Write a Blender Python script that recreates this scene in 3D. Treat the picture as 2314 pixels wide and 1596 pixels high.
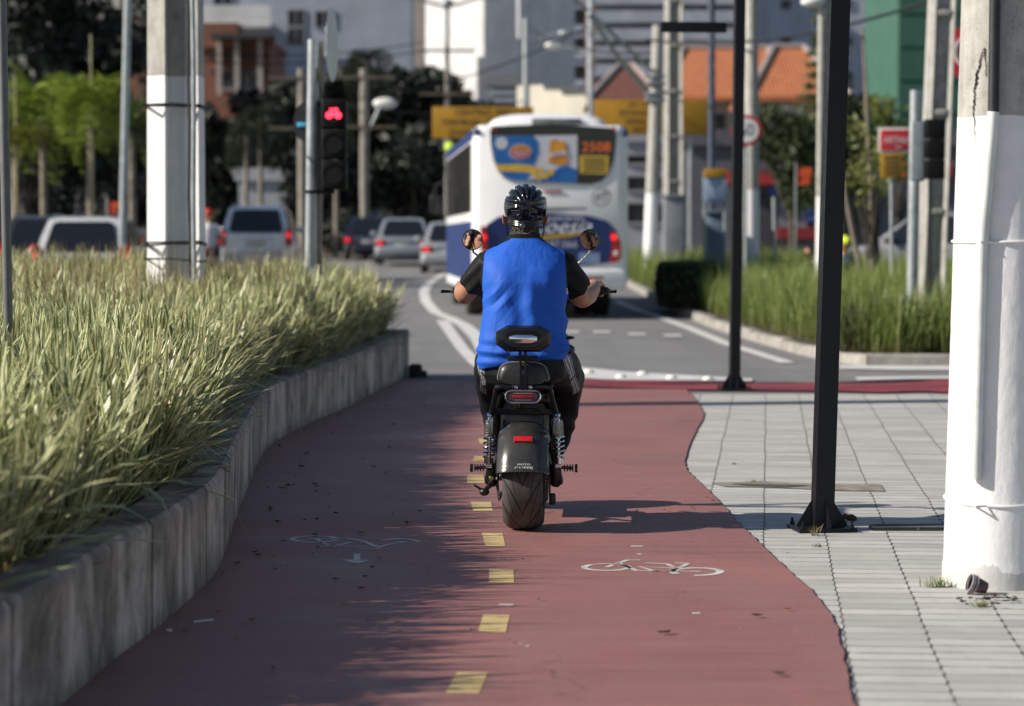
import bpy, bmesh, math, random
from mathutils import Vector, Matrix, noise, Quaternion
PI = math.pi
R = math.radians
for o in list(bpy.data.objects):
    bpy.data.objects.remove(o)
scene = bpy.context.scene
COL = scene.collection

# ------------------------------------------------------------ camera, sky, sun, exposure
CAM_H = 1.33
FPX = 6000.0                      # focal length in pixels of a 2314 px wide picture
PITCH = math.atan(258.0 / FPX)
cd = bpy.data.cameras.new('camera')
cam = bpy.data.objects.new('camera', cd)
COL.objects.link(cam)
cam.location = (0, 0, CAM_H)
cam.rotation_euler = (PI / 2 - PITCH, 0, 0)
cd.sensor_width = 36
cd.lens = FPX / 2314.0 * 36
cd.clip_start = 0.5
cd.clip_end = 3000
cd.dof.use_dof = True
cd.dof.focus_distance = 12.0
cd.dof.aperture_fstop = 2.7
scene.camera = cam

SUN_EL = R(31)
SUN_BACK = R(11)                   # the sun stands to the left and a little behind the camera
TOSUN = Vector((-math.cos(SUN_EL) * math.cos(SUN_BACK), -math.cos(SUN_EL) * math.sin(SUN_BACK), math.sin(SUN_EL)))
w = bpy.data.worlds.new("World")
scene.world = w
w.use_nodes = True
nt = w.node_tree
nt.nodes.clear()
sky = nt.nodes.new('ShaderNodeTexSky')
sky.sky_type = 'NISHITA'
sky.sun_disc = False
sky.sun_elevation = SUN_EL
sky.sun_rotation = math.atan2(TOSUN.x, TOSUN.y)
sky.air_density = 1.0
sky.dust_density = 0.6
bg = nt.nodes.new('ShaderNodeBackground')
bg.inputs[1].default_value = 0.062
wo = nt.nodes.new('ShaderNodeOutputWorld')
nt.links.new(sky.outputs[0], bg.inputs[0])
nt.links.new(bg.outputs[0], wo.inputs[0])
sl = bpy.data.lights.new('sun', 'SUN')
sl.energy = 4.8
sl.angle = R(0.55)
sl.color = (1.0, 0.92, 0.81)
sun = bpy.data.objects.new('sun', sl)
COL.objects.link(sun)
sun.rotation_euler = TOSUN.to_track_quat('Z', 'Y').to_euler()
scene.view_settings.view_transform = 'Standard'
scene.view_settings.look = 'None'
scene.view_settings.gamma = 1
scene.view_settings.exposure = 0.48
scene.cycles.use_denoising = True
scene.cycles.max_bounces = 6
scene.cycles.transparent_max_bounces = 8
scene.cycles.sample_clamp_indirect = 6

# ------------------------------------------------------------ points of the place
SP, CP = math.sin(PITCH), math.cos(PITCH)
def ray(u, v):
    a = (798 - v)
    return Vector((u - 1157, CP * FPX + SP * a, -SP * FPX + CP * a))
def G(u, v, z=0.0):
    d = ray(u, v); t = (z - CAM_H) / d.z
    return Vector((d.x * t, d.y * t, z))
def P(u, v, Y):
    d = ray(u, v); t = Y / d.y
    return Vector((d.x * t, Y, CAM_H + d.z * t))
def X(u, Y): return (u - 1157) * Y / FPX
def Z(v, Y): return CAM_H + (540 - v) * Y / FPX
def rise(Y): return 0.0 if Y < 48 else min(0.014 * (Y - 48), 0.75)

# ------------------------------------------------------------ tagging and linking
def tag(o, label=None, cat=None, group=None, kind=None):
    if label: o['label'] = label
    if cat: o['category'] = cat
    if group: o['group'] = group
    if kind: o['kind'] = kind
    return o
def empty(name, loc, rz=0.0):
    o = bpy.data.objects.new(name, None)
    o.empty_display_size = 0.2
    COL.objects.link(o); o.location = loc; o.rotation_euler = (0, 0, rz)
    return o
def thing(name, label, cat, loc=(0, 0, 0), rz=0.0, group=None):
    return tag(empty(name, loc, rz), label, cat, group)
def copy_tree(o, parent=None):
    c = o.copy(); COL.objects.link(c)
    if parent: c.parent = parent
    for ch in list(o.children):
        copy_tree(ch, c)
    return c

# ------------------------------------------------------------ mesh builder
class MB:
    def __init__(s):
        s.v = []; s.f = []; s.m = []; s.M = Matrix.Identity(4); s.mi = 0; s.uv = None
    def add(s, vs, fs, mi=None):
        b = len(s.v); k = s.mi if mi is None else mi
        s.v.extend([s.M @ Vector(p) for p in vs])
        for f in fs:
            s.f.append(tuple(b + i for i in f)); s.m.append(k)
        return s
    def box(s, c, d, bev=0.0, mi=None, rot=None):
        hx, hy, hz = d[0] / 2, d[1] / 2, d[2] / 2
        c = Vector(c)
        if bev <= 0:
            vs = [Vector((x, y, z)) for z in (-hz, hz) for y in (-hy, hy) for x in (-hx, hx)]
            fs = [(0, 2, 3, 1), (4, 5, 7, 6), (0, 1, 5, 4), (2, 6, 7, 3), (0, 4, 6, 2), (1, 3, 7, 5)]
        else:
            bm = bmesh.new()
            bmesh.ops.create_cube(bm, size=1)
            for q in bm.verts: q.co = Vector((q.co.x * 2 * hx, q.co.y * 2 * hy, q.co.z * 2 * hz))
            bmesh.ops.bevel(bm, geom=bm.edges[:], offset=min(bev, hx * .95, hy * .95, hz * .95), segments=3, affect='EDGES', profile=0.5)
            bm.verts.ensure_lookup_table()
            vs = [q.co.copy() for q in bm.verts]
            fs = [tuple(q.index for q in f.verts) for f in bm.faces]
            bm.free()
        if rot is not None:
            Rm = rot if isinstance(rot, Matrix) else Matrix.Rotation(rot, 3, 'Z')
            vs = [Rm @ p for p in vs]
        return s.add([c + p for p in vs], fs, mi)
    def bb(s, a, b, bev=0.0, mi=None):
        a = Vector(a); b = Vector(b)
        return s.box((a + b) / 2, (abs(b.x - a.x), abs(b.y - a.y), abs(b.z - a.z)), bev, mi)
    def tube(s, pts, rad, n=12, mi=None, cap=True, closed=False):
        pts = [Vector(p) for p in pts]
        if not hasattr(rad, '__len__'): rad = [rad] * len(pts)
        N = len(pts)
        rings = []; up = None
        for i, p in enumerate(pts):
            if closed: t = (pts[(i + 1) % N] - pts[i - 1]).normalized()
            elif i == 0: t = (pts[1] - pts[0]).normalized()
            elif i == N - 1: t = (pts[-1] - pts[-2]).normalized()
            else: t = ((pts[i + 1] - p).normalized() + (p - pts[i - 1]).normalized()).normalized()
            if up is None:
                up = Vector((0, 0, 1)) if abs(t.z) < 0.9 else Vector((0, 1, 0))
            side = t.cross(up).normalized(); up = side.cross(t).normalized()
            rings.append([p + (side * math.cos(2 * PI * k / n) + up * math.sin(2 * PI * k / n)) * rad[i] for k in range(n)])
        return s.loft(rings, mi, cap and not closed, closed)
    def loft(s, rings, mi=None, cap=True, closed=False, ring_closed=True):
        n = len(rings[0]); vs = [p for r in rings for p in r]; fs = []
        L = len(rings)
        for i in range(L if closed else L - 1):
            a = i * n; b = ((i + 1) % L) * n
            for k in range(n if ring_closed else n - 1):
                k2 = (k + 1) % n
                fs.append((a + k, a + k2, b + k2, b + k))
        if cap:
            fs.append(tuple(range(n - 1, -1, -1)))
            fs.append(tuple(range((L - 1) * n, L * n)))
        return s.add(vs, fs, mi)
    def lathe(s, prof, axis=(0, 0, 1), origin=(0, 0, 0), n=32, mi=None, cap=False):
        ax = Vector(axis).normalized(); o = Vector(origin)
        q = Vector((0, 0, 1)).rotation_difference(ax)
        rings = []
        for r, h in prof:
            rings.append([o + q @ Vector((r * math.cos(2 * PI * k / n), r * math.sin(2 * PI * k / n), h)) for k in range(n)])
        return s.loft(rings, mi, cap)
    def prism(s, poly, vec, mi=None):
        vec = Vector(vec); n = len(poly); poly = [Vector(p) for p in poly]
        vs = poly + [p + vec for p in poly]
        fs = [tuple(range(n - 1, -1, -1)), tuple(range(n, 2 * n))] + [(i, (i + 1) % n, n + (i + 1) % n, n + i) for i in range(n)]
        return s.add(vs, fs, mi)
    def ell(s, c, r, n=20, m=12, mi=None, rot=None):
        c = Vector(c)
        if not hasattr(r, '__len__'): r = (r, r, r)
        vs = [Vector((0, 0, -r[2]))]; fs = []
        for j in range(1, m):
            ph = -PI / 2 + PI * j / m
            for k in range(n):
                th = 2 * PI * k / n
                vs.append(Vector((r[0] * math.cos(ph) * math.cos(th), r[1] * math.cos(ph) * math.sin(th), r[2] * math.sin(ph))))
        vs.append(Vector((0, 0, r[2])))
        for k in range(n): fs.append((0, 1 + (k + 1) % n, 1 + k))
        for j in range(m - 2):
            for k in range(n):
                a = 1 + j * n; b = a + n; k2 = (k + 1) % n
                fs.append((a + k, a + k2, b + k2, b + k))
        a = 1 + (m - 2) * n
        for k in range(n): fs.append((a + k, a + (k + 1) % n, len(vs) - 1))
        if rot is not None: vs = [rot @ p for p in vs]
        return s.add([c + p for p in vs], fs, mi)
    def quad(s, a, b, c, d, mi=None): return s.add([a, b, c, d], [(0, 1, 2, 3)], mi)
    def mesh(s, name, mats):
        me = bpy.data.meshes.new(name)
        me.from_pydata([tuple(p) for p in s.v], [], s.f)
        if not isinstance(mats, (list, tuple)): mats = [mats]
        for m in mats: me.materials.append(m)
        if any(s.m): me.polygons.foreach_set('material_index', s.m)
        me.update()
        return me
    def build(s, name, mats, parent=None, smooth=True, ang=35, loc=None):
        me = s.mesh(name, mats)
        if smooth:
            me.shade_smooth()
            me.set_sharp_from_angle(angle=R(ang))
        o = bpy.data.objects.new(name, me); COL.objects.link(o)
        if parent: o.parent = parent
        if loc is not None: o.location = loc
        return o
def link_mesh(name, me, parent=None):
    o = bpy.data.objects.new(name, me); COL.objects.link(o)
    if parent: o.parent = parent
    return o
def remeshed(mb, voxel, smooth=3, adapt=0.0):
    me = mb.mesh('tmp', [])
    t = bpy.data.objects.new('tmp', me); COL.objects.link(t)
    m = t.modifiers.new('r', 'REMESH'); m.mode = 'VOXEL'; m.voxel_size = voxel; m.adaptivity = adapt
    if smooth:
        q = t.modifiers.new('s', 'SMOOTH'); q.factor = 0.5; q.iterations = smooth
    dg = bpy.context.evaluated_depsgraph_get()
    out = bpy.data.meshes.new_from_object(t.evaluated_get(dg))
    bpy.data.objects.remove(t); bpy.data.meshes.remove(me)
    out.shade_smooth()
    return out
def text_mesh(body, size, mat_, parent, loc, rot=(PI / 2, 0, 0), name='lettering', shear=0.0, extrude=0.0, align='CENTER', sx=1.0):
    cu = bpy.data.curves.new('tmp', 'FONT'); cu.body = body; cu.size = size; cu.align_x = align; cu.align_y = 'CENTER'
    cu.shear = shear; cu.extrude = extrude; cu.resolution_u = 3
    t = bpy.data.objects.new('tmp', cu); COL.objects.link(t)
    dg = bpy.context.evaluated_depsgraph_get()
    me = bpy.data.meshes.new_from_object(t.evaluated_get(dg))
    bpy.data.objects.remove(t); bpy.data.curves.remove(cu)
    me.materials.clear(); me.materials.append(mat_)
    o = link_mesh(name, me, parent); o.location = loc; o.rotation_euler = rot; o.scale = (sx, 1, 1)
    return o

# ------------------------------------------------------------ materials
def srgb(r, g, b):
    f = lambda c: (c / 255 / 12.92) if c / 255 <= 0.04045 else ((c / 255 + 0.055) / 1.055) ** 2.4
    return (f(r), f(g), f(b))
class NT:
    def __init__(s, name):
        s.m = bpy.data.materials.new(name); s.m.use_nodes = True
        s.t = s.m.node_tree; s.b = s.t.nodes['Principled BSDF']
        s.out = s.t.nodes['Material Output']
    def n(s, typ, **kw):
        q = s.t.nodes.new(typ)
        for k, val in kw.items():
            if k.startswith('i_'):
                key = k[2:]
                key = int(key) if key.isdigit() else key
                q.inputs[key].default_value = val
            else: setattr(q, k, val)
        return q
    def l(s, a, b): s.t.links.new(a, b)
    def coords(s, scale=(1, 1, 1), kind='Object', rot=(0, 0, 0)):
        if kind == 'World':
            g = s.n('ShaderNodeNewGeometry'); src = g.outputs['Position']
        else:
            g = s.n('ShaderNodeTexCoord'); src = g.outputs[kind]
        mp = s.n('ShaderNodeMapping'); mp.inputs['Scale'].default_value = scale; mp.inputs['Rotation'].default_value = rot
        s.l(src, mp.inputs[0]); return mp.outputs[0]
    def noise(s, co, scale=5, detail=4, rough=0.5, dist=0.0):
        q = s.n('ShaderNodeTexNoise'); q.inputs['Scale'].default_value = scale; q.inputs['Detail'].default_value = detail
        q.inputs['Roughness'].default_value = rough; q.inputs['Distortion'].default_value = dist
        s.l(co, q.inputs['Vector']); return q.outputs['Fac']
    def ramp(s, fac, stops, interp='LINEAR'):
        q = s.n('ShaderNodeValToRGB'); q.color_ramp.interpolation = interp
        e = q.color_ramp.elements
        while len(e) < len(stops): e.new(0.5)
        for k, (p, c) in enumerate(stops):
            e[k].position = p
            e[k].color = (c[0], c[1], c[2], 1) if hasattr(c, '__len__') else (c, c, c, 1)
        s.l(fac, q.inputs[0]); return q.outputs[0]
    def mix(s, fac, a, b, mode='MIX'):
        q = s.n('ShaderNodeMix', data_type='RGBA', blend_type=mode)
        for sock, val in ((q.inputs[0], fac), (q.inputs[6], a), (q.inputs[7], b)):
            if hasattr(val, 'links') or isinstance(val, bpy.types.NodeSocket): s.l(val, sock)
            elif hasattr(val, '__len__'): sock.default_value = (val[0], val[1], val[2], 1)
            else: sock.default_value = val
        return q.outputs[2]
    def math(s, op, a, b=0.0, c=None):
        q = s.n('ShaderNodeMath', operation=op)
        for i, val in enumerate((a, b) if c is None else (a, b, c)):
            if isinstance(val, bpy.types.NodeSocket): s.l(val, q.inputs[i])
            else: q.inputs[i].default_value = val
        return q.outputs[0]
    def color(s, c):
        if isinstance(c, bpy.types.NodeSocket): s.l(c, s.b.inputs['Base Color'])
        else: s.b.inputs['Base Color'].default_value = (c[0], c[1], c[2], 1)
    def rough(s, r):
        if isinstance(r, bpy.types.NodeSocket): s.l(r, s.b.inputs['Roughness'])
        else: s.b.inputs['Roughness'].default_value = r
    def bump(s, h, strength=0.3, dist=0.01, prev=None):
        q = s.n('ShaderNodeBump'); q.inputs['Strength'].default_value = strength; q.inputs['Distance'].default_value = dist
        s.l(h, q.inputs['Height'])
        if prev is not None: s.l(prev, q.inputs['Normal'])
        s.l(q.outputs[0], s.b.inputs['Normal']); return q.outputs[0]
_cache = {}
def mat(name, c, rough=0.6, metal=0.0, var=0.12, scale=6.0, bump=0.0, bscale=60.0, coat=0.0, c2=None, emis=0.0, spec=None, trans=0.0, stretch=(1, 1, 1), bdist=0.004):
    if name in _cache: return _cache[name]
    k = NT(name); b = k.b
    k.rough(rough); b.inputs['Metallic'].default_value = metal
    if coat: b.inputs['Coat Weight'].default_value = coat; b.inputs['Coat Roughness'].default_value = 0.04
    if spec is not None: b.inputs['Specular IOR Level'].default_value = spec
    if trans: b.inputs['Transmission Weight'].default_value = trans
    if var > 0 or c2 is not None:
        co = k.coords(stretch)
        f = k.noise(co, scale, 5, 0.6)
        c2 = c2 or tuple(x * (1 - 2.2 * var) for x in c)
        col = k.ramp(f, [(0.32, c2), (0.66, c)])
        k.color(col)
        rr = k.ramp(k.noise(co, scale * 2.3, 3, 0.5), [(0.3, max(0.02, rough - 0.08)), (0.7, min(1, rough + 0.08))])
        k.rough(rr)
        if bump: k.bump(k.noise(co, bscale, 4, 0.6), bump, bdist)
    else:
        k.color(c)
        if bump: k.bump(k.noise(k.coords(stretch), bscale, 4, 0.6), bump, bdist)
    if emis:
        b.inputs['Emission Color'].default_value = (c[0], c[1], c[2], 1); b.inputs['Emission Strength'].default_value = emis
    _cache[name] = k.m
    return k.m

M_BLACK = mat('black_paint', (0.006, 0.007, 0.010), 0.42, spec=.3, var=0.1, scale=9, bump=0.08, bscale=30)
M_PLASTIC = mat('black_plastic', (0.012, 0.012, 0.013), 0.3, var=0.15, scale=20)
M_GLOSSBLK = mat('gloss_black', (0.006, 0.007, 0.009), 0.09, var=0.0, coat=0.6)
M_RUBBER = mat('rubber', (0.022, 0.021, 0.02), 0.62, var=0.2, scale=14, c2=(0.05, 0.045, 0.04), bump=0.15, bscale=120)
M_CHROME = mat('chrome', (0.62, 0.63, 0.65), 0.14, 1.0, var=0.08, scale=30)
M_STEEL = mat('steel', (0.32, 0.33, 0.34), 0.38, 1.0, var=0.2, scale=25)
M_GALV = mat('galvanised_steel', (0.42, 0.46, 0.48), 0.45, 0.55, var=0.15, scale=8)
M_MIRROR = mat('mirror_glass', (0.9, 0.92, 0.93), 0.01, 1.0, var=0.0)
M_REDLENS = mat('red_lens', (0.55, 0.015, 0.02), 0.12, var=0.1, scale=40, coat=0.5)
M_WHITE = mat('white_paint', (0.78, 0.78, 0.77), 0.5, var=0.06, scale=5)
# ============================================================ THE SETTING: ground, road, cycle path, pavement
import numpy as np
rng = np.random.default_rng(7)
random.seed(11)

def sheet(name, poly, z, m, zf=None):
    bm = bmesh.new()
    vs = [bm.verts.new((p[0], p[1], (zf(p[0], p[1]) if zf else z))) for p in poly]
    f = bm.faces.new(vs)
    bm.normal_update()
    if f.normal.z < 0: f.normal_flip()
    bmesh.ops.triangulate(bm, faces=bm.faces[:])
    me = bpy.data.meshes.new(name); bm.to_mesh(me); bm.free()
    me.materials.append(m)
    o = link_mesh(name, me); o['kind'] = 'structure'
    return o

# asphalt
k = NT('asphalt')
co = k.coords(kind='World')
col = k.ramp(k.noise(co, 0.7, 5, 0.65), [(0.3, (0.125, 0.125, 0.13)), (0.7, (0.19, 0.188, 0.188))])
fine = k.noise(co, 90, 3, 0.7)
col = k.mix(k.ramp(fine, [(0.35, 0.0), (0.7, 0.45)]), col, (0.26, 0.26, 0.255))
str_ = k.noise(k.coords((0.5, 0.04, 1), 'World'), 3, 3, 0.5)
col = k.mix(k.ramp(str_, [(0.45, 0.0), (0.75, 0.4)]), col, (0.09, 0.09, 0.095))
k.color(col); k.rough(0.85); k.bump(fine, 0.4, 0.006)
M_ASPHALT = k.m

# red cycle path paint
k = NT('red_path_paint')
co = k.coords(kind='World')
big = k.noise(co, 1.1, 6, 0.62, 0.4)
col = k.ramp(big, [(0.28, (0.155, 0.046, 0.044)), (0.5, (0.20, 0.064, 0.062)), (0.75, (0.25, 0.09, 0.086))])
streak = k.noise(k.coords((0.35, 3.2, 1), 'World'), 3.0, 5, 0.6)
col = k.mix(k.ramp(streak, [(0.38, 0.0), (0.66, 0.65)]), col, (0.26, 0.11, 0.102))
grey = k.noise(k.coords((1.2, 0.5, 1), 'World'), 1.8, 6, 0.7, 0.6)
col = k.mix(k.ramp(grey, [(0.46, 0.0), (0.74, 0.6)]), col, (0.175, 0.10, 0.095))
fine = k.noise(co, 160, 3, 0.75)
col = k.mix(k.ramp(fine, [(0.36, 0.0), (0.7, 0.5)]), col, (0.42, 0.25, 0.22))
vor = k.n('ShaderNodeTexVoronoi'); vor.inputs['Scale'].default_value = 14; k.l(co, vor.inputs['Vector'])
spk = k.math('MULTIPLY', k.ramp(vor.outputs['Distance'], [(0.03, 1.0), (0.05, 0.0)]), k.ramp(k.noise(co, 2.2, 3), [(0.52, 0.0), (0.6, 1.0)]))
col = k.mix(spk, col, (0.62, 0.58, 0.54))
vc = k.n('ShaderNodeTexVoronoi', feature='DISTANCE_TO_EDGE'); vc.inputs['Scale'].default_value = 0.9
dis = k.n('ShaderNodeVectorMath', operation='MULTIPLY_ADD'); ncol = k.n('ShaderNodeTexNoise'); ncol.inputs['Scale'].default_value = 3.0; ncol.inputs['Detail'].default_value = 6; k.l(co, ncol.inputs['Vector'])
k.l(ncol.outputs['Color'], dis.inputs[0]); dis.inputs[1].default_value = (0.5, 0.5, 0); k.l(co, dis.inputs[2]); k.l(dis.outputs[0], vc.inputs['Vector'])
crk_ = k.math('MULTIPLY', k.ramp(vc.outputs['Distance'], [(0.0, 1.0), (0.006, 0.0)]), k.ramp(k.noise(co, 0.6, 3), [(0.48, 0.0), (0.6, 0.7)]))
col = k.mix(crk_, col, (0.06, 0.035, 0.033))
k.color(col); k.rough(k.ramp(big, [(0.3, 0.5), (0.7, 0.7)]))
k.bump(fine, 0.35, 0.004)
M_RED = k.m
k = NT('bright_red_paint')
co = k.coords(kind='World')
col = k.ramp(k.noise(co, 2.5, 5), [(0.3, (0.19, 0.026, 0.035)), (0.7, (0.27, 0.04, 0.05))])
k.color(col); k.rough(0.6)
M_BRIGHTRED = k.m

# pavers laid in columns, a few degrees off the line of sight
k = NT('concrete_pavers')
co0 = k.coords((1, 1, 1), 'World', rot=(0, 0, R(5.5)))
wob = k.n('ShaderNodeTexNoise'); wob.inputs['Scale'].default_value = 0.9; k.l(co0, wob.inputs['Vector'])
add = k.n('ShaderNodeVectorMath', operation='MULTIPLY_ADD')
k.l(wob.outputs['Color'], add.inputs[0]); add.inputs[1].default_value = (0.025, 0.03, 0); k.l(co0, add.inputs[2])
sep = k.n('ShaderNodeSeparateXYZ'); k.l(add.outputs[0], sep.inputs[0])
cx = k.math('DIVIDE', sep.outputs[0], 0.276); ci = k.math('FLOOR', cx); cf = k.math('FRACT', cx)
wn = k.n('ShaderNodeTexWhiteNoise', noise_dimensions='1D'); k.l(ci, wn.inputs['W'])
ry = k.math('ADD', k.math('DIVIDE', sep.outputs[1], 0.145), wn.outputs['Value'])
ri = k.math('FLOOR', ry); rf = k.math('FRACT', ry)
cmb = k.n('ShaderNodeCombineXYZ'); k.l(ci, cmb.inputs[0]); k.l(ri, cmb.inputs[1])
wn2 = k.n('ShaderNodeTexWhiteNoise', noise_dimensions='3D'); k.l(cmb.outputs[0], wn2.inputs['Vector'])
dx = k.math('MULTIPLY', k.math('MINIMUM', cf, k.math('SUBTRACT', 1.0, cf)), 0.276)
dy = k.math('MULTIPLY', k.math('MINIMUM', rf, k.math('SUBTRACT', 1.0, rf)), 0.145)
jn = k.noise(k.coords((1, 1, 1), 'World'), 9, 3)
wy = k.math('MULTIPLY', k.ramp(wn2.outputs['Value'], [(0.2, 0.35), (0.95, 1.0)]), 0.0075)
wy = k.math('MULTIPLY', wy, k.ramp(jn, [(0.35, 0.5), (0.65, 1.2)]))
corner = k.ramp(dy, [(0.0, 1.0), (0.02, 0.35), (0.06, 0.1)])
wx = k.math('MULTIPLY', corner, 0.0105)
jx = k.math('LESS_THAN', dx, wx); jy = k.math('LESS_THAN', dy, wy)
joint = k.math('MAXIMUM', jx, jy)
base = k.ramp(wn2.outputs['Value'], [(0.0, (0.37, 0.365, 0.34)), (0.5, (0.475, 0.47, 0.445)), (1.0, (0.54, 0.53, 0.50))])
n1 = k.noise(k.coords((1, 1, 1), 'World'), 2.2, 6, 0.65)
base = k.mix(k.ramp(n1, [(0.3, 0.55), (0.65, 0.0)]), base, (0.30, 0.295, 0.28))
n2 = k.noise(k.coords((1, 1, 1), 'World'), 70, 4, 0.7)
base = k.mix(k.ramp(n2, [(0.3, 0.3), (0.6, 0.0)]), base, (0.25, 0.245, 0.235))
colp = k.mix(joint, base, (0.06, 0.056, 0.05))
k.color(colp); k.rough(0.82)
h = k.math('SUBTRACT', k.math('MULTIPLY', n2, 0.25), k.math('MULTIPLY', joint, 1.0))
k.bump(h, 0.6, 0.006)
M_PAVER = k.m

# worn road paint: the wear is real holes in the paint film
def paint(name, c, wear=0.42, c2=None, sc=(1, 1, 1)):
    k = NT(name)
    co = k.coords(sc, kind='World')
    k.color(k.ramp(k.noise(co, 14, 4), [(0.3, c2 or tuple(x * 0.82 for x in c)), (0.7, c)]))
    k.rough(0.6)
    a = k.ramp(k.noise(k.coords((0.35 * sc[0], 3.0 * sc[1], 1), kind='World'), 9, 6, 0.75, 0.3), [(wear - 0.05, 0.0), (wear, 1.0)])
    k.l(a, k.b.inputs['Alpha'])
    return k.m
M_YELLOW = paint('yellow_road_paint', (0.58, 0.44, 0.20), 0.44, (0.50, 0.38, 0.17))
M_RWHITE = paint('white_road_paint', (0.66, 0.66, 0.64), 0.33)
M_WORN = paint('worn_white_paint', (0.58, 0.55, 0.53), 0.44)
M_FARWHITE = mat('far_white_road_paint', (0.66, 0.66, 0.64), 0.6, var=0.1, scale=3)

k = NT('concrete_ground'); k.color(k.ramp(k.noise(k.coords(kind='World'), 0.3, 5), [(0.3, (0.10, 0.10, 0.095)), (0.7, (0.17, 0.165, 0.155))])); k.rough(0.9)
M_GROUND = k.m
sheet('ground', [(-900, -300), (900, -300), (900, 1500), (-900, 1500)], -0.06, M_GROUND)

# road with a gentle rise beyond the junction
rings = []
for Y in [-30, 0, 12, 24, 36, 48, 60, 75, 90, 105, 130, 200, 330]:
    rings.append([Vector((x, Y, rise(Y))) for x in (-90, -30, -10, 0, 10, 30, 90)])
mb = MB(); mb.loft(rings, cap=False, ring_closed=False)
road = mb.build('road', M_ASPHALT); road['kind'] = 'structure'
for f in road.data.polygons[:1]:
    if f.normal.z < 0: road.data.flip_normals()

# pavement sheet
sheet('pavement', [(-1.6, -60), (9, -60), (9, 22.62), (1.4, 22.62), (-1.6, 22.6)], 0.006, M_PAVER)
# cycle path: its right edge wanders
edge = [(1565, 896), (1580, 915), (1591, 938), (1588, 952), (1575, 975), (1560, 1005), (1548, 1045), (1551, 1065), (1570, 1085), (1600, 1112),
        (1630, 1143), (1660, 1177), (1682, 1200), (1705, 1222), (1742, 1258), (1780, 1295), (1812, 1322), (1838, 1345), (1858, 1370), (1880, 1402), (1893, 1432), (1901, 1462), (1910, 1500), (1916, 1535), (1926, 1596)]
epts = [G(*e) for e in edge]
epts += [Vector((epts[-1].x + 0.05, 6.3, 0)), Vector((epts[-1].x + 0.1, -6, 0))]
fine_e = []
for a, b in zip(epts, epts[1:]):
    n = max(2, int((b - a).length / 0.035)) if b.y > 4 else 3
    for i in range(n):
        p = a.lerp(b, i / n)
        j = noise.noise((p.x * 6, p.y * 6, 0)) * 0.008 + noise.noise((p.x * 30, p.y * 30, 3)) * 0.006
        fine_e.append((p.x + j, p.y + j * 0.5))
path_poly = [(-2.0, 24.6), (G(1290, 868).x, 24.6), (G(1290, 876).x, 23.4), (epts[0].x, 23.2)] + fine_e + [(epts[-1].x, -60), (-2.0, -60)]
cyc = sheet('cycle_path', path_poly, 0.014, M_RED)
# dark worn lip along the edge of the path
mb = MB()
for i in range(len(fine_e) - 1):
    (x0, y0), (x1, y1) = fine_e[i], fine_e[i + 1]
    w0 = 0.0035 + 0.006 * abs(noise.noise((x0 * 9, y0 * 9, 5)))
    mb.quad((x0 - 0.002, y0, 0.010), (x0 + w0, y0, 0.010), (x1 + w0, y1, 0.010), (x1 - 0.002, y1, 0.010))
e = mb.build('path_edge', mat('dark_joint', (0.035, 0.03, 0.028), 0.9, var=0.1)); e['kind'] = 'structure'

# red crossing band, beyond the pavement
band = [G(1290, 862.5), G(1480, 863), G(1660, 868), G(1850, 868), G(2000, 864), G(2160, 862), G(2260, 862), G(2400, 862), G(2400, 892), G(2160, 893), G(2080, 888), G(1990, 891), G(1900, 888), G(1700, 886), G(1560, 885), G(1290, 876)]
sheet('crossing_paint', [(p.x, p.y) for p in band], 0.018, M_BRIGHTRED)
def mark(poly, m, z=0.012, name='road_marking'):
    o = sheet(name, [(p.x, p.y) for p in poly], z, m); return o
def curve_ribbon(pts, wid, m, z=0.012, name='road_marking'):
    pts = [Vector((p.x, p.y, 0)) for p in pts]
    mb = MB(); rings = []
    for i, p in enumerate(pts):
        t = (pts[min(i + 1, len(pts) - 1)] - pts[max(i - 1, 0)]).normalized()
        s = Vector((t.y, -t.x, 0)); ww = wid[i] if hasattr(wid, '__len__') else wid
        rings.append([Vector((p.x, p.y, z + rise(p.y))) - s * ww / 2, Vector((p.x, p.y, z + rise(p.y))) + s * ww / 2])
    mb.loft(rings, cap=False, ring_closed=False)
    o = mb.build(name, m, smooth=False); o['kind'] = 'structure'
    if o.data.polygons[0].normal.z < 0: o.data.flip_normals()
    return o
# white markings on the road
mark([G(1270, 828), G(1420, 843), G(1560, 851), G(1700, 858), G(1700, 864), G(1540, 862), G(1400, 861), G(1270, 856)], M_FARWHITE)
mark([G(1890, 828), G(2060, 829), G(2400, 830), G(2400, 840), G(2060, 839), G(1900, 836)], M_FARWHITE)
mark([G(1930, 855), G(2060, 853), G(2400, 852), G(2400, 857), G(2060, 859), G(1940, 862)], M_FARWHITE)
curve_ribbon([G(*p) for p in [(1392, 690), (1440, 703), (1500, 722), (1560, 744), (1640, 778), (1710, 800), (1780, 822)]], 0.17, M_FARWHITE)
curve_ribbon([G(*p) for p in [(1080, 636), (1040, 641), (1000, 650), (972, 662), (958, 675), (962, 690), (985, 708), (1020, 722), (1050, 737), (1080, 765), (1100, 800), (1130, 850)]], 0.22, M_FARWHITE)
curve_ribbon([G(*p) for p in [(1000, 726), (1020, 755), (1045, 790), (1075, 822), (1110, 850)]], [0.2, .17, .16, .15, .12], M_FARWHITE)
for u, v in [(1290, 752), (1360, 752), (1440, 757), (1520, 760), (940, 700)]:
    p = G(u, v); mark([p + Vector(q) for q in ((-.12, -.35, 0), (.12, -.35, 0), (.12, .35, 0), (-.12, .35, 0))], M_FARWHITE)
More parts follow.
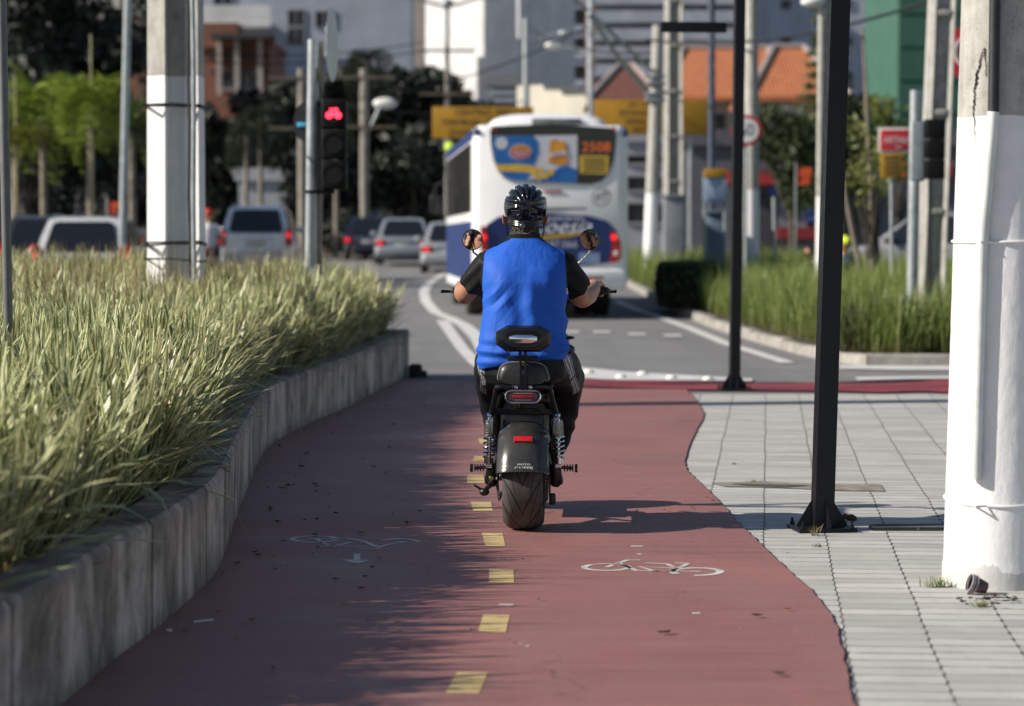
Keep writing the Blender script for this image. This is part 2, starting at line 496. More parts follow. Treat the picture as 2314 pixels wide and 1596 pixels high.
# reflective studs on the white line
stud_mb = MB(); stud_mb.ell((0, 0, 0.006), (0.055, 0.055, 0.03), 16, 8)
stud0 = None
for (u, v) in [(1403, 856), (1517, 858), (1330, 845), (1452, 849), (1600, 861)]:
    p = G(u, v)
    if stud0 is None: s_ = stud0 = stud_mb.build('road_stud', mat('stud_white', (0.8, 0.8, 0.76), 0.25, var=0.05))
    else: s_ = stud0.copy(); COL.objects.link(s_)
    s_.location = (p.x, p.y, 0.012)
    near = {1403: 'white dome road stud on the painted line, first one right of the rider', 1517: 'white dome road stud midway along the painted line towards the far black post',
            1330: 'white dome road stud hard against the rider\'s hip at the start of the painted line', 1452: 'white dome road stud set back on the rear edge of the painted line',
            1600: 'white dome road stud on the painted line next to the far black post'}[u]
    tag(s_, near, 'road stud', 'road studs along the painted line')

# centre dashes of the cycle path
dash = [[(1068, 1048), (1098, 1048), (1098, 1037), (1072, 1037)], [(1055, 1099), (1096, 1099), (1092, 1080), (1057, 1080)], [(1070, 1162), (1114, 1163), (1109, 1141), (1063, 1141)],
        [(1097, 1242), (1142, 1243), (1136, 1213), (1089, 1212)], [(1105, 1325), (1162, 1326), (1160, 1296), (1106, 1295)],
        [(1080, 1438), (1143, 1440), (1152, 1400), (1092, 1398)], [(1007, 1578), (1082, 1580), (1103, 1532), (1033, 1531)], [(930, 1700), (1010, 1700), (1040, 1650), (965, 1650)],
        [(1085, 1008), (1118, 1008), (1112, 996), (1080, 996)]]
for q in dash:
    mark([G(*c) for c in q], M_YELLOW, 0.0158, 'yellow_dash')
def zc(s, ox, oy): return lambda x, y: G((ox + x / s) / 1.77, (oy + y / s) / 1.77)
A6 = zc(1.78, 1000, 2050); A1 = zc(1.131, 2050, 1900)
def ring_pts(f, cx, cy, rx, ry, a0=0, a1=360, n=28):
    return [f(cx + rx * math.cos(R(a0 + (a1 - a0) * i / n)), cy - ry * math.sin(R(a0 + (a1 - a0) * i / n))) for i in range(n + 1)]
zz = 0.0158
def sym(name, strokes):
    mbs = MB()
    for pts, wd in strokes:
        pts = [Vector((p.x, p.y, 0)) for p in pts]; rings = []
        for i, p in enumerate(pts):
            t = (pts[min(i + 1, len(pts) - 1)] - pts[max(i - 1, 0)]).normalized(); s = Vector((t.y, -t.x, 0)); c = Vector((p.x, p.y, zz))
            rings.append([c - s * wd / 2, c + s * wd / 2])
        mbs.loft(rings, cap=False, ring_closed=False)
    o = mbs.build(name, M_WORN, smooth=False); o['kind'] = 'structure'; return o
sym('bicycle_symbol', [(ring_pts(A6, 460, 215, 160, 22), .030), ([A6(430, 212), A6(700, 214), A6(820, 235), A6(900, 268), A6(760, 268), A6(620, 262), A6(720, 236)], .026),
    ([A6(480, 215), A6(570, 268)], .022), ([A6(460, 268), A6(610, 268)], .03), ([A6(690, 210), A6(760, 216), A6(830, 232)], .02),
    (ring_pts(A6, 1060, 240, 145, 27, 8, 150), .028), ([A6(900, 275), A6(1000, 250), A6(1110, 232)], .024), ([A6(770, 285), A6(900, 284), A6(950, 270)], .022)])
arrow = [A6(738, 320), A6(785, 320), A6(785, 362), A6(850, 365), A6(800, 386), A6(760, 389), A6(720, 384), A6(650, 361), A6(738, 362)]
mark(arrow, M_WORN, 0.0158, 'arrow_marking')
sym('bicycle_symbol', [(ring_pts(A1, 425, 435, 100, 15), .028), ([A1(425, 435), A1(480, 415), A1(520, 402), A1(578, 402)], .022), ([A1(480, 415), A1(560, 450), A1(735, 455), A1(640, 452), A1(575, 432), A1(740, 440)], .022),
    ([A1(600, 415), A1(700, 420), A1(740, 440)], .02), ([A1(735, 415), A1(795, 418)], .026), ([A1(795, 418), A1(765, 432), A1(720, 452)], .02), (ring_pts(A1, 832, 455, 108, 17, -95, 215), .032), ([A1(720, 452), A1(850, 455)], .022)])
sym('paint_fragment', [([A1(535, 338), A1(590, 339)], .035), ([A1(570, 372), A1(578, 378)], .02), ([A1(812, 645), A1(850, 645)], .035), ([A6(1770, 686), A6(1876, 688)], .03), ([A6(1757, 360), A6(1812, 361)], .022),
    ([A6(1820, 361), A6(1852, 361)], .02), ([A6(1682, 86), A6(1712, 86)], .02), ([A6(1722, 87), A6(1755, 87)], .02), ([A6(1955, 985), A6(1990, 985)], .02), ([A6(1915, 970), A6(1940, 970)], .014)])

# drain grate across the pavement, mortar repair strip
def flat_strip(u0, v0, u1, v1, dy, z, m, name):
    a, b = G(u0, v0), G(u1, v1)
    return mark([a, b, b + Vector((0, dy, 0)), a + Vector((0, dy, 0))], m, z, name)
grate_mb = MB()
a, b = G(1972, 1203), G(2330, 1203)
n = 60
for i in range(n):
    p = a.lerp(b, i / n)
    grate_mb.bb((p.x, p.y, 0.008), (p.x + 0.007, p.y + 0.13, 0.022))
grate_mb.bb((a.x, a.y, 0.008), (b.x, a.y + 0.012, 0.024)); grate_mb.bb((a.x, a.y + 0.125, 0.008), (b.x, a.y + 0.137, 0.024))
tag(grate_mb.build('drain_grate', mat('grate_steel', (0.16, 0.165, 0.17), 0.6, 0.4, var=0.2)), 'narrow steel drain grate let into the pavers between black post and white pole', 'drain grate')
flat_strip(1972, 1202, 2330, 1202, 0.14, 0.0075, mat('drain_dark', (0.02, 0.02, 0.02), 0.9, var=0), 'drain_channel')
M_MORTAR = mat('mortar', (0.30, 0.27, 0.22), 0.9, var=0.25, scale=12, bump=0.4, bscale=80)
mark([G(1605, 1095), G(1720, 1092), G(1830, 1097), G(1990, 1099), G(2000, 1114), G(1880, 1113), G(1760, 1106), G(1640, 1104)], M_MORTAR, 0.0105, 'mortar_strip')
mark([G(1650, 1098), G(1780, 1100), G(1830, 1103), G(1780, 1106), G(1690, 1103)], mat('mortar_dark', (0.09, 0.08, 0.06), 0.95, var=0.2), 0.0135, 'mortar_strip')

# ============================================================ kerb and grass island on the right
kerb = [(2420, 828), (2160, 827), (1960, 826), (1900, 822), (1850, 812), (1790, 797), (1740, 783), (1690, 768), (1640, 752), (1600, 738), (1540, 712), (1480, 690), (1430, 672), (1385, 655), (1350, 640), (1325, 625), (1310, 613)]
kp = [G(*q) for q in kerb]
M_KERB = mat('kerb_concrete', (0.36, 0.34, 0.31), 0.85, var=0.22, scale=5, bump=0.5, bscale=40)
mb = MB()
sp = []
for a, b in zip(kp, kp[1:]):
    n = max(1, round((b - a).length / 0.95))
    for i in range(n): sp.append((a.lerp(b, i / n), a.lerp(b, (i + 1) / n)))
random.seed(3)
for a, b in sp:
    if a.y < 28.6 and a.x > 5.0 and a.x < 5.25: continue
    t = (b - a).normalized(); s = Vector((-t.y, t.x, 0)); s = -s if s.x < 0 else s
    if a.y < 28.8: s = Vector((0, 1, 0))
    h = 0.15 + random.uniform(-.015, .012); g = t * 0.012
    z0 = rise(a.y) - 0.03; z1 = rise(b.y) - 0.03
    a2, b2 = a + g, b - g
    prof = [(0, 0), (0.02, h - .02), (0.04, h), (0.16, h), (0.16, 0)]
    mb.loft([[p + s * o_ + Vector((0, 0, z + hh)) for o_, hh in prof] for p, z in ((a2, z0), (b2, z1))])
kb = mb.build('kerb', M_KERB, ang=30); kb['kind'] = 'structure'
inner = [p + Vector((0.12, 0.12, 0)) for p in kp]
isl = [(p.x, p.y) for p in inner if p.y < 112] + [(60, 112), (60, inner[0].y)]
M_SOIL = mat('soil', (0.07, 0.055, 0.035), 0.95, var=0.3, scale=9, bump=0.5, bscale=30)
def isl_z(x, y): return 0.11 + rise(y)
bmx = bmesh.new()
sheet('soil', isl, 0.11, M_SOIL)

# blades of grass as one mesh each
def blades(name, base, L, th0, th1, az, W, m, rows=6, seed=1, tilt=0.35):
    n = len(L); r = np.random.default_rng(seed)
    t = np.linspace(0, 1, rows)
    th = th0[:, None] + th1[:, None] * t[None, :] ** 1.3
    ds = L[:, None] / (rows - 1)
    hx = np.concatenate([np.zeros((n, 1)), np.cumsum(np.sin(th[:, :-1]) * ds, 1)], 1)
    hz = np.concatenate([np.zeros((n, 1)), np.cumsum(np.cos(th[:, :-1]) * ds, 1)], 1)
    ca, sa = np.cos(az)[:, None], np.sin(az)[:, None]
    cx_ = base[:, 0:1] + hx * ca; cy_ = base[:, 1:2] + hx * sa; cz_ = base[:, 2:3] + hz
    tw = r.uniform(-1.0, 1.0, n)[:, None] + r.uniform(-.6, .6, n)[:, None] * t[None, :]
    sx = -sa * np.cos(tw); sy = ca * np.cos(tw); sz = np.sin(tw) * tilt
    wp = (np.minimum(1, 0.6 + t * 2.2) * np.minimum(1, (1 - t) * 2.6 + 0.03))[None, :] * W[:, None] / 2
    v = np.empty((n, rows, 2, 3))
    for s_i, sg in ((0, -1), (1, 1)):
        v[:, :, s_i, 0] = cx_ + sg * sx * wp; v[:, :, s_i, 1] = cy_ + sg * sy * wp; v[:, :, s_i, 2] = cz_ + sg * sz * wp
    v = v.reshape(-1, 3).astype(np.float32)
    nb = rows * 2
    q = np.array([[2 * i, 2 * i + 1, 2 * i + 3, 2 * i + 2] for i in range(rows - 1)])
    f = (np.arange(n)[:, None, None] * nb + q[None]).reshape(-1, 4)
    me = bpy.data.meshes.new(name)
    me.vertices.add(len(v)); me.vertices.foreach_set('co', v.ravel())
    me.loops.add(f.size); me.loops.foreach_set('vertex_index', f.ravel().astype(np.int32))
    me.polygons.add(len(f)); me.polygons.foreach_set('loop_start', np.arange(0, f.size, 4, dtype=np.int32))
    me.update(calc_edges=True)
    a = me.attributes.new('across', 'FLOAT', 'POINT'); a.data.foreach_set('value', np.tile(np.array([0, 1], np.float32), n * rows))
    a = me.attributes.new('along', 'FLOAT', 'POINT'); a.data.foreach_set('value', np.tile(np.repeat(t, 2), n).astype(np.float32))
    a = me.attributes.new('rnd', 'FLOAT', 'POINT'); a.data.foreach_set('value', np.repeat(r.random(n), nb).astype(np.float32))
    me.materials.append(m); me.shade_smooth()
    return link_mesh(name, me)

def leaf_mat(name, stops_along, rnd_mix, rnd_col, margin=None, rough=0.42, transl=0.3):
    k = NT(name)
    al = k.n('ShaderNodeAttribute', attribute_name='along'); ac = k.n('ShaderNodeAttribute', attribute_name='across'); rn = k.n('ShaderNodeAttribute', attribute_name='rnd')
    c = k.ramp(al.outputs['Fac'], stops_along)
    if margin:
        d = k.math('ABSOLUTE', k.math('SUBTRACT', ac.outputs['Fac'], 0.5))
        mth = k.math('ADD', 0.17, k.math('MULTIPLY', rn.outputs['Fac'], 0.2))
        mk = k.math('GREATER_THAN', d, mth)
        stripe = k.math('MULTIPLY', k.ramp(k.math('FRACT', k.math('MULTIPLY', ac.outputs['Fac'], 5.0)), [(0.7, 0.0), (0.8, 1.0)]), 0.35)
        mk = k.math('MAXIMUM', mk, stripe)
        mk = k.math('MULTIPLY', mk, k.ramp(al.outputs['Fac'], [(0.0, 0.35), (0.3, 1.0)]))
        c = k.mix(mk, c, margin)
    c = k.mix(k.ramp(rn.outputs['Fac'], rnd_mix), c, rnd_col)
    k.color(c); k.rough(rough)
    tr = k.n('ShaderNodeBsdfTranslucent'); k.l(c, tr.inputs['Color'])
    mx = k.n('ShaderNodeMixShader'); mx.inputs[0].default_value = transl
    k.l(k.b.outputs[0], mx.inputs[1]); k.l(tr.outputs[0], mx.inputs[2]); k.l(mx.outputs[0], k.out.inputs[0])
    return k.m
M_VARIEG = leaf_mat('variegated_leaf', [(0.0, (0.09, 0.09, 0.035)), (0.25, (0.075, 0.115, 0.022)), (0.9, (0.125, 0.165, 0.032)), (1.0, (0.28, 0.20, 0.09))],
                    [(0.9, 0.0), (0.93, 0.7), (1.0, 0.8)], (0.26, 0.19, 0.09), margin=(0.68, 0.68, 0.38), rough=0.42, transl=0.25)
M_GRASS = leaf_mat('green_grass_blade', [(0.0, (0.12, 0.12, 0.035)), (0.3, (0.14, 0.20, 0.04)), (1.0, (0.24, 0.31, 0.08))],
                   [(0.6, 0.0), (1.0, 0.5)], (0.34, 0.31, 0.12), rough=0.55, transl=0.4)
M_SEED = leaf_mat('seed_stalk', [(0.0, (0.2, 0.2, 0.09)), (1.0, (0.28, 0.20, 0.10))], [(0.5, 0.0), (1.0, 0.5)], (0.2, 0.16, 0.1), rough=0.7)

# ------------------------------------------------------------ planter
wall_px = [(147, 1596), (260, 1497), (349, 1434), (430, 1362), (492, 1300), (514, 1237), (535, 1176), (558, 1112), (577, 1068), (598, 1020), (640, 992), (678, 972), (715, 953), (753, 937), (791, 920), (860, 884), (924, 849)]
wp_ = [G(*q) for q in wall_px]
wp_ = [Vector((-1.42, 4.0, 0)), Vector((-1.36, 6.0, 0)), Vector((-1.30, 7.0, 0))] + wp_
# smooth curve through the points
def catmull(pts, n=8):
    out = []
    for i in range(len(pts) - 1):
        p0 = pts[max(i - 1, 0)]; p1 = pts[i]; p2 = pts[i + 1]; p3 = pts[min(i + 2, len(pts) - 1)]
        for j in range(n):
            t = j / n
            out.append(0.5 * ((2 * p1) + (-p0 + p2) * t + (2 * p0 - 5 * p1 + 4 * p2 - p3) * t * t + (-p0 + 3 * p1 - 3 * p2 + p3) * t ** 3))
    out.append(pts[-1]); return out
wc = catmull(wp_, 6)
wy_ = np.array([p.y for p in wc]); wx_ = np.array([p.x for p in wc])
for i in range(2): wx_[2:-2] = (wx_[:-4] + wx_[1:-3] + wx_[2:-2] + wx_[3:-1] + wx_[4:]) / 5
def wall_x(Y): return float(np.interp(Y, wy_, wx_))
def wall_h(Y): return float(np.interp(Y, [8, 16, 22, 26], [0.39, 0.375, 0.41, 0.455]))
k = NT('stained_concrete')
cw = k.coords((1, 1, 1), 'World')
st = k.noise(k.coords((1.5, 1.5, 0.45), 'World'), 1.2, 8, 0.76, 0.8)
c = k.ramp(st, [(0.36, (0.10, 0.082, 0.066)), (0.46, (0.36, 0.295, 0.24)), (0.58, (0.66, 0.56, 0.48))])
g2 = k.noise(cw, 3.5, 6, 0.65)
c = k.mix(k.ramp(g2, [(0.46, 0.0), (0.66, 0.7)]), c, (0.10, 0.09, 0.065))
sepw = k.n('ShaderNodeSeparateXYZ'); k.l(cw, sepw.inputs[0])
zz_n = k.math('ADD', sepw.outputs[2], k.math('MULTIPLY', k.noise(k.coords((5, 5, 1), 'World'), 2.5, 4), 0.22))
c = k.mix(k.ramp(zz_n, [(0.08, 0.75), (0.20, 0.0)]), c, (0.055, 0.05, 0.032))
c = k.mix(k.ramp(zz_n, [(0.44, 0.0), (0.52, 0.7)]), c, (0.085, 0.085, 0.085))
k.color(c); k.rough(0.85); k.bump(k.noise(cw, 45, 5, 0.7), 0.5, 0.006)
M_WALL = k.m
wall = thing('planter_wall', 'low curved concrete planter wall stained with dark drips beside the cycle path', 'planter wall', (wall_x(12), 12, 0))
TH = 0.17
ys = np.arange(4.0, 25.85, 0.06); panels = []
joints = [4.0, 5.4, 6.9, 8.86, 10.1, 11.6, 13.1, 14.9, 16.7, 18.5, 20.3, 22.1, 23.9, 25.85]
ox, oy = wall_x(12), 12
for a, b in zip(joints, joints[1:]):
    n = max(3, int((b - a) / 0.12)); rings = []
    for i in range(n + 1):
        Y = a + 0.018 + (b - a - 0.036) * i / n; x = wall_x(Y); h = wall_h(Y)
        nz = lambda q: noise.noise((Y * 2, q * 3.1, 2.0)) * 0.004
        nt_ = noise.noise((Y * 22, 1, 2.0)) * 0.002
        prof = [(0.0 + nz(0), -0.01), (0.0 + nz(1), h * 0.5), (0.004 + nz(2), h - 0.02), (-0.012, h + nt_), (-TH + 0.01, h), (-TH, h - 0.02), (-TH, -0.01)]
        rings.append([Vector((x + px_ - ox, Y - oy, pz)) for px_, pz in prof])
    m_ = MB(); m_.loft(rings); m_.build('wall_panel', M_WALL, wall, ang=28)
m_ = MB(); rings = []
for Y in np.arange(4, 25.8, 0.2):
    x = wall_x(Y); h = wall_h(Y) - 0.012
    rings.append([Vector((x + px_ - ox, Y - oy, pz)) for px_, pz in [(-0.02, -0.01), (-0.02, h), (-TH + 0.02, h), (-TH + 0.02, -0.01)]])
m_.loft(rings); m_.build('joint_filler', mat('joint_black', (0.008, 0.007, 0.006), 0.95, var=0), wall)
m_ = MB(); m_.bb((-9 - ox, 25.72 - oy, -0.01), (wall_x(25.8) - 0.02 - ox, 25.88 - oy, 0.452), 0.01); m_.build('wall_panel', M_WALL, wall)
# small dark stub at the far corner of the wall
mb = MB(); p = G(932, 853); mb.box((0, 0, 0.06), (0.13, 0.16, 0.14), 0.035); mb.box((0.05, 0.02, 0.03), (0.12, 0.1, 0.07), 0.02)
tag(mb.build('corner_block', mat('dark_stone', (0.03, 0.03, 0.028), 0.85, var=0.3, bump=0.4), loc=(p.x + 0.03, p.y, 0)), 'small dark block standing at the far corner of the planter wall', 'block')
# planter soil
def soil_z(x, Y):
    d = np.clip(wall_x(Y) - TH - x, 0, 3); return 0.30 + 0.05 * d
mb = MB(); rings = []
for Y in np.arange(4, 25.8, 0.4):
    xs = wall_x(Y) - TH + 0.01
    rings.append([Vector((xs - d, Y, float(soil_z(xs - d, Y)))) for d in (0, .5, 1, 1.8, 3, 8)])
mb.loft(rings, cap=False, ring_closed=False); so = mb.build('soil', M_SOIL); so['kind'] = 'structure'
if so.data.polygons[0].normal.z < 0: so.data.flip_normals()

# clumps of striped leaves
def planter_blades():
    B = []; L = []; T0 = []; T1 = []; AZ = []; Wd = []
    r = np.random.default_rng(5)
    Y = 5.5
    cl = []
    for _ in range(60000):
        Y = r.uniform(5.6, 25.7)
        xl = -(1157 + 130) / FPX * Y - 0.25; xr = wall_x(Y) - TH - 0.01
        x = r.uniform(-6.2, -1.0)
        if x < xl or x > xr: continue
        d = xr - x
        keep = 1.0 if (d < 1.2 or Y < 14) else 0.62
        if r.random() > keep: continue
        cl.append((x, Y, d))
    cl = cl[:5600]
    for (x, Y, d) in cl:
        nb = int(r.integers(8, 13)) if Y < 17 else int(r.integers(7, 11))
        hn = 1.0 + 0.30 * noise.noise((x * 1.3, Y * 0.9, 0.0))
        top = float(np.interp(Y, [7, 12, 18, 25], [0.25, 0.26, 0.33, 0.42])) * hn * (0.75 if d < 0.12 else 1.0)
        zb = float(soil_z(x, Y)) + top * (1.0 - r.random() ** 2.2) * 1.0
        tilt_az = r.uniform(0, 2 * PI)
        for b in range(nb):
            az = tilt_az + 2 * PI * b / nb + r.uniform(-0.5, 0.5)
            L.append(r.uniform(0.24, 0.46)); T0.append(abs(r.normal(0.22, 0.62))); T1.append(r.uniform(-0.1, 0.35) if r.random() < 0.78 else r.uniform(0.6, 1.7))
            if d < 0.12 and r.random() < 0.2: az = r.uniform(-1.2, 1.2)
            B.append((x + 0.02 * math.cos(az), Y + 0.02 * math.sin(az), zb + r.uniform(-0.06, 0.02)))
            AZ.append(az); Wd.append(r.uniform(0.020, 0.038) * (1.0 if Y < 16 else 1.1))
        if r.random() < 0.5:      # the stem under the fan
            L.append(zb - 0.28); B.append((x, Y, 0.28)); T0.append(0.03); T1.append(0.06); AZ.append(tilt_az); Wd.append(0.012)
    return np.array(B), np.array(L), np.array(T0), np.array(T1), np.array(AZ), np.array(Wd)
a_ = planter_blades()
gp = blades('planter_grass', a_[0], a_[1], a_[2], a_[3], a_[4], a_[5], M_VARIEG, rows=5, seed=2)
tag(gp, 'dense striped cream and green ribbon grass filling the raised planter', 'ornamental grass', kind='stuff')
# sparse brown seed stalks over the far half
r = np.random.default_rng(9); n = 3600
Y = r.uniform(15, 25.5, n); x = r.uniform(-6.0, -1.4, n)
ok = (x < np.interp(Y, wy_, wx_) - TH - 0.3) & (x > -(1157 + 80) / FPX * Y); Y = Y[ok]; x = x[ok]; n = len(Y)
blo = blades('seed_stalks', np.stack([x, Y, np.full(n, 0.33)], 1), r.uniform(0.75, 1.02, n), r.uniform(0, .12, n), r.uniform(0, .5, n), r.uniform(0, 2 * PI, n), np.full(n, 0.009), M_SEED, rows=5, seed=4)
tag(blo, 'thin brown seed stalks rising above the far half of the planter grass', 'seed stalks', kind='stuff')

# right-hand island grass
kyy = np.array([p.y for p in kp]); kxx = np.array([p.x for p in kp])
def island_pts(n, seed, ymin, ymax):
    r = np.random.default_rng(seed)
    Y = ymin + (ymax - ymin) * r.random(n * 3) ** 1.4
    x = r.uniform(1.5, 16, n * 3)
    o_ = np.argsort(kyy); kx = np.interp(Y, kyy[o_][1:], kxx[o_][1:])
    # along the straight front kerb the limit is Y itself
    ok = (x > kx + 0.22) & (x < (2314 - 1157 + 60) / FPX * Y + 0.4) & (Y > 28.1)
    ok |= False
    return x[ok][:n], Y[ok][:n]
o_ = np.argsort(kxx)
r = np.random.default_rng(21)
Yc = 28.1 + (75 - 28.1) * r.random(260000) ** 1.25
xc = r.uniform(1.2, 16, 260000)
# kerb line as x limit for each Y (front kerb is nearly straight across at Y about 28)
side = [(p.y, p.x) for p in kp if p.x < 3.9]
sy = np.array([q[0] for q in side]); sx = np.array([q[1] for q in side]); oo = np.argsort(sy)
lim = np.interp(Yc, sy[oo], sx[oo], left=3.55)
ok = (xc > lim + 0.25) & (xc < 1240 / FPX * Yc + 0.4) & ~((Yc < 28.25) & (xc < 4.0))
xc = xc[ok][:60000]; Yc = Yc[ok][:60000]; n = len(xc)
hv = np.array([noise.noise((a * 0.5, b * 0.35, 1.0)) for a, b in zip(xc, Yc)])
zb = np.array([0.10 for b in Yc])
Lr = (0.78 + 0.26 * hv) * r.uniform(0.7, 1.18, n) * np.interp(Yc, [28, 30, 40, 60], [0.85, 1.0, 1.08, 1.15]) * np.where(hv < -0.22, .8, 1)
gi = blades('island_grass', np.stack([xc, Yc, zb], 1), Lr, r.uniform(0, .25, n), r.uniform(.1, 1.1, n), r.uniform(0, 2 * PI, n), r.uniform(0.010, 0.022, n), M_GRASS, rows=5, seed=8)
tag(gi, 'tall loose green grass covering the kerbed traffic island', 'grass', kind='stuff')
# ============================================================ POLES, POSTS, SIGNS, SIGNALS
def painted_pole(name, z_paint, paint_c=(0.80, 0.80, 0.81), conc=(0.42, 0.41, 0.38), bump=0.5, z0=0.0):
    k = NT(name)
    co = k.coords(kind='World'); s_ = k.n('ShaderNodeSeparateXYZ'); k.l(co, s_.inputs[0])
    zn = k.math('ADD', s_.outputs[2], k.math('MULTIPLY', k.math('SUBTRACT', k.noise(co, 12, 4), 0.5), 0.02))
    isw = k.math('LESS_THAN', zn, z_paint)
    n1 = k.noise(co, 9, 6, 0.65); n2 = k.noise(k.coords((3, 3, 0.6), 'World'), 5, 5, 0.6)
    cc = k.ramp(n1, [(0.3, tuple(x * 0.62 for x in conc)), (0.65, conc)])
    cc = k.mix(k.ramp(n2, [(0.42, 0.0), (0.7, 0.6)]), cc, tuple(x * 1.35 for x in conc))
    pits = k.noise(co, 130, 3, 0.7)
    cc = k.mix(k.ramp(pits, [(0.30, 0.8), (0.40, 0.0)]), cc, (0.06, 0.055, 0.05))
    wc_ = k.ramp(n1, [(0.25, tuple(x * 0.9 for x in paint_c)), (0.6, paint_c)])
    stain = k.ramp(k.noise(k.coords((6, 6, .5), 'World'), 2.4, 6, .7), [(.56, 0.0), (.72, .35)])
    wc_ = k.mix(stain, wc_, (.50, .49, .46))
    dirt = k.ramp(k.math('SUBTRACT', s_.outputs[2], k.math('MULTIPLY', n1, .16)), [(-.10, .4), (-.05, 0.0)])
    wc_ = k.mix(dirt, wc_, (.20, .17, .13))
    chip = k.ramp(k.noise(co, 26, 5, .75), [(.70, 0.0), (.73, .8)])
    wc_ = k.mix(chip, wc_, (.40, .38, .35))
    k.color(k.mix(isw, cc, wc_)); k.rough(k.ramp(isw, [(0, 0.9), (1, 0.55)]))
    brush = k.noise(k.coords((1.5, 1.5, 0.5), 'World'), 40, 5, 0.7)
    hh = k.math('ADD', k.math('MULTIPLY', brush, 0.6), k.math('MULTIPLY', n1, 0.9))
    k.bump(hh, bump, 0.006)
    return k.m
M_WIRE = mat('black_wire', (0.015, 0.016, 0.018), 0.5, var=0)

# ---- big white utility pole at the right edge
PX, PY = X(2259, 10.15), 10.15
wp = thing('utility_pole', 'thick round concrete pole cropped by the right edge, white below and cracked bare grey above', 'utility pole', (PX, PY, 0))
MP = painted_pole('pole_white_cracked', 1.79)
Bv = []; 
mb = MB(); rings = []; N = 120
for i in range(150):
    z = i * 3.4 / 149; r_ = 0.208 - 0.0185 * z; lean = 0.006 * z
    if z < 0.10: r_ += 0.004
    ring = []
    for j in range(N):
        a = 2 * PI * j / N
        q = (math.cos(a) * 2.2, math.sin(a) * 2.2, z * 1.6)
        d = noise.noise(Vector(q) * 3) * 0.0008 + noise.noise(Vector(q) * 9) * 0.0009 + noise.noise(Vector(q) * 22) * 0.0007
        # plaster blob on the lower right of the face
        da = (a + 1.28); db = (z - 0.22)
        bl = math.exp(-((da * r_ / 0.045) ** 2 + (db / 0.06) ** 2))
        d += bl * (0.007 + 0.007 * noise.noise(Vector(q) * 14))
        # raised lump of mortar higher up beside the conduit
        da = (a + 1.16); w_ = math.exp(-((da * r_ / 0.035) ** 2)) * max(0, min(1, (z - 1.65) * 4)) 
        d += w_ * (0.012 + 0.012 * noise.noise(Vector(q) * 10))
        ring.append(Vector((lean + (r_ + d) * math.cos(a), (r_ + d) * math.sin(a), z - 0.01)))
    rings.append(ring)
mb.loft(rings); mb.build('shaft', MP, wp, ang=60)
def on_pole(a, z, off=0.0):
    r_ = 0.208 - 0.0185 * z + off
    return Vector((0.006 * z + r_ * math.cos(a), r_ * math.sin(a), z))
def ang_for(u, v):      # angle on the near face of the shaft for a picture column
    z = Z(v, PY - 0.15); lx = X(u, PY - 0.15) - PX - 0.006 * z; r_ = 0.208 - 0.0185 * z
    return -math.acos(max(-1, min(1, lx / r_))), z
c0 = ang_for(2243, 0); c1 = ang_for(2243, 255); c2 = ang_for(2222, 560); c3 = ang_for(2211, 1083)
def cpts(a, b, n=14, off=0.022): return [on_pole(a[0] + (b[0] - a[0]) * i / n, a[1] + (b[1] - a[1]) * i / n, off) for i in range(n + 1)]
mb = MB(); top = (c0[0], 3.3); mb.tube(cpts(top, c1), 0.021, 16); mb.build('conduit', mat('conduit_black', (0.02, 0.025, 0.03), 0.5, var=0.2, scale=12), wp)
mb = MB(); mb.tube(cpts(c1, c2)[:-1] + cpts(c2, c3), 0.0225, 16)
oc = mb.build('conduit', mat('conduit_white', (0.74, 0.76, 0.74), 0.5, var=0.1, scale=9, bump=0.3, bscale=40), wp); oc['label'] = 'lower length of conduit painted white'
def pole_band(zv, dz, rr, m, wav=0.0):
    mb = MB(); pts = []
    for i in range(49):
        a = 2 * PI * i / 48; z = zv + dz * math.sin(a + 0.5) + wav * noise.noise((a * 2, zv, 0))
        prot = 0.045 if abs(((a - (c2[0] % (2 * PI))) + PI) % (2 * PI) - PI) < 0.09 else 0.004
        pts.append(on_pole(a, z, prot))
    mb.tube(pts, rr, 8, cap=False); return mb.build('strap', m, wp)
pole_band(Z(545, 10), 0.004, 0.006, M_WHITE)
pole_band(Z(1135, 10), 0.012, 0.0045, M_WHITE, 0.01)
# the crack: a jagged dark ribbon proud of the concrete
mb = MB()
crk = [(2229, 130, .001), (2226, 175, .003), (2222, 205, .007), (2216, 222, .006), (2214, 234, .010), (2213, 246, .011), (2208, 262, .013), (2206, 285, .012), (2203, 300, .010), (2204, 318, .010), (2202, 335, .010), (2202, 352, .007), (2203, 385, .004), (2205, 420, .002), (2204, 470, .001)]
crk = [(u, v - 95 if v > 200 else v, w_) for u, v, w_ in crk]
ra = random.Random(4); rings = []
for (u0, v0, w0), (u1, v1, w1) in zip(crk, crk[1:]):
    for i in range(6):
        t = i / 6; a, z = ang_for(u0 + (u1 - u0) * t + ra.uniform(-1.2, 1.2), v0 + (v1 - v0) * t); w_ = (w0 + (w1 - w0) * t) * ra.uniform(0.6, 1.3) * 0.75
        rings.append([on_pole(a - w_ / 0.38, z, 0.0035), on_pole(a + w_ / 0.38, z, 0.0035)])
mb.loft(rings, cap=False, ring_closed=False); mb.build('crack', mat('crack_dark', (0.012, 0.011, 0.010), 1.0, var=0), wp)

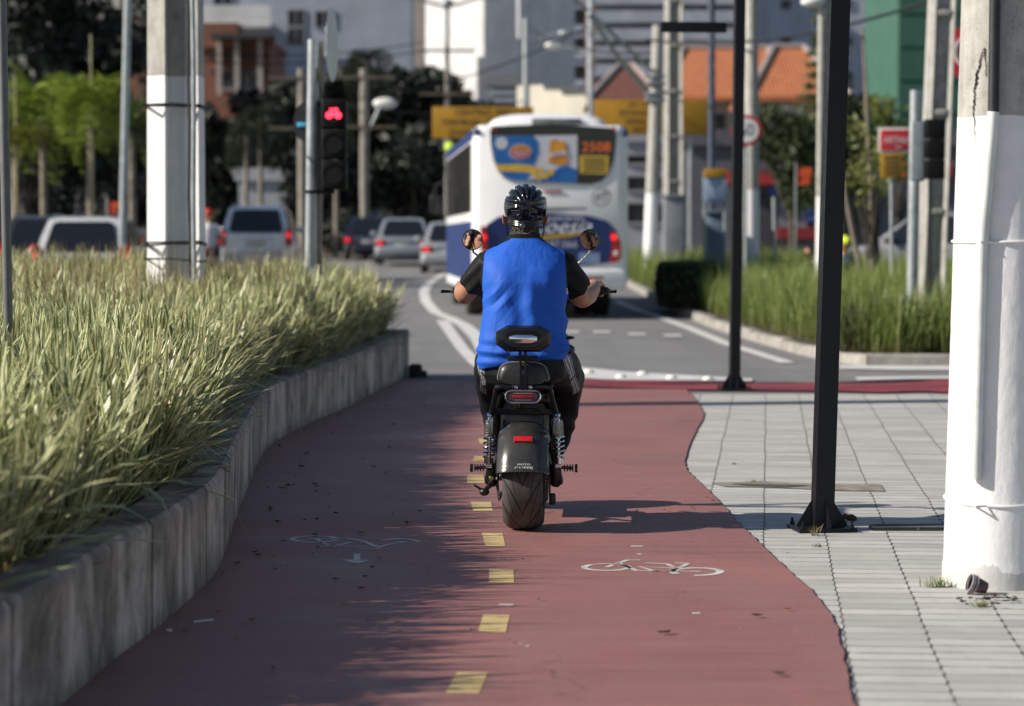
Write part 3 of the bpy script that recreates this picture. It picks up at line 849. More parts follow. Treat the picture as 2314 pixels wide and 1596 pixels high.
# ---- near and far black square posts
def gusset_post(label, u, v, Y, top_z, lean, group=None, side=0.088, rz=0.13, base=0.27):
    t = thing('square_post', label, 'post', (X(u, Y), Y, 0.006), rz)
    mb = MB(); h = side / 2
    mb.loft([[Vector((sx * h + lean * z, sy * h, z)) for sx, sy in ((-1, -1), (1, -1), (1, 1), (-1, 1))] for z in (0.02, 0.7, 1.5, 2.3, top_z)])
    mb.build('shaft', M_BLACK, t, ang=20)
    mb = MB(); mb.box((0, 0, 0.01), (base, base * 0.9, 0.018), 0.004); 
    for sx in (-1, 1):
        for sy in (-1, 1):
            mb.lathe([(0, .02), (.011, .02), (.011, .032), (.006, .034), (.006, .05), (0, .05)], origin=(sx * base * .42, sy * base * .38, 0), n=8)
    mb.build('base_plate', M_BLACK, t, ang=30)
    for ax, ay in ((1, 0), (-1, 0), (0, 1), (0, -1)):
        mb = MB(); hh = 0.125
        d = Vector((ax, ay, 0)); s = Vector((-ay, ax, 0)) * 0.004
        poly = [d * (h + .001) + Vector((0, 0, .02)), d * (base / 2 * .86) + Vector((0, 0, .02)), d * (base / 2 * .86) + Vector((0, 0, .03)), d * (h + .001) + Vector((0, 0, hh + .02))]
        if ax == 0: poly = [p + Vector((0.012, 0, 0)) for p in poly]
        mb.prism([p - s for p in poly], s * 2); mb.build('gusset', M_BLACK, t, smooth=False)
    return t
gusset_post('near black square steel post bolted to the pavers in front of the white pole', 1860, 1200, 12.03, 3.6, 0.027)
fp = gusset_post('far black square steel post with a horizontal arm, standing at the edge of the crossing', 1660, 883, 23.2, 4.2, 0.011)
mb = MB(); mb.box((-0.375, 0, Z(67, 23.2)), (0.58, 0.08, 0.088), 0.004); mb.build('arm', M_BLACK, fp)

# ---- concrete poles
def tpole(name, label, u, Y, wpx_, ztop, z_paint, lean=0.0, group=None, depth=None, z0=0.0, rungs=True, rz=0.0, wl=0.27, m=None):
    """I-section concrete pole with a recessed, ladder-like web"""
    W = wpx_ * Y / FPX; D = depth or W * 0.75
    t = thing(name, label, 'utility pole', (X(u, Y), Y, z0), rz, group)
    m = m or painted_pole(name + '_mat_%d' % int(u), z_paint)
    taper = lambda z: 1.0 - 0.02 * z
    mb = MB()
    for s0, s1 in ((-0.5, -0.5 + wl), (0.5 - wl * 0.75, 0.5)):
        mb.loft([[Vector((a * W * taper(z) + lean * z, b * D * taper(z), z)) for a, b in ((s0, -.5 + (s1 - s0) * .85), (s1 - .03, -.5), (s1, -.46), (s1, .5), (s0, .5))] for z in (0, ztop * .33, ztop * .66, ztop)])
    mb.build('flange', m, t, ang=25)
    mb = MB()
    mb.loft([[Vector((a * W * taper(z) + lean * z, b * D * taper(z), z)) for a, b in ((-0.5 + wl - .01, -.12), (.5 - wl * .75 + .01, -.12), (.5 - wl * .75 + .01, .12), (-.5 + wl - .01, .12))] for z in (0, ztop * .33, ztop * .66, ztop)])
    if rungs:
        z = 0.5 + z0
        while z < ztop - .2:
            mb.box((lean * z, -0.16 * D, z), (W * taper(z) * (1 - wl * 1.2), D * .56, 0.07), 0.01); z += 1.15
    mb.build('web', m, t, ang=25)
    return t
ML = painted_pole('left_pole_mat', 2.577)
lp = tpole('utility_pole', 'wide white-painted concrete pole rising from the planter grass, black wires tied round it', 397, 20.5, 127, 4.4, 2.577, 0.0015, z0=0.2, rungs=False, wl=0.39, m=ML, rz=0.0, depth=0.33)
def wire_loop(parent, z, W, D, tails=True, sag=0.012, seed=1, n=2):
    rr = random.Random(seed)
    for q in range(n):
        mb = MB(); o_ = 0.012; zz_ = z + q * 0.016
        pts = [(-W / 2 - o_, -D / 2 - o_), (0, -D / 2 - o_ - .005), (W / 2 + o_, -D / 2 - o_), (W / 2 + o_, D / 2 + o_), (-W / 2 - o_, D / 2 + o_)]
        mb.tube([Vector((a, b, zz_ + rr.uniform(-sag, sag))) for a, b in pts], 0.0085, 6, closed=True)
        mb.build('wire', M_WIRE, parent)
for i, vv in enumerate((245, 553, 588)): wire_loop(lp, Z(vv, 20.5) - 0.2, 0.41, 0.325, seed=i, n=2 if i != 2 else 1)
mb = MB(); mb.tube([Vector((0.168 + .004 * math.sin(i), -0.195, i * 0.29)) for i in range(15)], 0.019, 10); mb.build('conduit', M_GALV, lp)
mb = MB(); mb.tube([Vector((0.132 + .005 * math.sin(i * 2.1), -0.19, i * 0.29)) for i in range(15)], 0.011, 8); mb.build('cable', M_WIRE, lp)

def rpole(label, u, Y, wpx_, ztop, z_paint, lean=0.0, group=None, z0=0.0, name='utility_pole', taper=0.012, top_u=None):
    t = thing(name, label, 'utility pole', (X(u, Y), Y, z0), 0, group)
    m = painted_pole('round_pole_%d' % u, z_paint)
    r0 = wpx_ * Y / FPX / 2
    mb = MB(); mb.tube([Vector((lean * z, 0, z)) for z in (0, ztop / 3, ztop * 2 / 3, ztop)], [r0 - taper * z * .5 for z in (0, ztop / 3, ztop * 2 / 3, ztop)], 24)
    mb.build('shaft', m, t, ang=60); return t
def steel_pole(label, u0, v0, u1, v1, Y, wpx_, name='lamp_post', cat='lamp post', m=None, group=None, z0=None, parent=None, n=16):
    a, b = P(u0, v0, Y), P(u1, v1, Y)
    t = thing(name, label, cat, a, 0, group)
    mb = MB(); mb.tube([Vector((0, 0, 0)), (b - a) * 0.5, b - a], wpx_ * Y / FPX / 2, n)
    mb.build('post', m or M_GALV, t, ang=60); return t

# right-hand cluster
p1 = rpole('round pole with white base just right of the bus, two struts running up from it', 1466, 66, 33, 6.6, 2.45, 0.034)
p2 = tpole('utility_pole', 'ladder-like grey concrete pole with a big cabinet strapped to its foot', 1520, 68, 46, 9.4, 2.4, 0.0, z0=0)
p3 = rpole('thick round grey pole with white foot behind the round speed sign', 1698, 50, 37, 7.2, 2.25, -0.003)
p4 = rpole('thin round pole with pale foot carrying a white lamp, left of the near black post', 1851, 42, 18, 5.6, 2.0, 0.004, taper=0.002)
p5 = tpole('utility_pole', 'wide ladder-like concrete pole standing in the grass beside the black traffic signal', 2097, 31, 62, 4.6, 0.0, 0.034, z0=0, wl=0.26)
# lamp head of p4
mb = MB(); mb.ell((-0.13, -0.05, 5.05), (0.19, 0.12, 0.09), 20, 10); mb.tube([(0.02, 0, 5.05), (-0.08, -.02, 5.03)], 0.03, 8)
mb.build('lamp_head', M_WHITE, p4)
mb = MB(); mb.ell((0.12, -0.02, 4.9), (0.10, 0.08, 0.06), 16, 8); mb.build('bracket', M_GALV, p4)
# struts/guy bars sloping up from p1 to the left
a_, b_ = P(1478, 165, 66), P(1270, -30, 63)
mb = MB(); mb.tube([a_ - Vector(p1.location), b_ - Vector(p1.location)], 0.055, 8); mb.build('strut', M_GALV, p1)
a_, b_ = P(1475, 225, 66), P(1330, 30, 63)
mb = MB(); mb.tube([a_ - Vector(p1.location), P(1390, 120, 65) - Vector(p1.location), b_ - Vector(p1.location)], 0.06, 8); mb.build('strut', M_GALV, p1)
mb = MB()
for vv in (175, 190, 215, 228): mb.box((p1['lx'] if 'lx' in p1 else 0.15, -0.05, Z(vv, 66)), (0.5, 0.42, 0.07), 0.02)
mb.build('clamp', M_GALV, p1)
# cabinets
def cabinet(label, u0, u1, v0, Y, col, d=0.5):
    w_ = (u1 - u0) * Y / FPX; h_ = Z(v0, Y)
    t = thing('cabinet', label, 'cabinet', (X((u0 + u1) / 2, Y), Y, 0), 0)
    m = mat('cab_%d' % u0, col, 0.55, var=0.15, scale=2)
    mb = MB(); mb.box((0, 0, h_ / 2), (w_, d, h_), 0.03); mb.build('body', m, t)
    mb = MB(); mb.box((0, -d / 2 - .008, h_ / 2 + .05), (w_ * .86, 0.02, h_ * .8), 0.006); mb.box((w_ * .36, -d / 2 - .03, h_ * .5), (0.03, 0.03, 0.12), 0.008); mb.build('door', m, t)
    mb = MB(); mb.box((0, -.02, h_ + .02), (w_ + .08, d + .1, 0.05), 0.015); mb.build('lid', m, t)
    return t
cabinet('tall grey steel cabinet with round shoulders at the foot of the ladder-like pole', 1498, 1547, 445, 65.5, (0.23, 0.25, 0.28))
cabinet('blue grey cabinet standing under the pale blue board', 1592, 1640, 482, 53, (0.16, 0.22, 0.30))

# dark slim background post
steel_pole('slim dark blue post rising in front of the orange roofs', 1608, 480, 1608, -30, 62, 16, 'post', 'post', mat('dark_blue_post', (0.06, 0.08, 0.12), 0.5, var=0.1))
steel_pole('short thin grey post in the island grass before the shop', 1751, 590, 1749, 445, 46, 9, 'post', 'post')
# sign boards -----------------------------------------------------
M_SIGNYEL = mat('sign_yellow', (0.42, 0.22, 0.012), 0.5, var=0.08, scale=3)
M_SIGNBLK = mat('sign_black', (0.03, 0.03, 0.03), 0.5, var=0)
M_SIGNRED = mat('sign_red', (0.55, 0.03, 0.045), 0.4, var=0.06)
M_SIGNBLUE = mat('sign_pale_blue', (0.32, 0.42, 0.56), 0.5, var=0.08, scale=3)
def disc(mb, c, r, d, n=32, mi=0, squash=1.0):
    c = Vector(c); mb.loft([[c + Vector((r * math.cos(2 * PI * k / n), y, r * squash * math.sin(2 * PI * k / n))) for k in range(n)] for y in (d / 2, -d / 2)], mi)
# speed sign half hidden by the far black post
Y = 44; t = thing('speed_sign', 'round red-rimmed white speed limit sign half hidden by the far black post', 'road sign', (X(1685, Y), Y, 0))
r_ = 35 * Y / FPX; zc_ = Z(296, Y)
mb = MB(); disc(mb, (0, 0, zc_), r_, 0.02); mb.build('rim', M_SIGNRED, t)
mb = MB(); disc(mb, (0, -0.014, zc_), r_ * .78, 0.012); mb.build('face', M_WHITE, t)
text_mesh('60', r_ * 1.15, mat('sign_dark_grey', (0.10, 0.14, 0.17), 0.5, var=0), t, (0.0, -0.024, zc_), sx=.92)
mb = MB(); mb.tube([(0, 0.04, 0), (0, 0.04, zc_ + r_)], 0.03, 10); mb.build('post', M_GALV, t)
Y = 27
# street name sign + yellow plate
Y = 38; t = thing('street_sign', 'red and white street name sign on a thin post above a yellow plate', 'street sign', (X(2013, Y), Y, 0))
mb = MB(); zs = Z(318, Y); mb.box((0.09, 0, zs), (0.56, 0.02, 0.36), 0.008); mb.build('border', mat('sign_white_red', (0.66, 0.62, 0.6), 0.5, var=0.05), t)
mb = MB(); mb.box((0.09, -0.014, zs), (0.50, 0.012, 0.29), 0.004); mb.box((0.09, -0.0215, zs + .115), (0.42, .004, .012)); mb.build('panel', M_SIGNRED, t)
text_mesh('ARTHUR', 0.135, M_WHITE, t, (0.09, -0.0265, zs + 0.0), sx=.78)
text_mesh('RUA', 0.05, M_WHITE, t, (0.09, -0.0265, zs - 0.10))
mb = MB(); zs = Z(375, Y); mb.box((0, 0, zs), (0.315, 0.02, 0.34), 0.01); mb.build('yellow_plate', M_SIGNYEL, t)
mb = MB()
for q in range(4): mb.box((0, -0.013, zs + .11 - q * .07), (0.22 - .03 * (q % 2), .004, .028))
mb.build('lettering', M_SIGNBLK, t)
mb = MB(); mb.tube([(0.02, 0.045, 0), (0.0, 0.045, Z(296, Y))], 0.025, 10); mb.build('post', M_GALV, t)
# yellow and pale blue board
Y = 52; t = thing('notice_board', 'pale blue notice board under a yellow strip, standing before the shops', 'notice board', (X(1615, Y), Y, 0))
mb = MB(); w_ = 54 * Y / FPX; mb.box((0, 0, Z(427, Y)), (w_, 0.04, 62 * Y / FPX), 0.01); mb.build('panel', M_SIGNBLUE, t)
mb = MB(); mb.box((0, -.01, Z(392, Y)), (w_ * .96, 0.05, 20 * Y / FPX), 0.01); mb.build('yellow_strip', M_SIGNYEL, t)
mb = MB()
for vv, ww in ((408, .5), (416, .45), (425, .2), (436, .1), (450, .6), (458, .62)): mb.box((0, -0.024, Z(vv, Y)), (w_ * ww, .006, 0.035))
mb.build('lettering', mat('sign_blue_dark', (0.05, 0.10, 0.22), 0.5, var=0), t)
mb = MB(); [mb.tube([(sx * w_ * .42, .04, 0), (sx * w_ * .42, .04, Z(385, Y))], 0.03, 8) for sx in (-1, 1)]; mb.build('frame', M_GALV, t)
# large yellow gantry boards
def gantry(label, u0, u1, v0, v1, Y, lines, slant=0):
    w_ = (u1 - u0) * Y / FPX; h_ = (v1 - v0) * Y / FPX
    t = thing('overhead_sign', label, 'road sign', (X((u0 + u1) / 2, Y), Y, 0))
    zc_ = Z((v0 + v1) / 2, Y)
    mb = MB(); mb.box((0, 0, zc_), (w_, 0.08, h_), 0.02); mb.build('board', M_SIGNYEL, t)
    n = len(lines)
    for i, (s_, ww) in enumerate(lines):
        text_mesh(s_, h_ / n * 0.85, M_SIGNBLK, t, (0, -0.046, zc_ + h_ / 2 - (i + .55) * h_ / (n + .1)), sx=ww)
    mb = MB(); mb.box((0, 0.09, zc_ + h_ * .25), (w_, .06, .08)); mb.box((0, 0.09, zc_ - h_ * .25), (w_, .06, .08))
    mb.tube([(-w_ * .35, .16, 0), (-w_ * .35, .16, zc_ + h_ / 2)], .07, 8); mb.tube([(w_ * .35, .16, 0), (w_ * .35, .16, zc_ + h_ / 2)], .07, 8)
    mb.build('frame', M_GALV, t); return t
gantry('wide yellow overhead board with dark lettering, above the left shoulder of the bus', 978, 1205, 243, 314, 82, [('CENTRO  RIO', 1.0), ('TERMINAL  E  PONTE', 1.0), ('ZONA SUL  ICARAI', .9)])
gantry('wide yellow overhead board below the dark red roof, right of the bus', 1342, 1598, 227, 306, 80, [('AV. CENTRAL', 1.0), ('ESTRADA  NOVA', 1.1), ('SERRA  BAIRRO', 1.0), ('RETORNO', 1.0)])
# round red banner at the top right
Y = 36; t = thing('round_sign', 'big red round shop sign with pale ring, cut off by the white pole', 'shop sign', (X(2185, Y), Y, 0))
mb = MB(); zc_ = Z(120, Y); mb.loft([[Vector((0.36 * math.cos(a), y, zc_ + (.37 * math.sin(a) if math.sin(a) < 0 else .32 * min(1, math.sin(a) * 3))) ) for a in [2 * PI * q / 40 for q in range(40)]] for y in (.03, -.03)]); mb.build('panel', M_SIGNRED, t)
mb = MB(); mb.lathe([(.18, -.01), (.22, -.01), (.22, .01), (.18, .01)], (0, 1, 0), (0, -.04, zc_), 32); mb.build('ring', M_WHITE, t)
mb = MB(); disc(mb, (0, -.04, zc_), .12, .02); mb.build('emblem', mat('emblem_green', (0.15, 0.42, 0.28), 0.5, var=.1), t)
mb = MB(); mb.tube([(0, .1, 0), (0, .1, zc_ + .3)], .05, 8); mb.build('post', M_GALV, t)

# traffic signals -------------------------------------------------
def signal_head(parent, c, w_, h_, d, faces, rz=0.0):
    Mx = Matrix.Translation(Vector(c)) @ Matrix.Rotation(rz, 4, 'Z')
    mb = MB(); mb.M = Mx
    for i in range(3):
        mb.box((0, 0, h_ / 3 * (1 - i)), (w_, d, h_ / 3 - .008), 0.018)
    hb = mb.build('housing', mat('signal_black', (0.006, 0.006, 0.007), 0.55, var=0.1, spec=.2), parent)
    if faces:
        for i in range(3):
            z = h_ / 3 * (1 - i); r_ = w_ * .36
            mb = MB(); mb.M = Mx; disc(mb, (0, -d / 2 - .006, z), r_, .016)
            mb.build('lens', mat('dark_lens', (0.008, 0.008, 0.009), 0.25, var=0), parent)
            mb = MB(); mb.M = Mx; rings = []
            for q in range(21):
                a = R(-20 + 220 * q / 20); L_ = 0.11 * (0.55 + 0.45 * max(0, math.sin(a)))
                rings.append([Vector(((r_ + o_) * math.cos(a), -d / 2 - y, z + (r_ + o_) * math.sin(a))) for o_, y in ((.004, 0), (.010, 0), (.010, L_), (.004, L_))])
            mb.loft(rings); mb.build('visor', mat('signal_black', (0.012, 0.012, 0.014), 0.42), parent)
    return Mx
Y = 23.5
sg = thing('bicycle_signal', 'black three-lamp bicycle signal lit with a red bicycle on a galvanised post', 'traffic light', (X(707, Y), Y, 0.3))
mb = MB(); zt = Z(92, Y) - .3
mb.tube([Vector((-0.035 + 0.05 * (z / 3.0) ** 1.0 * 1.0, 0, z)) for z in (0, zt * .5, zt)], 0.05, 20); mb.build('post', M_GALV, sg)
mb = MB(); mb.tube([Vector((0.035 + 0.03 * (z / 3.0), .09, z)) for z in (0, zt * .5, zt - .01)], 0.035, 14); mb.build('post', mat('galv_dark', (0.33, 0.31, 0.28), 0.6, 0.3, var=.2), sg)
w_ = 56 * Y / FPX; h_ = 205 * Y / FPX; hx = X(757, Y) - X(707, Y); hz = Z(328, Y) - .3
signal_head(sg, (hx, -0.02, hz), w_, h_, 0.17, True)
# lit red bicycle made of lamp dots
M_LIT = mat('lit_red', (1.0, 0.03, 0.06), 0.4, var=0, emis=3.2)
mb = MB(); lz = hz + h_ / 3; ly = -0.02 - .17 / 2 - .02; S = w_ * .36 / 1.0
def dots(cx, cz, r, n):
    for q in range(n):
        a = 2 * PI * q / n; mb.ell((hx + (cx + r * math.cos(a)) * S, ly, lz + (cz + r * math.sin(a)) * S), (.0075, .004, .0075), 8, 6)
dots(-.5, -.18, .30, 14); dots(.5, -.18, .30, 14); dots(-.5, -.18, .13, 6); dots(.5, -.18, .13, 6)
for a, b in (((-.5, -.18), (-.22, .42)), ((-.22, .42), (.3, .42)), ((.3, .42), (.5, -.18)), ((-.22, .3), (0, -.18)), ((0, -.18), (.3, .36)), ((-.36, .5), (-.1, .5)), ((.2, .55), (.42, .5))):
    for q in range(6): mb.ell((hx + (a[0] + (b[0] - a[0]) * q / 5) * S, ly, lz + (a[1] + (b[1] - a[1]) * q / 5) * S), (.0075, .004, .0075), 8, 6)
mb.build('lit_bicycle', M_LIT, sg)
mb = MB(); mb.lathe([(.05, -.015), (.06, -.015), (.06, .015), (.05, .015)], (0, 0, 1), (-.005, 0, Z(434, Y) - .3), 20); mb.box((hx * .5, 0, Z(434, Y) - .3), (hx, .05, .035), 0.01); mb.box((hx * .5, 0, Z(236, Y) - .3), (hx, .05, .035), 0.01)
mb.build('bracket', M_BLACK, sg)
wr = MB()
wr.tube([Vector((.035, -.03, zt - .25)), Vector((.09, -.06, zt - .5)), Vector((.16, -.03, zt - .58)), Vector((.17, 0, hz + h_ / 2 - .02))], .012, 8)
wr.tube([Vector((-.045, -.05, hz - .1)), Vector((0.0, -.07, hz - .16)), Vector((.06, -.05, hz - .13))], .006, 6); wr.build('cable', M_WIRE, sg)
# round sign seen nearly edge on, bolted to the top of the same post
t = thing('round_sign', 'pale round road sign seen almost edge-on above the bicycle signal', 'road sign', (X(752, Y), Y, Z(104, Y)))
mb = MB(); rr = 82 * Y / FPX
mb.lathe([(0, -.004), (rr, -.004), (rr + .004, 0), (rr, .004), (0, .004)], (0, 1, 0), (0, 0, 0), 48); pl = mb.build('plate', mat('sign_back_grey', (0.50, 0.53, 0.56), 0.35, 0.6, var=.15, scale=4), t)
mb = MB(); mb.box((0, .02, 0.1), (.5, .03, .04)); mb.box((0, .02, -.12), (.5, .03, .04)); mb.build('bracket', M_GALV, t)
t.rotation_euler = (0, R(5), R(85))
# dark round plate behind the post with a small blue light
t = thing('round_sign', 'dark back of a small round sign with pale blue sticker behind the bicycle signal post', 'road sign', (X(700, 24.3), 24.3, Z(277, 24.3)))
mb = MB(); disc(mb, (0, 0, 0), 44 * 24 / FPX * .82, .012, squash=1.35); mb.build('plate', mat('dark_sign_back', (0.035, 0.036, 0.042), 0.7, var=.1), t)
mb = MB(); mb.box((-.055, -.012, -.025), (.11, .012, .042), .004); mb.build('sticker', mat('cyan_sticker', (0.10, 0.52, 0.85), 0.4, var=0), t)
# right-hand signal, seen from behind
Y = 30; t = thing('traffic_signal', 'black traffic light seen from the side on a pale post in the island grass', 'traffic light', (X(2064, Y), Y, 0))
mb = MB(); mb.tube([Vector((-.02 + .011 * z, 0, z)) for z in (0, 1.5, 3.0)], 13 * Y / FPX, 14)
mb.build('post', M_GALV, t)
mb = MB(); mb.box((.028, -.02, Z(343, Y)), (34 * Y / FPX, .1, 136 * Y / FPX), .03); mb.build('backplate', M_GALV, t)
signal_head(t, (X(2109, Y) - X(2064, Y), 0.0, Z(338, Y)), 44 * Y / FPX, 136 * Y / FPX, .2, False)
mb = MB(); mb.tube([Vector((.16, -.12, z)) for z in (0.3, 1.2, 2.0)], .022, 8); mb.build('cable', M_WIRE, t)
# far-left leaning post in the planter
steel_pole('thin grey leaning post at the far left edge, rising out of the planter grass', 22, 900, 3, -40, 12.5, 22, 'post', 'post', mat('post_grey', (0.16, 0.165, 0.17), 0.5, 0.2, var=.15))
lamp = steel_pole('tall pale steel lamp post behind the white estate car', 276, 560, 290, -60, 46, 17)
# background lamp posts and poles, left
def crossarm_pole(label, u, v0, v1, Y, wpx_, lamp=None):
    t = thing('utility_pole', label, 'utility pole', (X(u, Y), Y, rise(Y)))
    z1 = Z(v0, Y) - rise(Y)
    mb = MB(); mb.tube([(0, 0, 0), (0, 0, z1)], wpx_ * Y / FPX / 2, 12); mb.build('shaft', mat('old_concrete', (0.33, 0.30, 0.26), 0.85, var=.2, scale=3), t)
    for q in (0.3, 2.0):
        mb = MB(); mb.box((0, -.1, z1 - q), (2.2, .1, .1)); mb.build('crossarm', mat('old_wood', (0.16, 0.13, 0.10), 0.85, var=.2), t)
    if lamp:
        du, dv = lamp; c = Vector((du * Y / FPX, -.3, Z(dv, Y) - rise(Y)))
        mb = MB(); mb.tube([(0, 0, c.z - 1.2), (c.x * .5, -.1, c.z - .5), (c.x * .8, -.2, c.z)], .05, 8); mb.build('arm', M_GALV, t)
        mb = MB(); mb.ell(c, (.42, .16, .2), 14, 8); mb.build('lamp_head', mat('lamp_white', (0.75, 0.75, 0.72), .3, var=0), t)
    return t
crossarm_pole('pale utility pole with crossarms and a street lamp, right of the bicycle signal', 824, 158, 520, 92, 20, (48, 236))
crossarm_pole('pale utility pole with crossarms just left of the bicycle signal post', 683, 158, 520, 90, 18)
crossarm_pole('slim brown pole among the dark trees left of the bus', 1010, 100, 520, 105, 9)
t = thing('lamp_post', 'grey double-headed street lamp before the bright white wall', 'lamp post', (X(1011, 110), 110, rise(110)))
z1 = Z(12, 110) - rise(110)
mb = MB(); mb.tube([(0, 0, 0), (0, 0, z1)], .1, 10); mb.build('post', M_GALV, t)
for s_ in (-1, 1):
    mb = MB(); mb.tube([(0, 0, z1 - .05), (s_ * .5, 0, z1 - .02), (s_ * 1.3, 0, z1 + .25), (s_ * 2.2, 0, z1 + .35)], [.07, .06, .06, .09], 8); mb.build('arm', M_GALV, t)
mb = MB(); mb.ell((0, 0, z1), (.28, .2, .22), 12, 8); mb.build('hub', M_GALV, t)
t = thing('lamp_post', 'short grey lamp post with a curved arm before the dark balconies', 'lamp post', (X(1189, 100), 100, rise(100)))
z1 = Z(45, 100) - rise(100)
mb = MB(); mb.tube([(0, 0, 0), (0, 0, z1)], .13, 10); mb.build('post', M_GALV, t)
mb = MB(); mb.tube([(0, 0, z1 - 1.2), (.6, 0, z1 - .7), (1.3, 0, z1 - .55)], .05, 8); mb.ell((1.5, 0, z1 - .55), (.3, .15, .14), 12, 8); mb.build('arm', M_GALV, t)
t = thing('lamp_post', 'thin grey lamp post with a lit-looking white head between bus and yellow board', 'lamp post', (X(1335, 95), 95, rise(95)))
z1 = Z(100, 95) - rise(95)
mb = MB(); mb.tube([(0, 0, 0), (0, 0, z1 + 2)], .08, 10); mb.build('post', M_GALV, t)
mb = MB(); mb.tube([(0, 0, z1 - .4), (-.5, 0, z1 - .2), (-1.1, 0, z1 - .1)], .04, 8); mb.ell((-1.3, 0, z1 - .1), (.36, .15, .16), 12, 8); mb.build('arm', mat('lamp_white', (0.75, 0.75, 0.72), .3, var=0), t)
# overhead cables
for i, (a, b, sag) in enumerate([((60, 85, 110), (960, 115, 120), .8), ((60, 60, 110), (960, 95, 120), .9), ((700, 218, 90), (1180, 228, 100), .5), ((700, 232, 90), (1330, 60, 95), .6), ((1190, 60, 100), (1470, 120, 56), .3), ((1460, 90, 56), (2110, 0, 40), .3)]):
    p, q = P(*a), P(*b); mb = MB()
    mb.tube([p.lerp(q, t_ / 10) - Vector((0, 0, sag * 4 * (t_ / 10) * (1 - t_ / 10))) for t_ in range(11)], .028, 5)
    tag(mb.build('cable', M_WIRE), ['upper overhead cable crossing the far left trees', 'top overhead cable over the brick building', 'overhead cable from the crossarm pole towards the white wall', 'overhead cable rising over the bus roof', 'overhead cable running into the pole beside the bus', 'overhead cable across the orange roofs'][i], 'cable', 'overhead cables')
# ============================================================ THE ELECTRIC SCOOTER
SC = (X(1184, 12.0), 12.0, 0.014)
SRZ = -R(2.2)
sc = thing('scooter', 'fat-tyred black electric scooter with chrome shocks and round mirrors, ridden up the red path', 'scooter', SC, SRZ)
M_PLEATHER = mat('seat_vinyl', (0.018, 0.018, 0.02), 0.45, var=0.1, scale=30, bump=0.25, bscale=300, bdist=0.001)
M_FENDER = mat('fender_plastic', (0.022, 0.023, 0.025), 0.22, var=0.25, scale=7, c2=(0.05, 0.048, 0.045))
M_DKMET = mat('dark_metal', (0.05, 0.05, 0.052), 0.35, 0.7, var=0.2, scale=20)
def wheel(cy, cz, r_, w_, parent, grooves=True):
    hub = MB(); nA, nB = 120, 30; rings = []
    prof = []
    for j in range(nB):
        s_ = -1 + 2 * j / (nB - 1)
        e_ = 4.2
        rr = r_ * (1 - 0.20 * abs(s_) ** e_) if abs(s_) < 0.97 else r_ * 0.74
        prof.append((s_ * w_ / 2 * (1 if abs(s_) < .97 else .93), rr, s_))
    tread = MB(); 
    for i in range(nA):
        a = 2 * PI * i / nA; ring = []
        for x_, rr, s_ in prof:
            d = 0
            q = rr - d
            ring.append(Vector((x_, cy + q * math.cos(a), cz + q * math.sin(a))))
        rings.append(ring)
    tread.loft(rings, cap=False, closed=True, ring_closed=True)
    wb = empty('wheel', (0, 0, 0)); wb.parent = parent
    k = NT('tread_%d' % round(cy * 100)); cc = k.n('ShaderNodeTexCoord'); sp_ = k.n('ShaderNodeSeparateXYZ'); k.l(cc.outputs['Object'], sp_.inputs[0])
    an = k.math('DIVIDE', k.math('ARCTAN2', k.math('SUBTRACT', sp_.outputs[2], cz), k.math('SUBTRACT', sp_.outputs[1], cy)), 2 * PI)
    ax_ = k.math('ABSOLUTE', sp_.outputs[0])
    gs = None
    for cnt, sl, wd, off_ in ((10.0, 9.0, .13, 0.0), (10.0, 20.0, .12, .5)):
        fr = k.math('FRACT', k.math('ADD', k.math('ADD', k.math('MULTIPLY', an, cnt), k.math('MULTIPLY', k.math('POWER', ax_, .8), sl)), off_ + 20))
        g_ = k.math('MULTIPLY', k.math('LESS_THAN', fr, wd), k.math('LESS_THAN', ax_, w_ * .46))
        gs = g_ if gs is None else k.math('MAXIMUM', gs, k.math('MULTIPLY', g_, k.math('GREATER_THAN', ax_, w_ * .16)))
    nz_ = k.noise(k.coords(), 30, 4)
    k.color(k.mix(gs, k.ramp(nz_, [(.3, (.045, .042, .038)), (.7, (.075, .07, .062))]), (.012, .012, .012))); k.rough(.7); k.bump(k.math('SUBTRACT', 1.0, gs), .8, .004)
    ty = tread.build('tyre', k.m, wb, ang=25)
    rm = MB()
    rm.lathe([(r_ * .76, -w_ * .40), (r_ * .72, -w_ * .38), (r_ * .66, -w_ * .25), (r_ * .2, -w_ * .22), (r_ * .16, -w_ * .36), (0.02, -w_ * .36), (0.02, w_ * .36), (r_ * .16, w_ * .36), (r_ * .2, w_ * .22), (r_ * .66, w_ * .25), (r_ * .72, w_ * .38), (r_ * .76, w_ * .40)], (1, 0, 0), (0, cy, cz), 40)
    rm.build('rim', M_DKMET, wb)
    return wb
wheel(0.0, 0.222, 0.222, 0.196, sc)
wheel(1.05, 0.215, 0.215, 0.18, sc)
# rear mudguard: arched shell with chamfered shoulders
mb = MB(); rings = []
for i in range(41):
    a = R(167 - (167 - 62) * i / 40)          # angle measured from forward (+y)
    flare = 1.0 + 0.0 * i
    ring = []
    hw = 0.119 - 0.004 * math.sin(i / 40 * PI)
    for x_, r_ in [(-hw, .190), (-hw, .206), (-hw * .95, .226), (-hw * .80, .244), (-hw * .64, .258), (-hw * .40, .269), (0, .272), (hw * .40, .269), (hw * .64, .258), (hw * .80, .244), (hw * .95, .226), (hw, .206), (hw, .190),
                   (hw - .004, .190), (hw - .005, .204), (hw * .9, .222), (hw * .55, .256), (0, .264), (-hw * .55, .256), (-hw * .9, .222), (-hw + .005, .204), (-hw + .004, .190)]:
        rr = r_ + (0.006 if i < 2 else 0)
        ring.append(Vector((x_, rr * math.cos(a), .222 + rr * math.sin(a))))
    rings.append(ring)
mb.loft(rings); fd = mb.build('mudguard', M_FENDER, sc, ang=25)
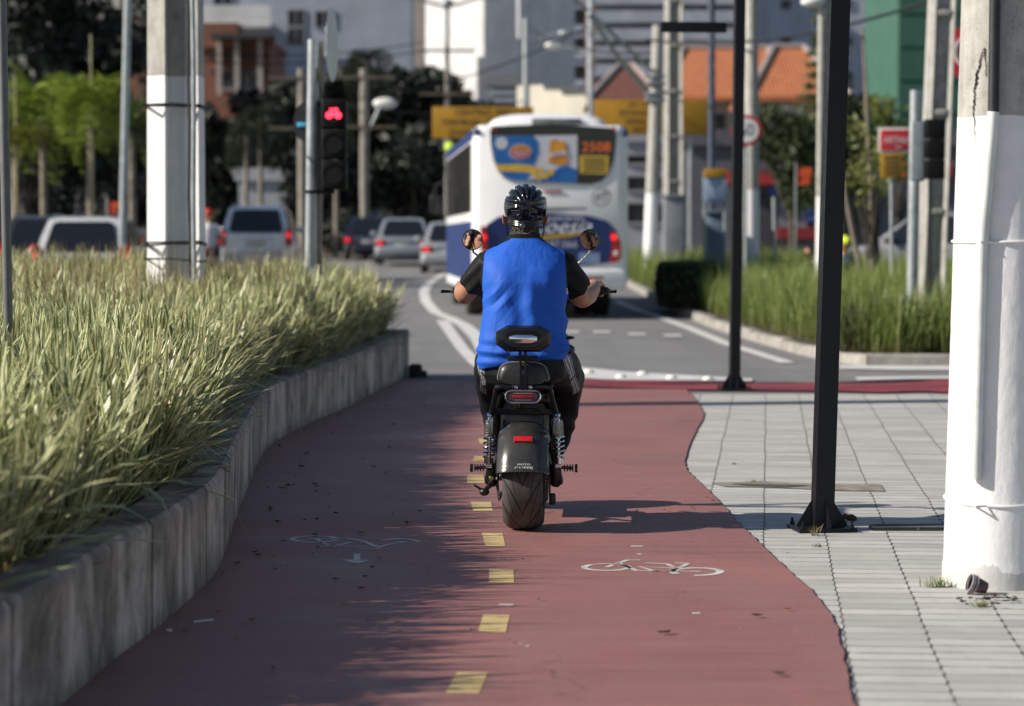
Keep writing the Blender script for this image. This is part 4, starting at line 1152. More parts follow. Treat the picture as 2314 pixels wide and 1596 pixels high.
def on_f(x, deg, off=0.0, r_=0.2715):
    a = R(180 - deg); return Vector((x, (r_ + off) * math.cos(a), .222 + (r_ + off) * math.sin(a)))
# reflector on the mudguard
mb = MB(); mb.M = Matrix.Translation(on_f(0.003, 47, .003)) @ Matrix.Rotation(-R(47), 4, 'X')
mb.box((0, 0, 0), (.084, .012, .030), .003); mb.build('reflector', M_REDLENS, sc)
for s_, sz, dg in (('MOTO', .0115, 20.0), ('CHEFE', .017, 16.6)):
    p_ = on_f(.008, dg, .0035); text_mesh(s_, sz, mat('decal_white', (0.75, 0.75, 0.75), .4, var=0), fd, p_, (PI / 2 - R(dg), 0, 0), sx=1.7)
# swing arm and axle, shocks, pegs
for s_ in (-1, 1):
    mb = MB()
    mb.tube([(s_ * .138, 0.0, .225), (s_ * .138, .18, .26), (s_ * .125, .36, .31)], [.026, .022, .024], 12)
    mb.tube([(s_ * .115, 0, .225), (s_ * .165, 0, .225)], .018, 12); mb.lathe([(0, 0), (.022, 0), (.022, .014), (.012, .02), (0, .02)], (s_, 0, 0), (s_ * .158, 0, .225), 6)
    mb.tube([(s_ * .142, -.02, .30), (s_ * .148, -.015, .24), (s_ * .143, .0, .2)], [.024, .027, .02], 12)
    mb.build('swing_arm', M_DKMET, sc)
    x_ = s_ * .158
    top = Vector((x_ - s_ * .004, -.02, .52)); bot = Vector((x_, -.035, .292))
    sh = MB(); sh.tube([top, bot], .0095, 12); sh.lathe([(0, -.014), (.015, -.014), (.015, .014), (0, .014)], (1, 0, 0), bot, 14); sh.lathe([(0, -.012), (.014, -.012), (.014, .012), (0, .012)], (1, 0, 0), top, 14)
    sh.tube([bot + Vector((0, 0, .01)), bot + Vector((0, 0, .035))], .021, 14)
    so_ = sh.build('shock_absorber', M_CHROME, sc)
    mb = MB(); pts = []; n_t = 5.2
    for q in range(130):
        t_ = q / 129; a = 2 * PI * n_t * t_; c_ = bot.lerp(top, .13 + .47 * t_); pts.append(c_ + Vector((.0235 * math.cos(a), .0235 * math.sin(a), 0)))
    mb.tube(pts, .0052, 8); mb.build('spring', M_CHROME, so_)
    mb = MB(); mb.tube([bot.lerp(top, .58), bot.lerp(top, .90)], .021, 16)
    for q in range(6):
        c_ = bot.lerp(top, .60 + .045 * q); mb.lathe([(.021, -.003), (.026, -.002), (.026, .002), (.021, .003)], (0, 0, 1), c_, 16)
    mb.build('reservoir', M_STEEL, so_)
    mb = MB(); mb.box(top + Vector((-s_ * .006, -.035, -.045)), (.026, .026, .085), .008); mb.build('cylinder', M_STEEL, so_)
    mb = MB()
    for dz in (0.0, -.022): mb.lathe([(0, -.008), (.009, -.008), (.009, .004), (.005, .006), (0, .006)], (0, -1, 0), top + Vector((0, -.045, dz)), 10)
    mb.build('adjuster', M_CHROME, so_)
    mb = MB(); mb.ell(top + Vector((0, -.053, 0)), (.005, .003, .005), 8, 6); mb.ell(top + Vector((0, -.053, -.022)), (.005, .003, .005), 8, 6); mb.build('blue_cap', mat('anodised_blue', (.05, .12, .55), .3, .4, var=0), so_)
    # foot peg: ribbed rubber
    mb = MB(); mb.tube([(s_ * .155, -.01, .283), (s_ * .222, -.01, .279)], .0075, 10)
    for q in range(5): mb.lathe([(.007, -.0035), (.016, -.003), (.016, .003), (.007, .0035)], (1, 0, 0), (s_ * (.184 + .0125 * q), -.01, .280), 16)
    mb.lathe([(0, -.006), (.019, -.006), (.019, .006), (0, .006)], (1, 0, 0), (s_ * .237, -.01, .279), 16)
    mb.build('foot_peg', M_PLASTIC, sc)
# frame tubes
mb = MB()
for s_ in (-1, 1):
    mb.tube([(s_ * .118, -.10, .648), (s_ * .128, -.075, .60), (s_ * .146, -.04, .53), (s_ * .152, -.015, .47)], .0125, 12)
    mb.tube([(s_ * .098, -.02, .61), (s_ * .125, 0.05, .53), (s_ * .13, .15, .42), (s_ * .13, .36, .31)], .014, 12)
    mb.tube([(s_ * .118, -.10, .648), (s_ * .12, .15, .655), (s_ * .115, .42, .64), (s_ * .07, .62, .5)], .0125, 12)
    mb.tube([(s_ * .13, .36, .31), (s_ * .135, .55, .2), (s_ * .11, .85, .2), (s_ * .04, .98, .42), (0, .93, .75)], .017, 12)
mb.tube([(-.118, -.10, .648), (-.10, -.125, .652), (.10, -.125, .652), (.118, -.10, .648)], .0125, 12)
mb.build('frame', M_BLACK, sc)
mb = MB(); mb.box((0, -.035, .537), (.275, .012, .03), .003)
for x_ in (-.065, .062, -.135, .135): mb.lathe([(0, -.001), (.008, -.001), (.007, .004), (0, .005)], (0, -1, 0), (x_, -.043, .541), 10)
mb.build('cross_plate', M_BLACK, sc)
mb = MB(); mb.box((0, .26, .49), (.215, .5, .27), .03); mb.box((-.03, -.02, .575), (.03, .04, .06), .008); mb.box((.03, .0, .60), (.17, .05, .05), .01); mb.box((0, .02, .46), (.19, .05, .14), .01)
mb.build('battery_box', M_PLASTIC, sc)
mb = MB(); mb.box((0, .66, .195), (.27, .42, .035), .012); mb.build('footboard', M_PLASTIC, sc)
# kickstand and brake bits
mb = MB(); mb.tube([(-.12, .02, .225), (-.165, -.02, .19), (-.18, -.03, .172)], .011, 10); mb.ell((-.178, -.035, .172), (.023, .02, .018), 14, 8); mb.tube([(-.185, -.03, .178), (-.225, -.04, .205)], [.007, .004], 8)
mb.tube([(-.13, -.06, .235), (-.155, -.065, .215), (-.15, -.06, .195)], .006, 8)
mb.build('kickstand', M_DKMET, sc)
mb = MB(); mb.box((-.145, -.055, .235), (.022, .02, .02), .004); mb.build('brake_nut', mat('brass', (.45, .36, .15), .3, .9, var=.1), sc)
mb = MB(); mb.tube([(-.10, -.02, .17), (-.108, -.07, .14), (-.118, -.05, .20), (-.125, 0, .30)], .007, 8); mb.build('cable', M_PLASTIC, sc)
mb = MB(); mb.tube([(.125, .0, .5), (.14, -.03, .42), (.146, -.03, .3), (.13, 0, .22)], .006, 8)
mb.build('cable', M_PLASTIC, sc)
mb = MB(); mb.lathe([(.03, -.003), (.09, -.003), (.09, .003), (.03, .003)], (1, 0, 0), (.118, 0, .222), 36); mb.box((.13, -.02, .14), (.03, .05, .05), .008); mb.build('brake_disc', M_DKMET, sc)
# seat: rounded loft
mb = MB(); rings = []
for t_ in [0, .03, .08, .2, .4, .6, .8, .92, 1.0]:
    y_ = -.135 + .70 * t_
    sc_ = {0: .80, .03: .93, 1.0: .55, .92: .85}.get(t_, 1.0)
    wb_, wt_ = .130 * sc_, .104 * sc_; zt_ = .765 + .012 * t_ - (.02 if t_ in (0,) else 0) - (.03 if t_ == 1.0 else 0)
    ring = []
    for q in range(36):
        a = 2 * PI * q / 36; ca, sa = math.cos(a), math.sin(a)
        ex = 2 / 3.6; xx = math.copysign(abs(ca) ** ex, ca); zz2 = math.copysign(abs(sa) ** ex, sa)
        hw = wb_ + (wt_ - wb_) * (zz2 * .5 + .5)
        ring.append(Vector((xx * hw, y_, (.664 + zt_) / 2 + zz2 * (zt_ - .664) / 2)))
    rings.append(ring)
mb.loft(rings); st_ = mb.build('seat', M_PLEATHER, sc, ang=50)
mb = MB(); pts = []
for q in range(6, 31):
    a = PI * 1.12 - PI * 1.24 * (q - 6) / 24; ca, sa = math.cos(a), math.sin(a)
    ex = 2 / 3.6; xx = math.copysign(abs(ca) ** ex, ca); zz2 = math.copysign(abs(sa) ** ex, sa); hw = (.130 + (.104 - .130) * (zz2 * .5 + .5)) * .93
    pts.append(Vector((xx * hw * 1.01, -.116, (.664 + .765) / 2 + zz2 * (.765 - .664) / 2 * 1.0)))
mb.tube(pts, .0026, 6); mb.build('piping', mat('seam_grey', (.28, .28, .28), .7, var=.2, scale=60), st_)
# tail light
tl = MB(); 
def stadium(mb, c, hw, hr, d0, d1, n=12, mi=None):
    c = Vector(c); pts = []
    for s_ in (1, -1):
        for q in range(n + 1):
            a = (-PI / 2 + PI * q / n) if s_ == 1 else (PI / 2 + PI * q / n)
            pts.append((s_ * (hw - hr) + hr * math.cos(a), hr * math.sin(a)))
    mb.loft([[c + Vector((x_, y_, z_)) for x_, z_ in pts] for y_ in (d1, d0)], mi)
    return pts
mb = MB(); stadium(mb, (.0, -.135, .612), .072, .024, -.02, .03); mb.build('light_housing', M_PLASTIC, sc)
mb = MB(); pts = []
for s_ in (1, -1):
    for q in range(13):
        a = (-PI / 2 + PI * q / 12) if s_ == 1 else (PI / 2 + PI * q / 12)
        pts.append(Vector((s_ * .052 + .0265 * math.cos(a), -.157, .612 + .0265 * math.sin(a))))
mb.tube(pts, .0045, 8, closed=True)
tlo = mb.build('tail_light', M_CHROME, sc)
mb = MB(); stadium(mb, (0, -.156, .612), .066, .0185, -.002, .001); mb.build('lens', mat('smoked_lens', (.045, .03, .035), .08, var=0, coat=.8), tlo)
mb = MB(); mb.box((0, -.160, .612), (.094, .003, .010), .001); mb.box((0, -.1615, .612), (.034, .003, .013), .001); mb.build('red_bar', mat('red_bar', (.30, .012, .02), .3, var=0), tlo)
mb = MB(); mb.box((0, -.1595, .6265), (.085, .002, .004)); mb.box((0, -.1595, .5965), (.075, .002, .003)); mb.build('chrome_strip', M_CHROME, tlo)
for s_ in (-1, 1):
    mb = MB(); mb.ell((s_ * .131, -.075, .615), (.006, .012, .026), 12, 10); mb.build('reflector', M_REDLENS, sc)
# backrest
br = MB()
for x_ in (-.012, .012): br.tube([(x_ + .002, -.128, .638), (x_ + .002, -.145, .72), (x_, -.15, .80), (x_, -.145, .86)], .0065, 10)
br.box((0, -.15, .782), (.135, .006, .022), .003); br.box((0, -.132, .652), (.095, .012, .022), .004)
for x_ in (-.03, .034): br.lathe([(0, 0), (.008, 0), (.008, .005), (.004, .008), (0, .008)], (0, -1, 0), (x_, -.138, .652), 8)
bo = br.build('backrest_bracket', M_BLACK, sc)
mb = MB()
for x_ in (-.03, .034): mb.lathe([(0, 0), (.0085, 0), (.0085, .004), (.004, .006), (0, .006)], (0, -1, 0), (x_, -.146, .652), 10)
mb.build('bolt', M_CHROME, bo)
def octo(hw, hh, cx, cz): return [(cx + a * hw, cz + b * hh) for a, b in ((-1, -.42), (-.62, -1), (.62, -1), (1, -.42), (1, .52), (.60, 1), (-.60, 1), (-1, .52))]
mb = MB(); cz_ = .871
L_ = [(.112, .047, -.135), (.122, .058, -.145), (.123, .059, -.165), (.112, .050, -.187), (.082, .035, -.193), (.065, .024, -.190)]
mb.loft([[Vector((a, y_, b)) for a, b in octo(hw, hh, 0.003, cz_)] for hw, hh, y_ in L_][::-1]); bp = mb.build('backrest', mat('pod_black', (.010, .011, .013), .2, var=.1), sc, ang=20)
mb = MB(); rings = []          # convex glass
for q in range(9):
    f_ = 1 - q / 8 * .98
    rings.append([Vector((a, -.1935 - .0075 * (1 - f_ * f_) + (b - cz_) * .012, b)) for a, b in octo(.0615 * f_, .0185 * f_, 0.003, cz_)])
mb.loft(rings); mm = mb.build('mirror', M_MIRROR, bp, ang=80)
mb = MB(); pts = [Vector((a, -.194, b)) for a, b in octo(.064, .0205, 0.003, cz_)]; mb.tube(pts, .0022, 6, closed=True); mb.build('mirror_frame', M_PLASTIC, bp)
# handlebar, forks, stem
mb = MB(); mb.tube([(-.355, .60, 1.072), (-.26, .64, 1.078), (-.14, .70, 1.09), (0, .72, 1.08), (.14, .70, 1.09), (.26, .64, 1.078), (.375, .585, 1.070)], .0125, 12)
mb.tube([(0, .72, 1.08), (0, .84, .78), (0, .90, .62)], .024, 14)
for s_ in (-1, 1): mb.tube([(s_ * .11, .80, .85), (s_ * .115, 1.05, .215)], .022, 12)
mb.tube([(-.12, .80, .84), (.12, .80, .84)], .02, 10)
mb.build('handlebar', M_BLACK, sc)
for s_ in (-1, 1):
    a_ = Vector((s_ * .24, .655, 1.079)); b_ = Vector((s_ * .372 if s_ > 0 else -.352, .588, 1.071))
    mb = MB(); mb.tube([a_, b_], .0175, 14)
    for q in range(8): mb.lathe([(.0175, -.003), (.0195, 0), (.0175, .003)], (b_ - a_), a_.lerp(b_, .08 + .115 * q), 14)
    mb.ell(b_ + (b_ - a_).normalized() * .004, (.013, .013, .013), 12, 8)
    g_ = mb.build('grip', M_RUBBER, sc)
    mb = MB(); mb.tube([(s_ * .235, .675, 1.085), (s_ * .25, .71, 1.08), (s_ * .36, .675, 1.064), (s_ * .41, .645, 1.066)], [.009, .007, .006, .008], 8); mb.ell((s_ * .412, .645, 1.066), (.009, .009, .009), 10, 6)
    mb.build('brake_lever', M_BLACK, sc)
mb = MB(); mb.lathe([(.028, -.004), (.034, 0), (.028, .004)], (0, -1, .3), (.205, .66, 1.085), 20); mb.build('horn_ring', M_CHROME, sc)
mb = MB(); mb.ell((0, .83, 1.0), (.085, .07, .085), 20, 12); mb.build('headlight', M_GLOSSBLK, sc)
# round mirrors, each turned so that it shows the rider's face
CAMP = Vector((0, 0, CAM_H))
SM = Matrix.Translation(Vector(SC)) @ Matrix.Rotation(SRZ, 4, 'Z'); SMI = SM.inverted()
cam_l = SMI @ CAMP
def mirror(c, target, stem, label):
    c = Vector(c); n_ = ((cam_l - c).normalized() + (Vector(target) - c).normalized()).normalized()
    grp = MB(); r_ = .048
    grp.lathe([(0, -.016), (r_ * .6, -.014), (r_ * .95, -.004), (r_ * 1.06, .003), (r_ * 1.04, .0065), (r_ * .97, .0065), (r_ * .96, .003)], n_, c, 40)
    g_ = grp.build('mirror', M_GLOSSBLK, sc)
    if label: g_['label'] = label
    mb = MB(); q = [Vector((0, 0, 1)).rotation_difference(n_) @ Vector((r_ * .97 * math.cos(2 * PI * k_ / 48), r_ * .97 * math.sin(2 * PI * k_ / 48), .0045)) + c for k_ in range(48)]
    mb.add(q, [tuple(range(48))]); mb.build('mirror_glass', M_MIRROR, g_, smooth=False)
    mb = MB(); mb.tube(stem, .0048, 10); mb.build('mirror_stem', M_CHROME if c.x > 0 else M_GLOSSBLK, g_)
mirror((-.268, .66, 1.312), (-.07, .235, 1.415), [(-.268, .668, 1.268), (-.262, .67, 1.250), (-.235, .67, 1.23), (-.215, .675, 1.16), (-.20, .675, 1.09)], None)
mirror((.292, .66, 1.312), (.07, .235, 1.415), [(.292, .668, 1.268), (.286, .67, 1.245), (.225, .68, 1.19), (.20, .68, 1.10)], None)

# ============================================================ THE RIDER
person = thing('person', 'man in a blue and black football shirt and black cycling helmet riding the electric scooter, seen from behind', 'person', SC, SRZ)
person['label'] = 'man in blue shirt with black sleeves and black helmet riding the scooter, seen from behind'
def nsk(name, c, bumpy=.2):
    k = NT(name); co = k.coords()
    col = k.ramp(k.noise(co, 22, 5, .6), [(.3, tuple(x * .78 for x in c)), (.65, c)]); k.color(col); k.rough(.48)
    k.b.inputs['Subsurface Weight'].default_value = .12; k.b.inputs['Subsurface Radius'].default_value = (.012, .004, .002); k.b.inputs['Subsurface Scale'].default_value = 1.0
    k.bump(k.noise(co, 260, 3), bumpy, .001); return k.m
M_SKIN = nsk('skin', (.42, .205, .13))
HC = Vector((-.002, .215, 1.435))
b = MB()
# head: skull, face, jaw, nose, ears, lips
b.ell(HC + Vector((0, -.01, .025)), (.078, .098, .092), 28, 20)
b.ell(HC + Vector((0, .035, -.025)), (.064, .066, .085), 24, 16)
b.ell(HC + Vector((0, .062, -.085)), (.042, .042, .035), 20, 12)
b.ell(HC + Vector((0, .098, -.012)), (.013, .020, .024), 14, 10, rot=Matrix.Rotation(R(18), 3, 'X'))
b.ell(HC + Vector((0, .108, -.026)), (.018, .015, .012), 12, 8)
b.ell(HC + Vector((0, .094, .022)), (.045, .012, .008), 14, 8)
b.ell(HC + Vector((0, .095, -.055)), (.024, .010, .006), 14, 8); b.ell(HC + Vector((0, .094, -.066)), (.021, .011, .007), 14, 8)
for s_ in (-1, 1):
    b.ell(HC + Vector((s_ * .045, .070, -.02)), (.022, .026, .020), 14, 10)
    Re = Matrix.Rotation(s_ * R(28), 3, 'Z') @ Matrix.Rotation(R(-12), 3, 'X')
    pts = [HC + Vector((s_ * .089, .0, -.018)) + Re @ Vector((s_ * .004, .020 * math.sin(a) * (1.0 if math.cos(a) > -.3 else .7), .031 * math.cos(a))) for a in [R(-20 + 300 * q / 16) for q in range(17)]]
    b.tube(pts, [.0055] * 12 + [.0065] * 5, 8); b.ell(HC + Vector((s_ * .086, .002, -.018)), (.006, .015, .025), 12, 8); b.ell(HC + Vector((s_ * .086, .004, -.048)), (.006, .008, .010), 10, 8)
b.tube([(0, .10, 1.24), (0, .135, 1.30), (0, .175, 1.37), (0, .20, 1.42)], [.075, .060, .056, .056], 20)
# trunk under the shirt
b.tube([(0, .08, .74), (0, .06, .9), (0, .07, 1.08), (0, .09, 1.2), (0, .10, 1.27)], [.12, .12, .12, .11, .07], 20)
def limb(pts, rad, n=18): b.tube(pts, rad, n)
# left and right arms: shoulder, elbow, wrist
armL = [(-.10, .11, 1.235), (-.175, .125, 1.20), (-.225, .165, 1.13), (-.268, .215, 1.072), (-.282, .26, 1.063), (-.29, .33, 1.07), (-.30, .44, 1.085), (-.302, .52, 1.098)]
armR = [(.10, .11, 1.235), (.178, .125, 1.195), (.215, .17, 1.12), (.242, .225, 1.055), (.262, .27, 1.045), (.285, .34, 1.058), (.31, .44, 1.085), (.315, .51, 1.10)]
limb(armL, [.05, .055, .050, .046, .049, .047, .034, .027]); limb(armR, [.05, .055, .050, .046, .049, .047, .034, .027])
def hand(sx, wrist, a_, b_):
    """fist closed round the grip running a_->b_ (a_ is the thumb side)"""
    a_, b_, wrist = Vector(a_), Vector(b_), Vector(wrist); ax = (b_ - a_).normalized()
    fw = Vector((0, 1, 0)); fw = (fw - ax * fw.dot(ax)).normalized(); up = Vector((0, 0, 1)); up = (up - ax * up.dot(ax)).normalized()
    kn = []
    for q in range(4):
        c_ = a_ + ax * (.012 + .0215 * q); kn.append(c_ + up * (.026 + (.004, .006, .004, 0)[q]) + fw * .010)
    for q in range(4):       # metacarpals
        b.tube([wrist + ax * (.008 * (q - 1.5)) + up * .004, wrist.lerp(kn[q], .55) + ax * .004 * (q - 1.5) + up * .006, kn[q]], [.016, .0145, .0118], 12)
    lens = (.92, 1.0, .95, .78)
    for q in range(4):
        c_ = a_ + ax * (.012 + .0215 * q); rr = .030
        f_ = [kn[q], c_ + up * .022 + fw * .024 * lens[q] + fw * .006, c_ + fw * .034 * lens[q] - up * .004, c_ + fw * .024 * lens[q] - up * .024, c_ - up * .030 + fw * .004]
        b.tube(f_, [.0112, .0102, .0094, .0088, .0072], 12)
    th0 = wrist.lerp(kn[0], .35) - ax * .012
    b.tube([th0, a_ - ax * .014 + up * .004 - fw * .012, a_ - ax * .018 - up * .018 + fw * .006, a_ - ax * .004 - up * .027 + fw * .016], [.0145, .0125, .011, .0088], 12)
    b.ell(wrist.lerp(a_.lerp(b_, .4), .55) + up * .004, (.030, .034, .020), 16, 10)
hand(-1, armL[-1], (-.262, .645, 1.079), (-.345, .595, 1.072)); hand(1, armR[-1], (.275, .635, 1.078), (.362, .592, 1.072))
# legs, knees forward, feet on the board
legL = [(-.09, .06, .80), (-.125, .20, .755), (-.165, .42, .64), (-.16, .50, .56), (-.13, .52, .42), (-.10, .53, .27)]
legR = [(.09, .06, .80), (.135, .20, .755), (.178, .42, .63), (.18, .49, .55), (.145, .51, .42), (.105, .53, .27)]
for lg in (legL, legR): limb(lg, [.085, .082, .060, .056, .05, .036])
for s_ in (-1, 1): b.tube([(s_ * .10, .52, .25), (s_ * .105, .58, .235), (s_ * .11, .70, .228)], [.036, .036, .026], 14)
bm_ = remeshed(b, .0046, 4)
bm_.materials.append(M_SKIN); body = link_mesh('body', bm_, person)
for s_ in (-1, 1):
    mb = MB(); mb.ell(HC + Vector((s_ * .030, .086, .006)), (.012, .010, .009), 14, 10); mb.build('eye', mat('eye_white', (.6, .58, .55), .2, var=0), body)
    mb = MB(); mb.ell(HC + Vector((s_ * .030, .0945, .006)), (.005, .003, .005), 10, 8); mb.build('iris', mat('eye_dark', (.03, .02, .015), .1, var=0), body)
    # shoes
    mb = MB(); mb.ell((s_ * .108, .62, .235), (.046, .125, .036), 20, 12); mb.box((s_ * .108, .62, .214), (.085, .24, .016), .008); mb.build('shoe', M_PLEATHER, person)

# shirt: one surface, black sleeves and shoulders, blue back panel
s = MB()
def sup(cx, cy, z, a, bq, e=2.6, n=40, tilt=0.0):
    out = []
    for q in range(n):
        t_ = 2 * PI * q / n; c_, s__ = math.cos(t_), math.sin(t_)
        out.append(Vector((cx + a * math.copysign(abs(c_) ** (2 / e), c_), cy + bq * math.copysign(abs(s__) ** (2 / e), s__), z + tilt * c_)))
    return out
tor = [(.752, -.004, .045, .204, .128, .030), (.775, -.003, .045, .212, .138, .026), (.81, -.002, .05, .214, .148, .018), (.85, -.003, .055, .208, .150, .0), (.90, -.002, .06, .199, .148, 0), (.97, -.001, .065, .190, .146, 0), (1.05, .0, .07, .190, .146, 0),
       (1.12, .001, .075, .195, .143, 0), (1.17, .002, .085, .200, .135, 0), (1.21, .003, .095, .198, .122, 0), (1.245, .003, .10, .178, .104, 0), (1.275, .002, .105, .140, .088, 0), (1.30, .0, .112, .100, .078, 0), (1.32, -.002, .125, .078, .072, 0), (1.336, -.003, .14, .070, .068, 0)]
s.loft([sup(cx, cy, z, a, bq, 2.5, 40, tl) for z, cx, cy, a, bq, tl in tor])
slL = [(-.10, .11, 1.225), (-.165, .12, 1.195), (-.208, .15, 1.14), (-.236, .178, 1.100)]
slR = [(.10, .11, 1.225), (.172, .12, 1.190), (.205, .155, 1.13), (.226, .188, 1.088)]
for sl_, k_ in ((slL, 1.0), (slR, 1.03)): s.tube(sl_, [.066, .074 * k_, .073 * k_, .075 * k_], 24)
sm = remeshed(s, .0052, 6)
def fold(q): return math.copysign(abs(q) ** 1.6, q)
n_v = len(sm.vertices); cov = np.empty(n_v * 3); sm.vertices.foreach_get('co', cov); cov = cov.reshape(-1, 3)
nrv = np.empty(n_v * 3); sm.vertex_normals.foreach_get('vector', nrv); nrv = nrv.reshape(-1, 3)
for i in range(n_v):
    x_, y_, z_ = cov[i]; d = 0.0
    bk = max(0.0, -nrv[i][1]); tors = 1.0 if abs(x_) < .2 else .3
    # diagonal folds sweeping up from the left hip towards the spine, mirrored on the right
    u1 = (z_ - .80) - 0.95 * (x_ + .19); u2 = (z_ - .80) + 1.1 * (x_ - .19)
    low = math.exp(-((z_ - .93) / .16) ** 2)
    f1 = math.sin(u1 * 62 + 2.2 * noise.noise((x_ * 7, z_ * 7, 1))) * max(0, .5 + noise.noise((x_ * 9, z_ * 6, 9)))
    f2 = math.sin(u2 * 55 + 2.0 * noise.noise((x_ * 7, z_ * 7, 5))) * max(0, .5 + noise.noise((x_ * 9, z_ * 6, 4)))
    wl_ = 1 / (1 + math.exp((x_ + .02) * 25))
    d += (0.0135 * fold(f1) * wl_ + .0125 * fold(f2) * (1 - wl_)) * low * tors
    # vertical hanging folds beneath the shoulder blades
    d += .011 * math.exp(-((z_ - 1.02) / .12) ** 2) * math.sin(x_ * 46 + (z_ - 1.0) * 9 + 1.5 * noise.noise((x_ * 3, z_ * 5, 2))) * math.exp(-((x_ - .03) / .09) ** 2)
    # shoulder blades and spine hollow
    d += bk * (.010 * math.exp(-(((x_ + .085) / .06) ** 2 + ((z_ - 1.14) / .07) ** 2)) + .010 * math.exp(-(((x_ - .09) / .06) ** 2 + ((z_ - 1.14) / .07) ** 2)) - .006 * math.exp(-((x_ - .003) / .03) ** 2 - ((z_ - 1.08) / .14) ** 2))
    # rolls at the waist and hem
    roll = math.exp(-((z_ - .80) / .05) ** 2)
    d += roll * .0065 * math.sin((z_ + .13 * x_) * 105 + 3 * noise.noise((x_ * 5, 3, z_ * 4)))
    d += .0022 * noise.noise((x_ * 16, y_ * 16, z_ * 11))
    if abs(x_) > .19 and z_ > 1.05: d += .003 * math.sin((z_ * 1.0 + abs(x_) * .8) * 75 + 2 * noise.noise((x_ * 9, y_ * 9, z_ * 9)))
    cov[i] += nrv[i] * d
sm.vertices.foreach_set('co', cov.ravel().astype(np.float32))
# signed distance to the edge of the blue panel
pan = np.empty(n_v, np.float32); side_w = np.empty(n_v, np.float32)
zt = [.70, .80, .95, 1.10, 1.20, 1.245, 1.262, 1.29, 1.31, 1.34]; wt = [.235, .235, .215, .192, .186, .183, .178, .122, .07, .045]
for i in range(n_v):
    x_, y_, z_ = cov[i]
    wz = np.interp(z_, zt, wt)
    e_ = wz - abs(x_ - .001)
    e_ = min(e_, (1.318 - .12 * abs(x_) * 0 - z_) * 1.0, (.16 - y_) * 1.0 + .0)
    pan[i] = e_
    side_w[i] = min(.012 - abs(y_ - (.10 + .0)), .5) if z_ < 1.1 and abs(x_) > .15 else -1
sm.attributes.new('panel', 'FLOAT', 'POINT').data.foreach_set('value', pan)
sm.attributes.new('piping', 'FLOAT', 'POINT').data.foreach_set('value', side_w)
k = NT('shirt_cloth')
pa = k.n('ShaderNodeAttribute', attribute_name='panel'); pw = k.n('ShaderNodeAttribute', attribute_name='piping')
blue = k.math('GREATER_THAN', pa.outputs['Fac'], 0.0)
weave = k.noise(k.coords(), 900, 2)
cb = k.ramp(k.noise(k.coords(), 6, 3), [(.3, (.014, .088, .46)), (.7, (.020, .11, .54))])
c_ = k.mix(blue, (.005, .005, .006), cb)
c_ = k.mix(k.math('MULTIPLY', blue, k.math('GREATER_THAN', pw.outputs['Fac'], 0.0)), c_, (.7, .7, .72))
k.color(c_); k.rough(.62); k.b.inputs['Specular IOR Level'].default_value = .2
wr1 = k.noise(k.coords((1, 1, .45)), 38, 4, .55)
wr2 = k.noise(k.coords((1, 1, .35), rot=(0, R(38), 0)), 17, 3, .5, .6)
wr1 = k.math('ADD', k.math('MULTIPLY', k.math('ABSOLUTE', k.math('SUBTRACT', wr2, .5)), -3.2), k.math('MULTIPLY', wr1, .5))
b1 = k.n('ShaderNodeBump'); b1.inputs['Strength'].default_value = .24; b1.inputs['Distance'].default_value = .007; k.l(wr1, b1.inputs['Height'])
k.bump(weave, .15, .0006, b1.outputs[0])
sm.materials.append(k.m); shirt = link_mesh('shirt', sm, person)
# collar
mb = MB(); cr = [sup(-.002, .140 + .008 * i_, 1.318 + .010 * i_, .078 - .004 * i_, .072 - .002 * i_, 2.0, 36) for i_ in range(4)]
mb.loft(cr, cap=False); mb.build('collar', mat('collar_black', (.014, .014, .016), .7, var=.1), shirt)

# trousers
t_ = MB()
t_.loft([sup(0, .06, .66, .16, .12, 2.4), sup(0, .055, .70, .19, .135, 2.5), sup(0.0, .055, .76, .204, .138, 2.5), sup(0, .055, .82, .196, .132, 2.4)])
t_.tube([(-.10, .07, .75), (-.135, .20, .735), (-.160, .36, .675), (-.160, .46, .60), (-.145, .50, .52), (-.13, .515, .42), (-.108, .52, .30)], [.098, .100, .086, .080, .074, .066, .052], 26)
t_.tube([(.10, .07, .75), (.145, .20, .735), (.176, .36, .675), (.174, .46, .60), (.164, .49, .52), (.15, .505, .42), (.115, .52, .30)], [.100, .105, .093, .086, .078, .070, .052], 26)
pm = remeshed(t_, .0055, 6)
n_v = len(pm.vertices); cov = np.empty(n_v * 3); pm.vertices.foreach_get('co', cov); cov = cov.reshape(-1, 3)
nrv = np.empty(n_v * 3); pm.vertex_normals.foreach_get('vector', nrv); nrv = nrv.reshape(-1, 3)
stp = np.full(n_v, -1, np.float32)
for i in range(n_v):
    x_, y_, z_ = cov[i]
    d = .0042 * math.sin((z_ * 1.2 + y_ * .7) * 60 + 4 * noise.noise((x_ * 6, y_ * 6, z_ * 6))) * (.4 + max(0, noise.noise((x_ * 5, y_ * 5, z_ * 5))))
    d += .008 * noise.noise((x_ * 9, y_ * 9, z_ * 9))
    cov[i] += nrv[i] * d
    nx, ny, nz = nrv[i]
    # three stripes down the outer seam: offset measured across the seam
    if y_ < .34 and ny < .5 and z_ > .56:
        xc = .196 if x_ < 0 else float(np.interp(z_, [.62, .70, .82], [.232, .216, .180]))
        off = abs(x_) - xc
        if abs(off) < .0165 and noise.noise((x_ * 30, y_ * 30, z_ * 40)) < .45: stp[i] = .0036 - abs((off % .011) - .0055)
pm.vertices.foreach_set('co', cov.ravel().astype(np.float32))
pm.attributes.new('stripe', 'FLOAT', 'POINT').data.foreach_set('value', stp)
k = NT('trouser_cloth'); sa_ = k.n('ShaderNodeAttribute', attribute_name='stripe')
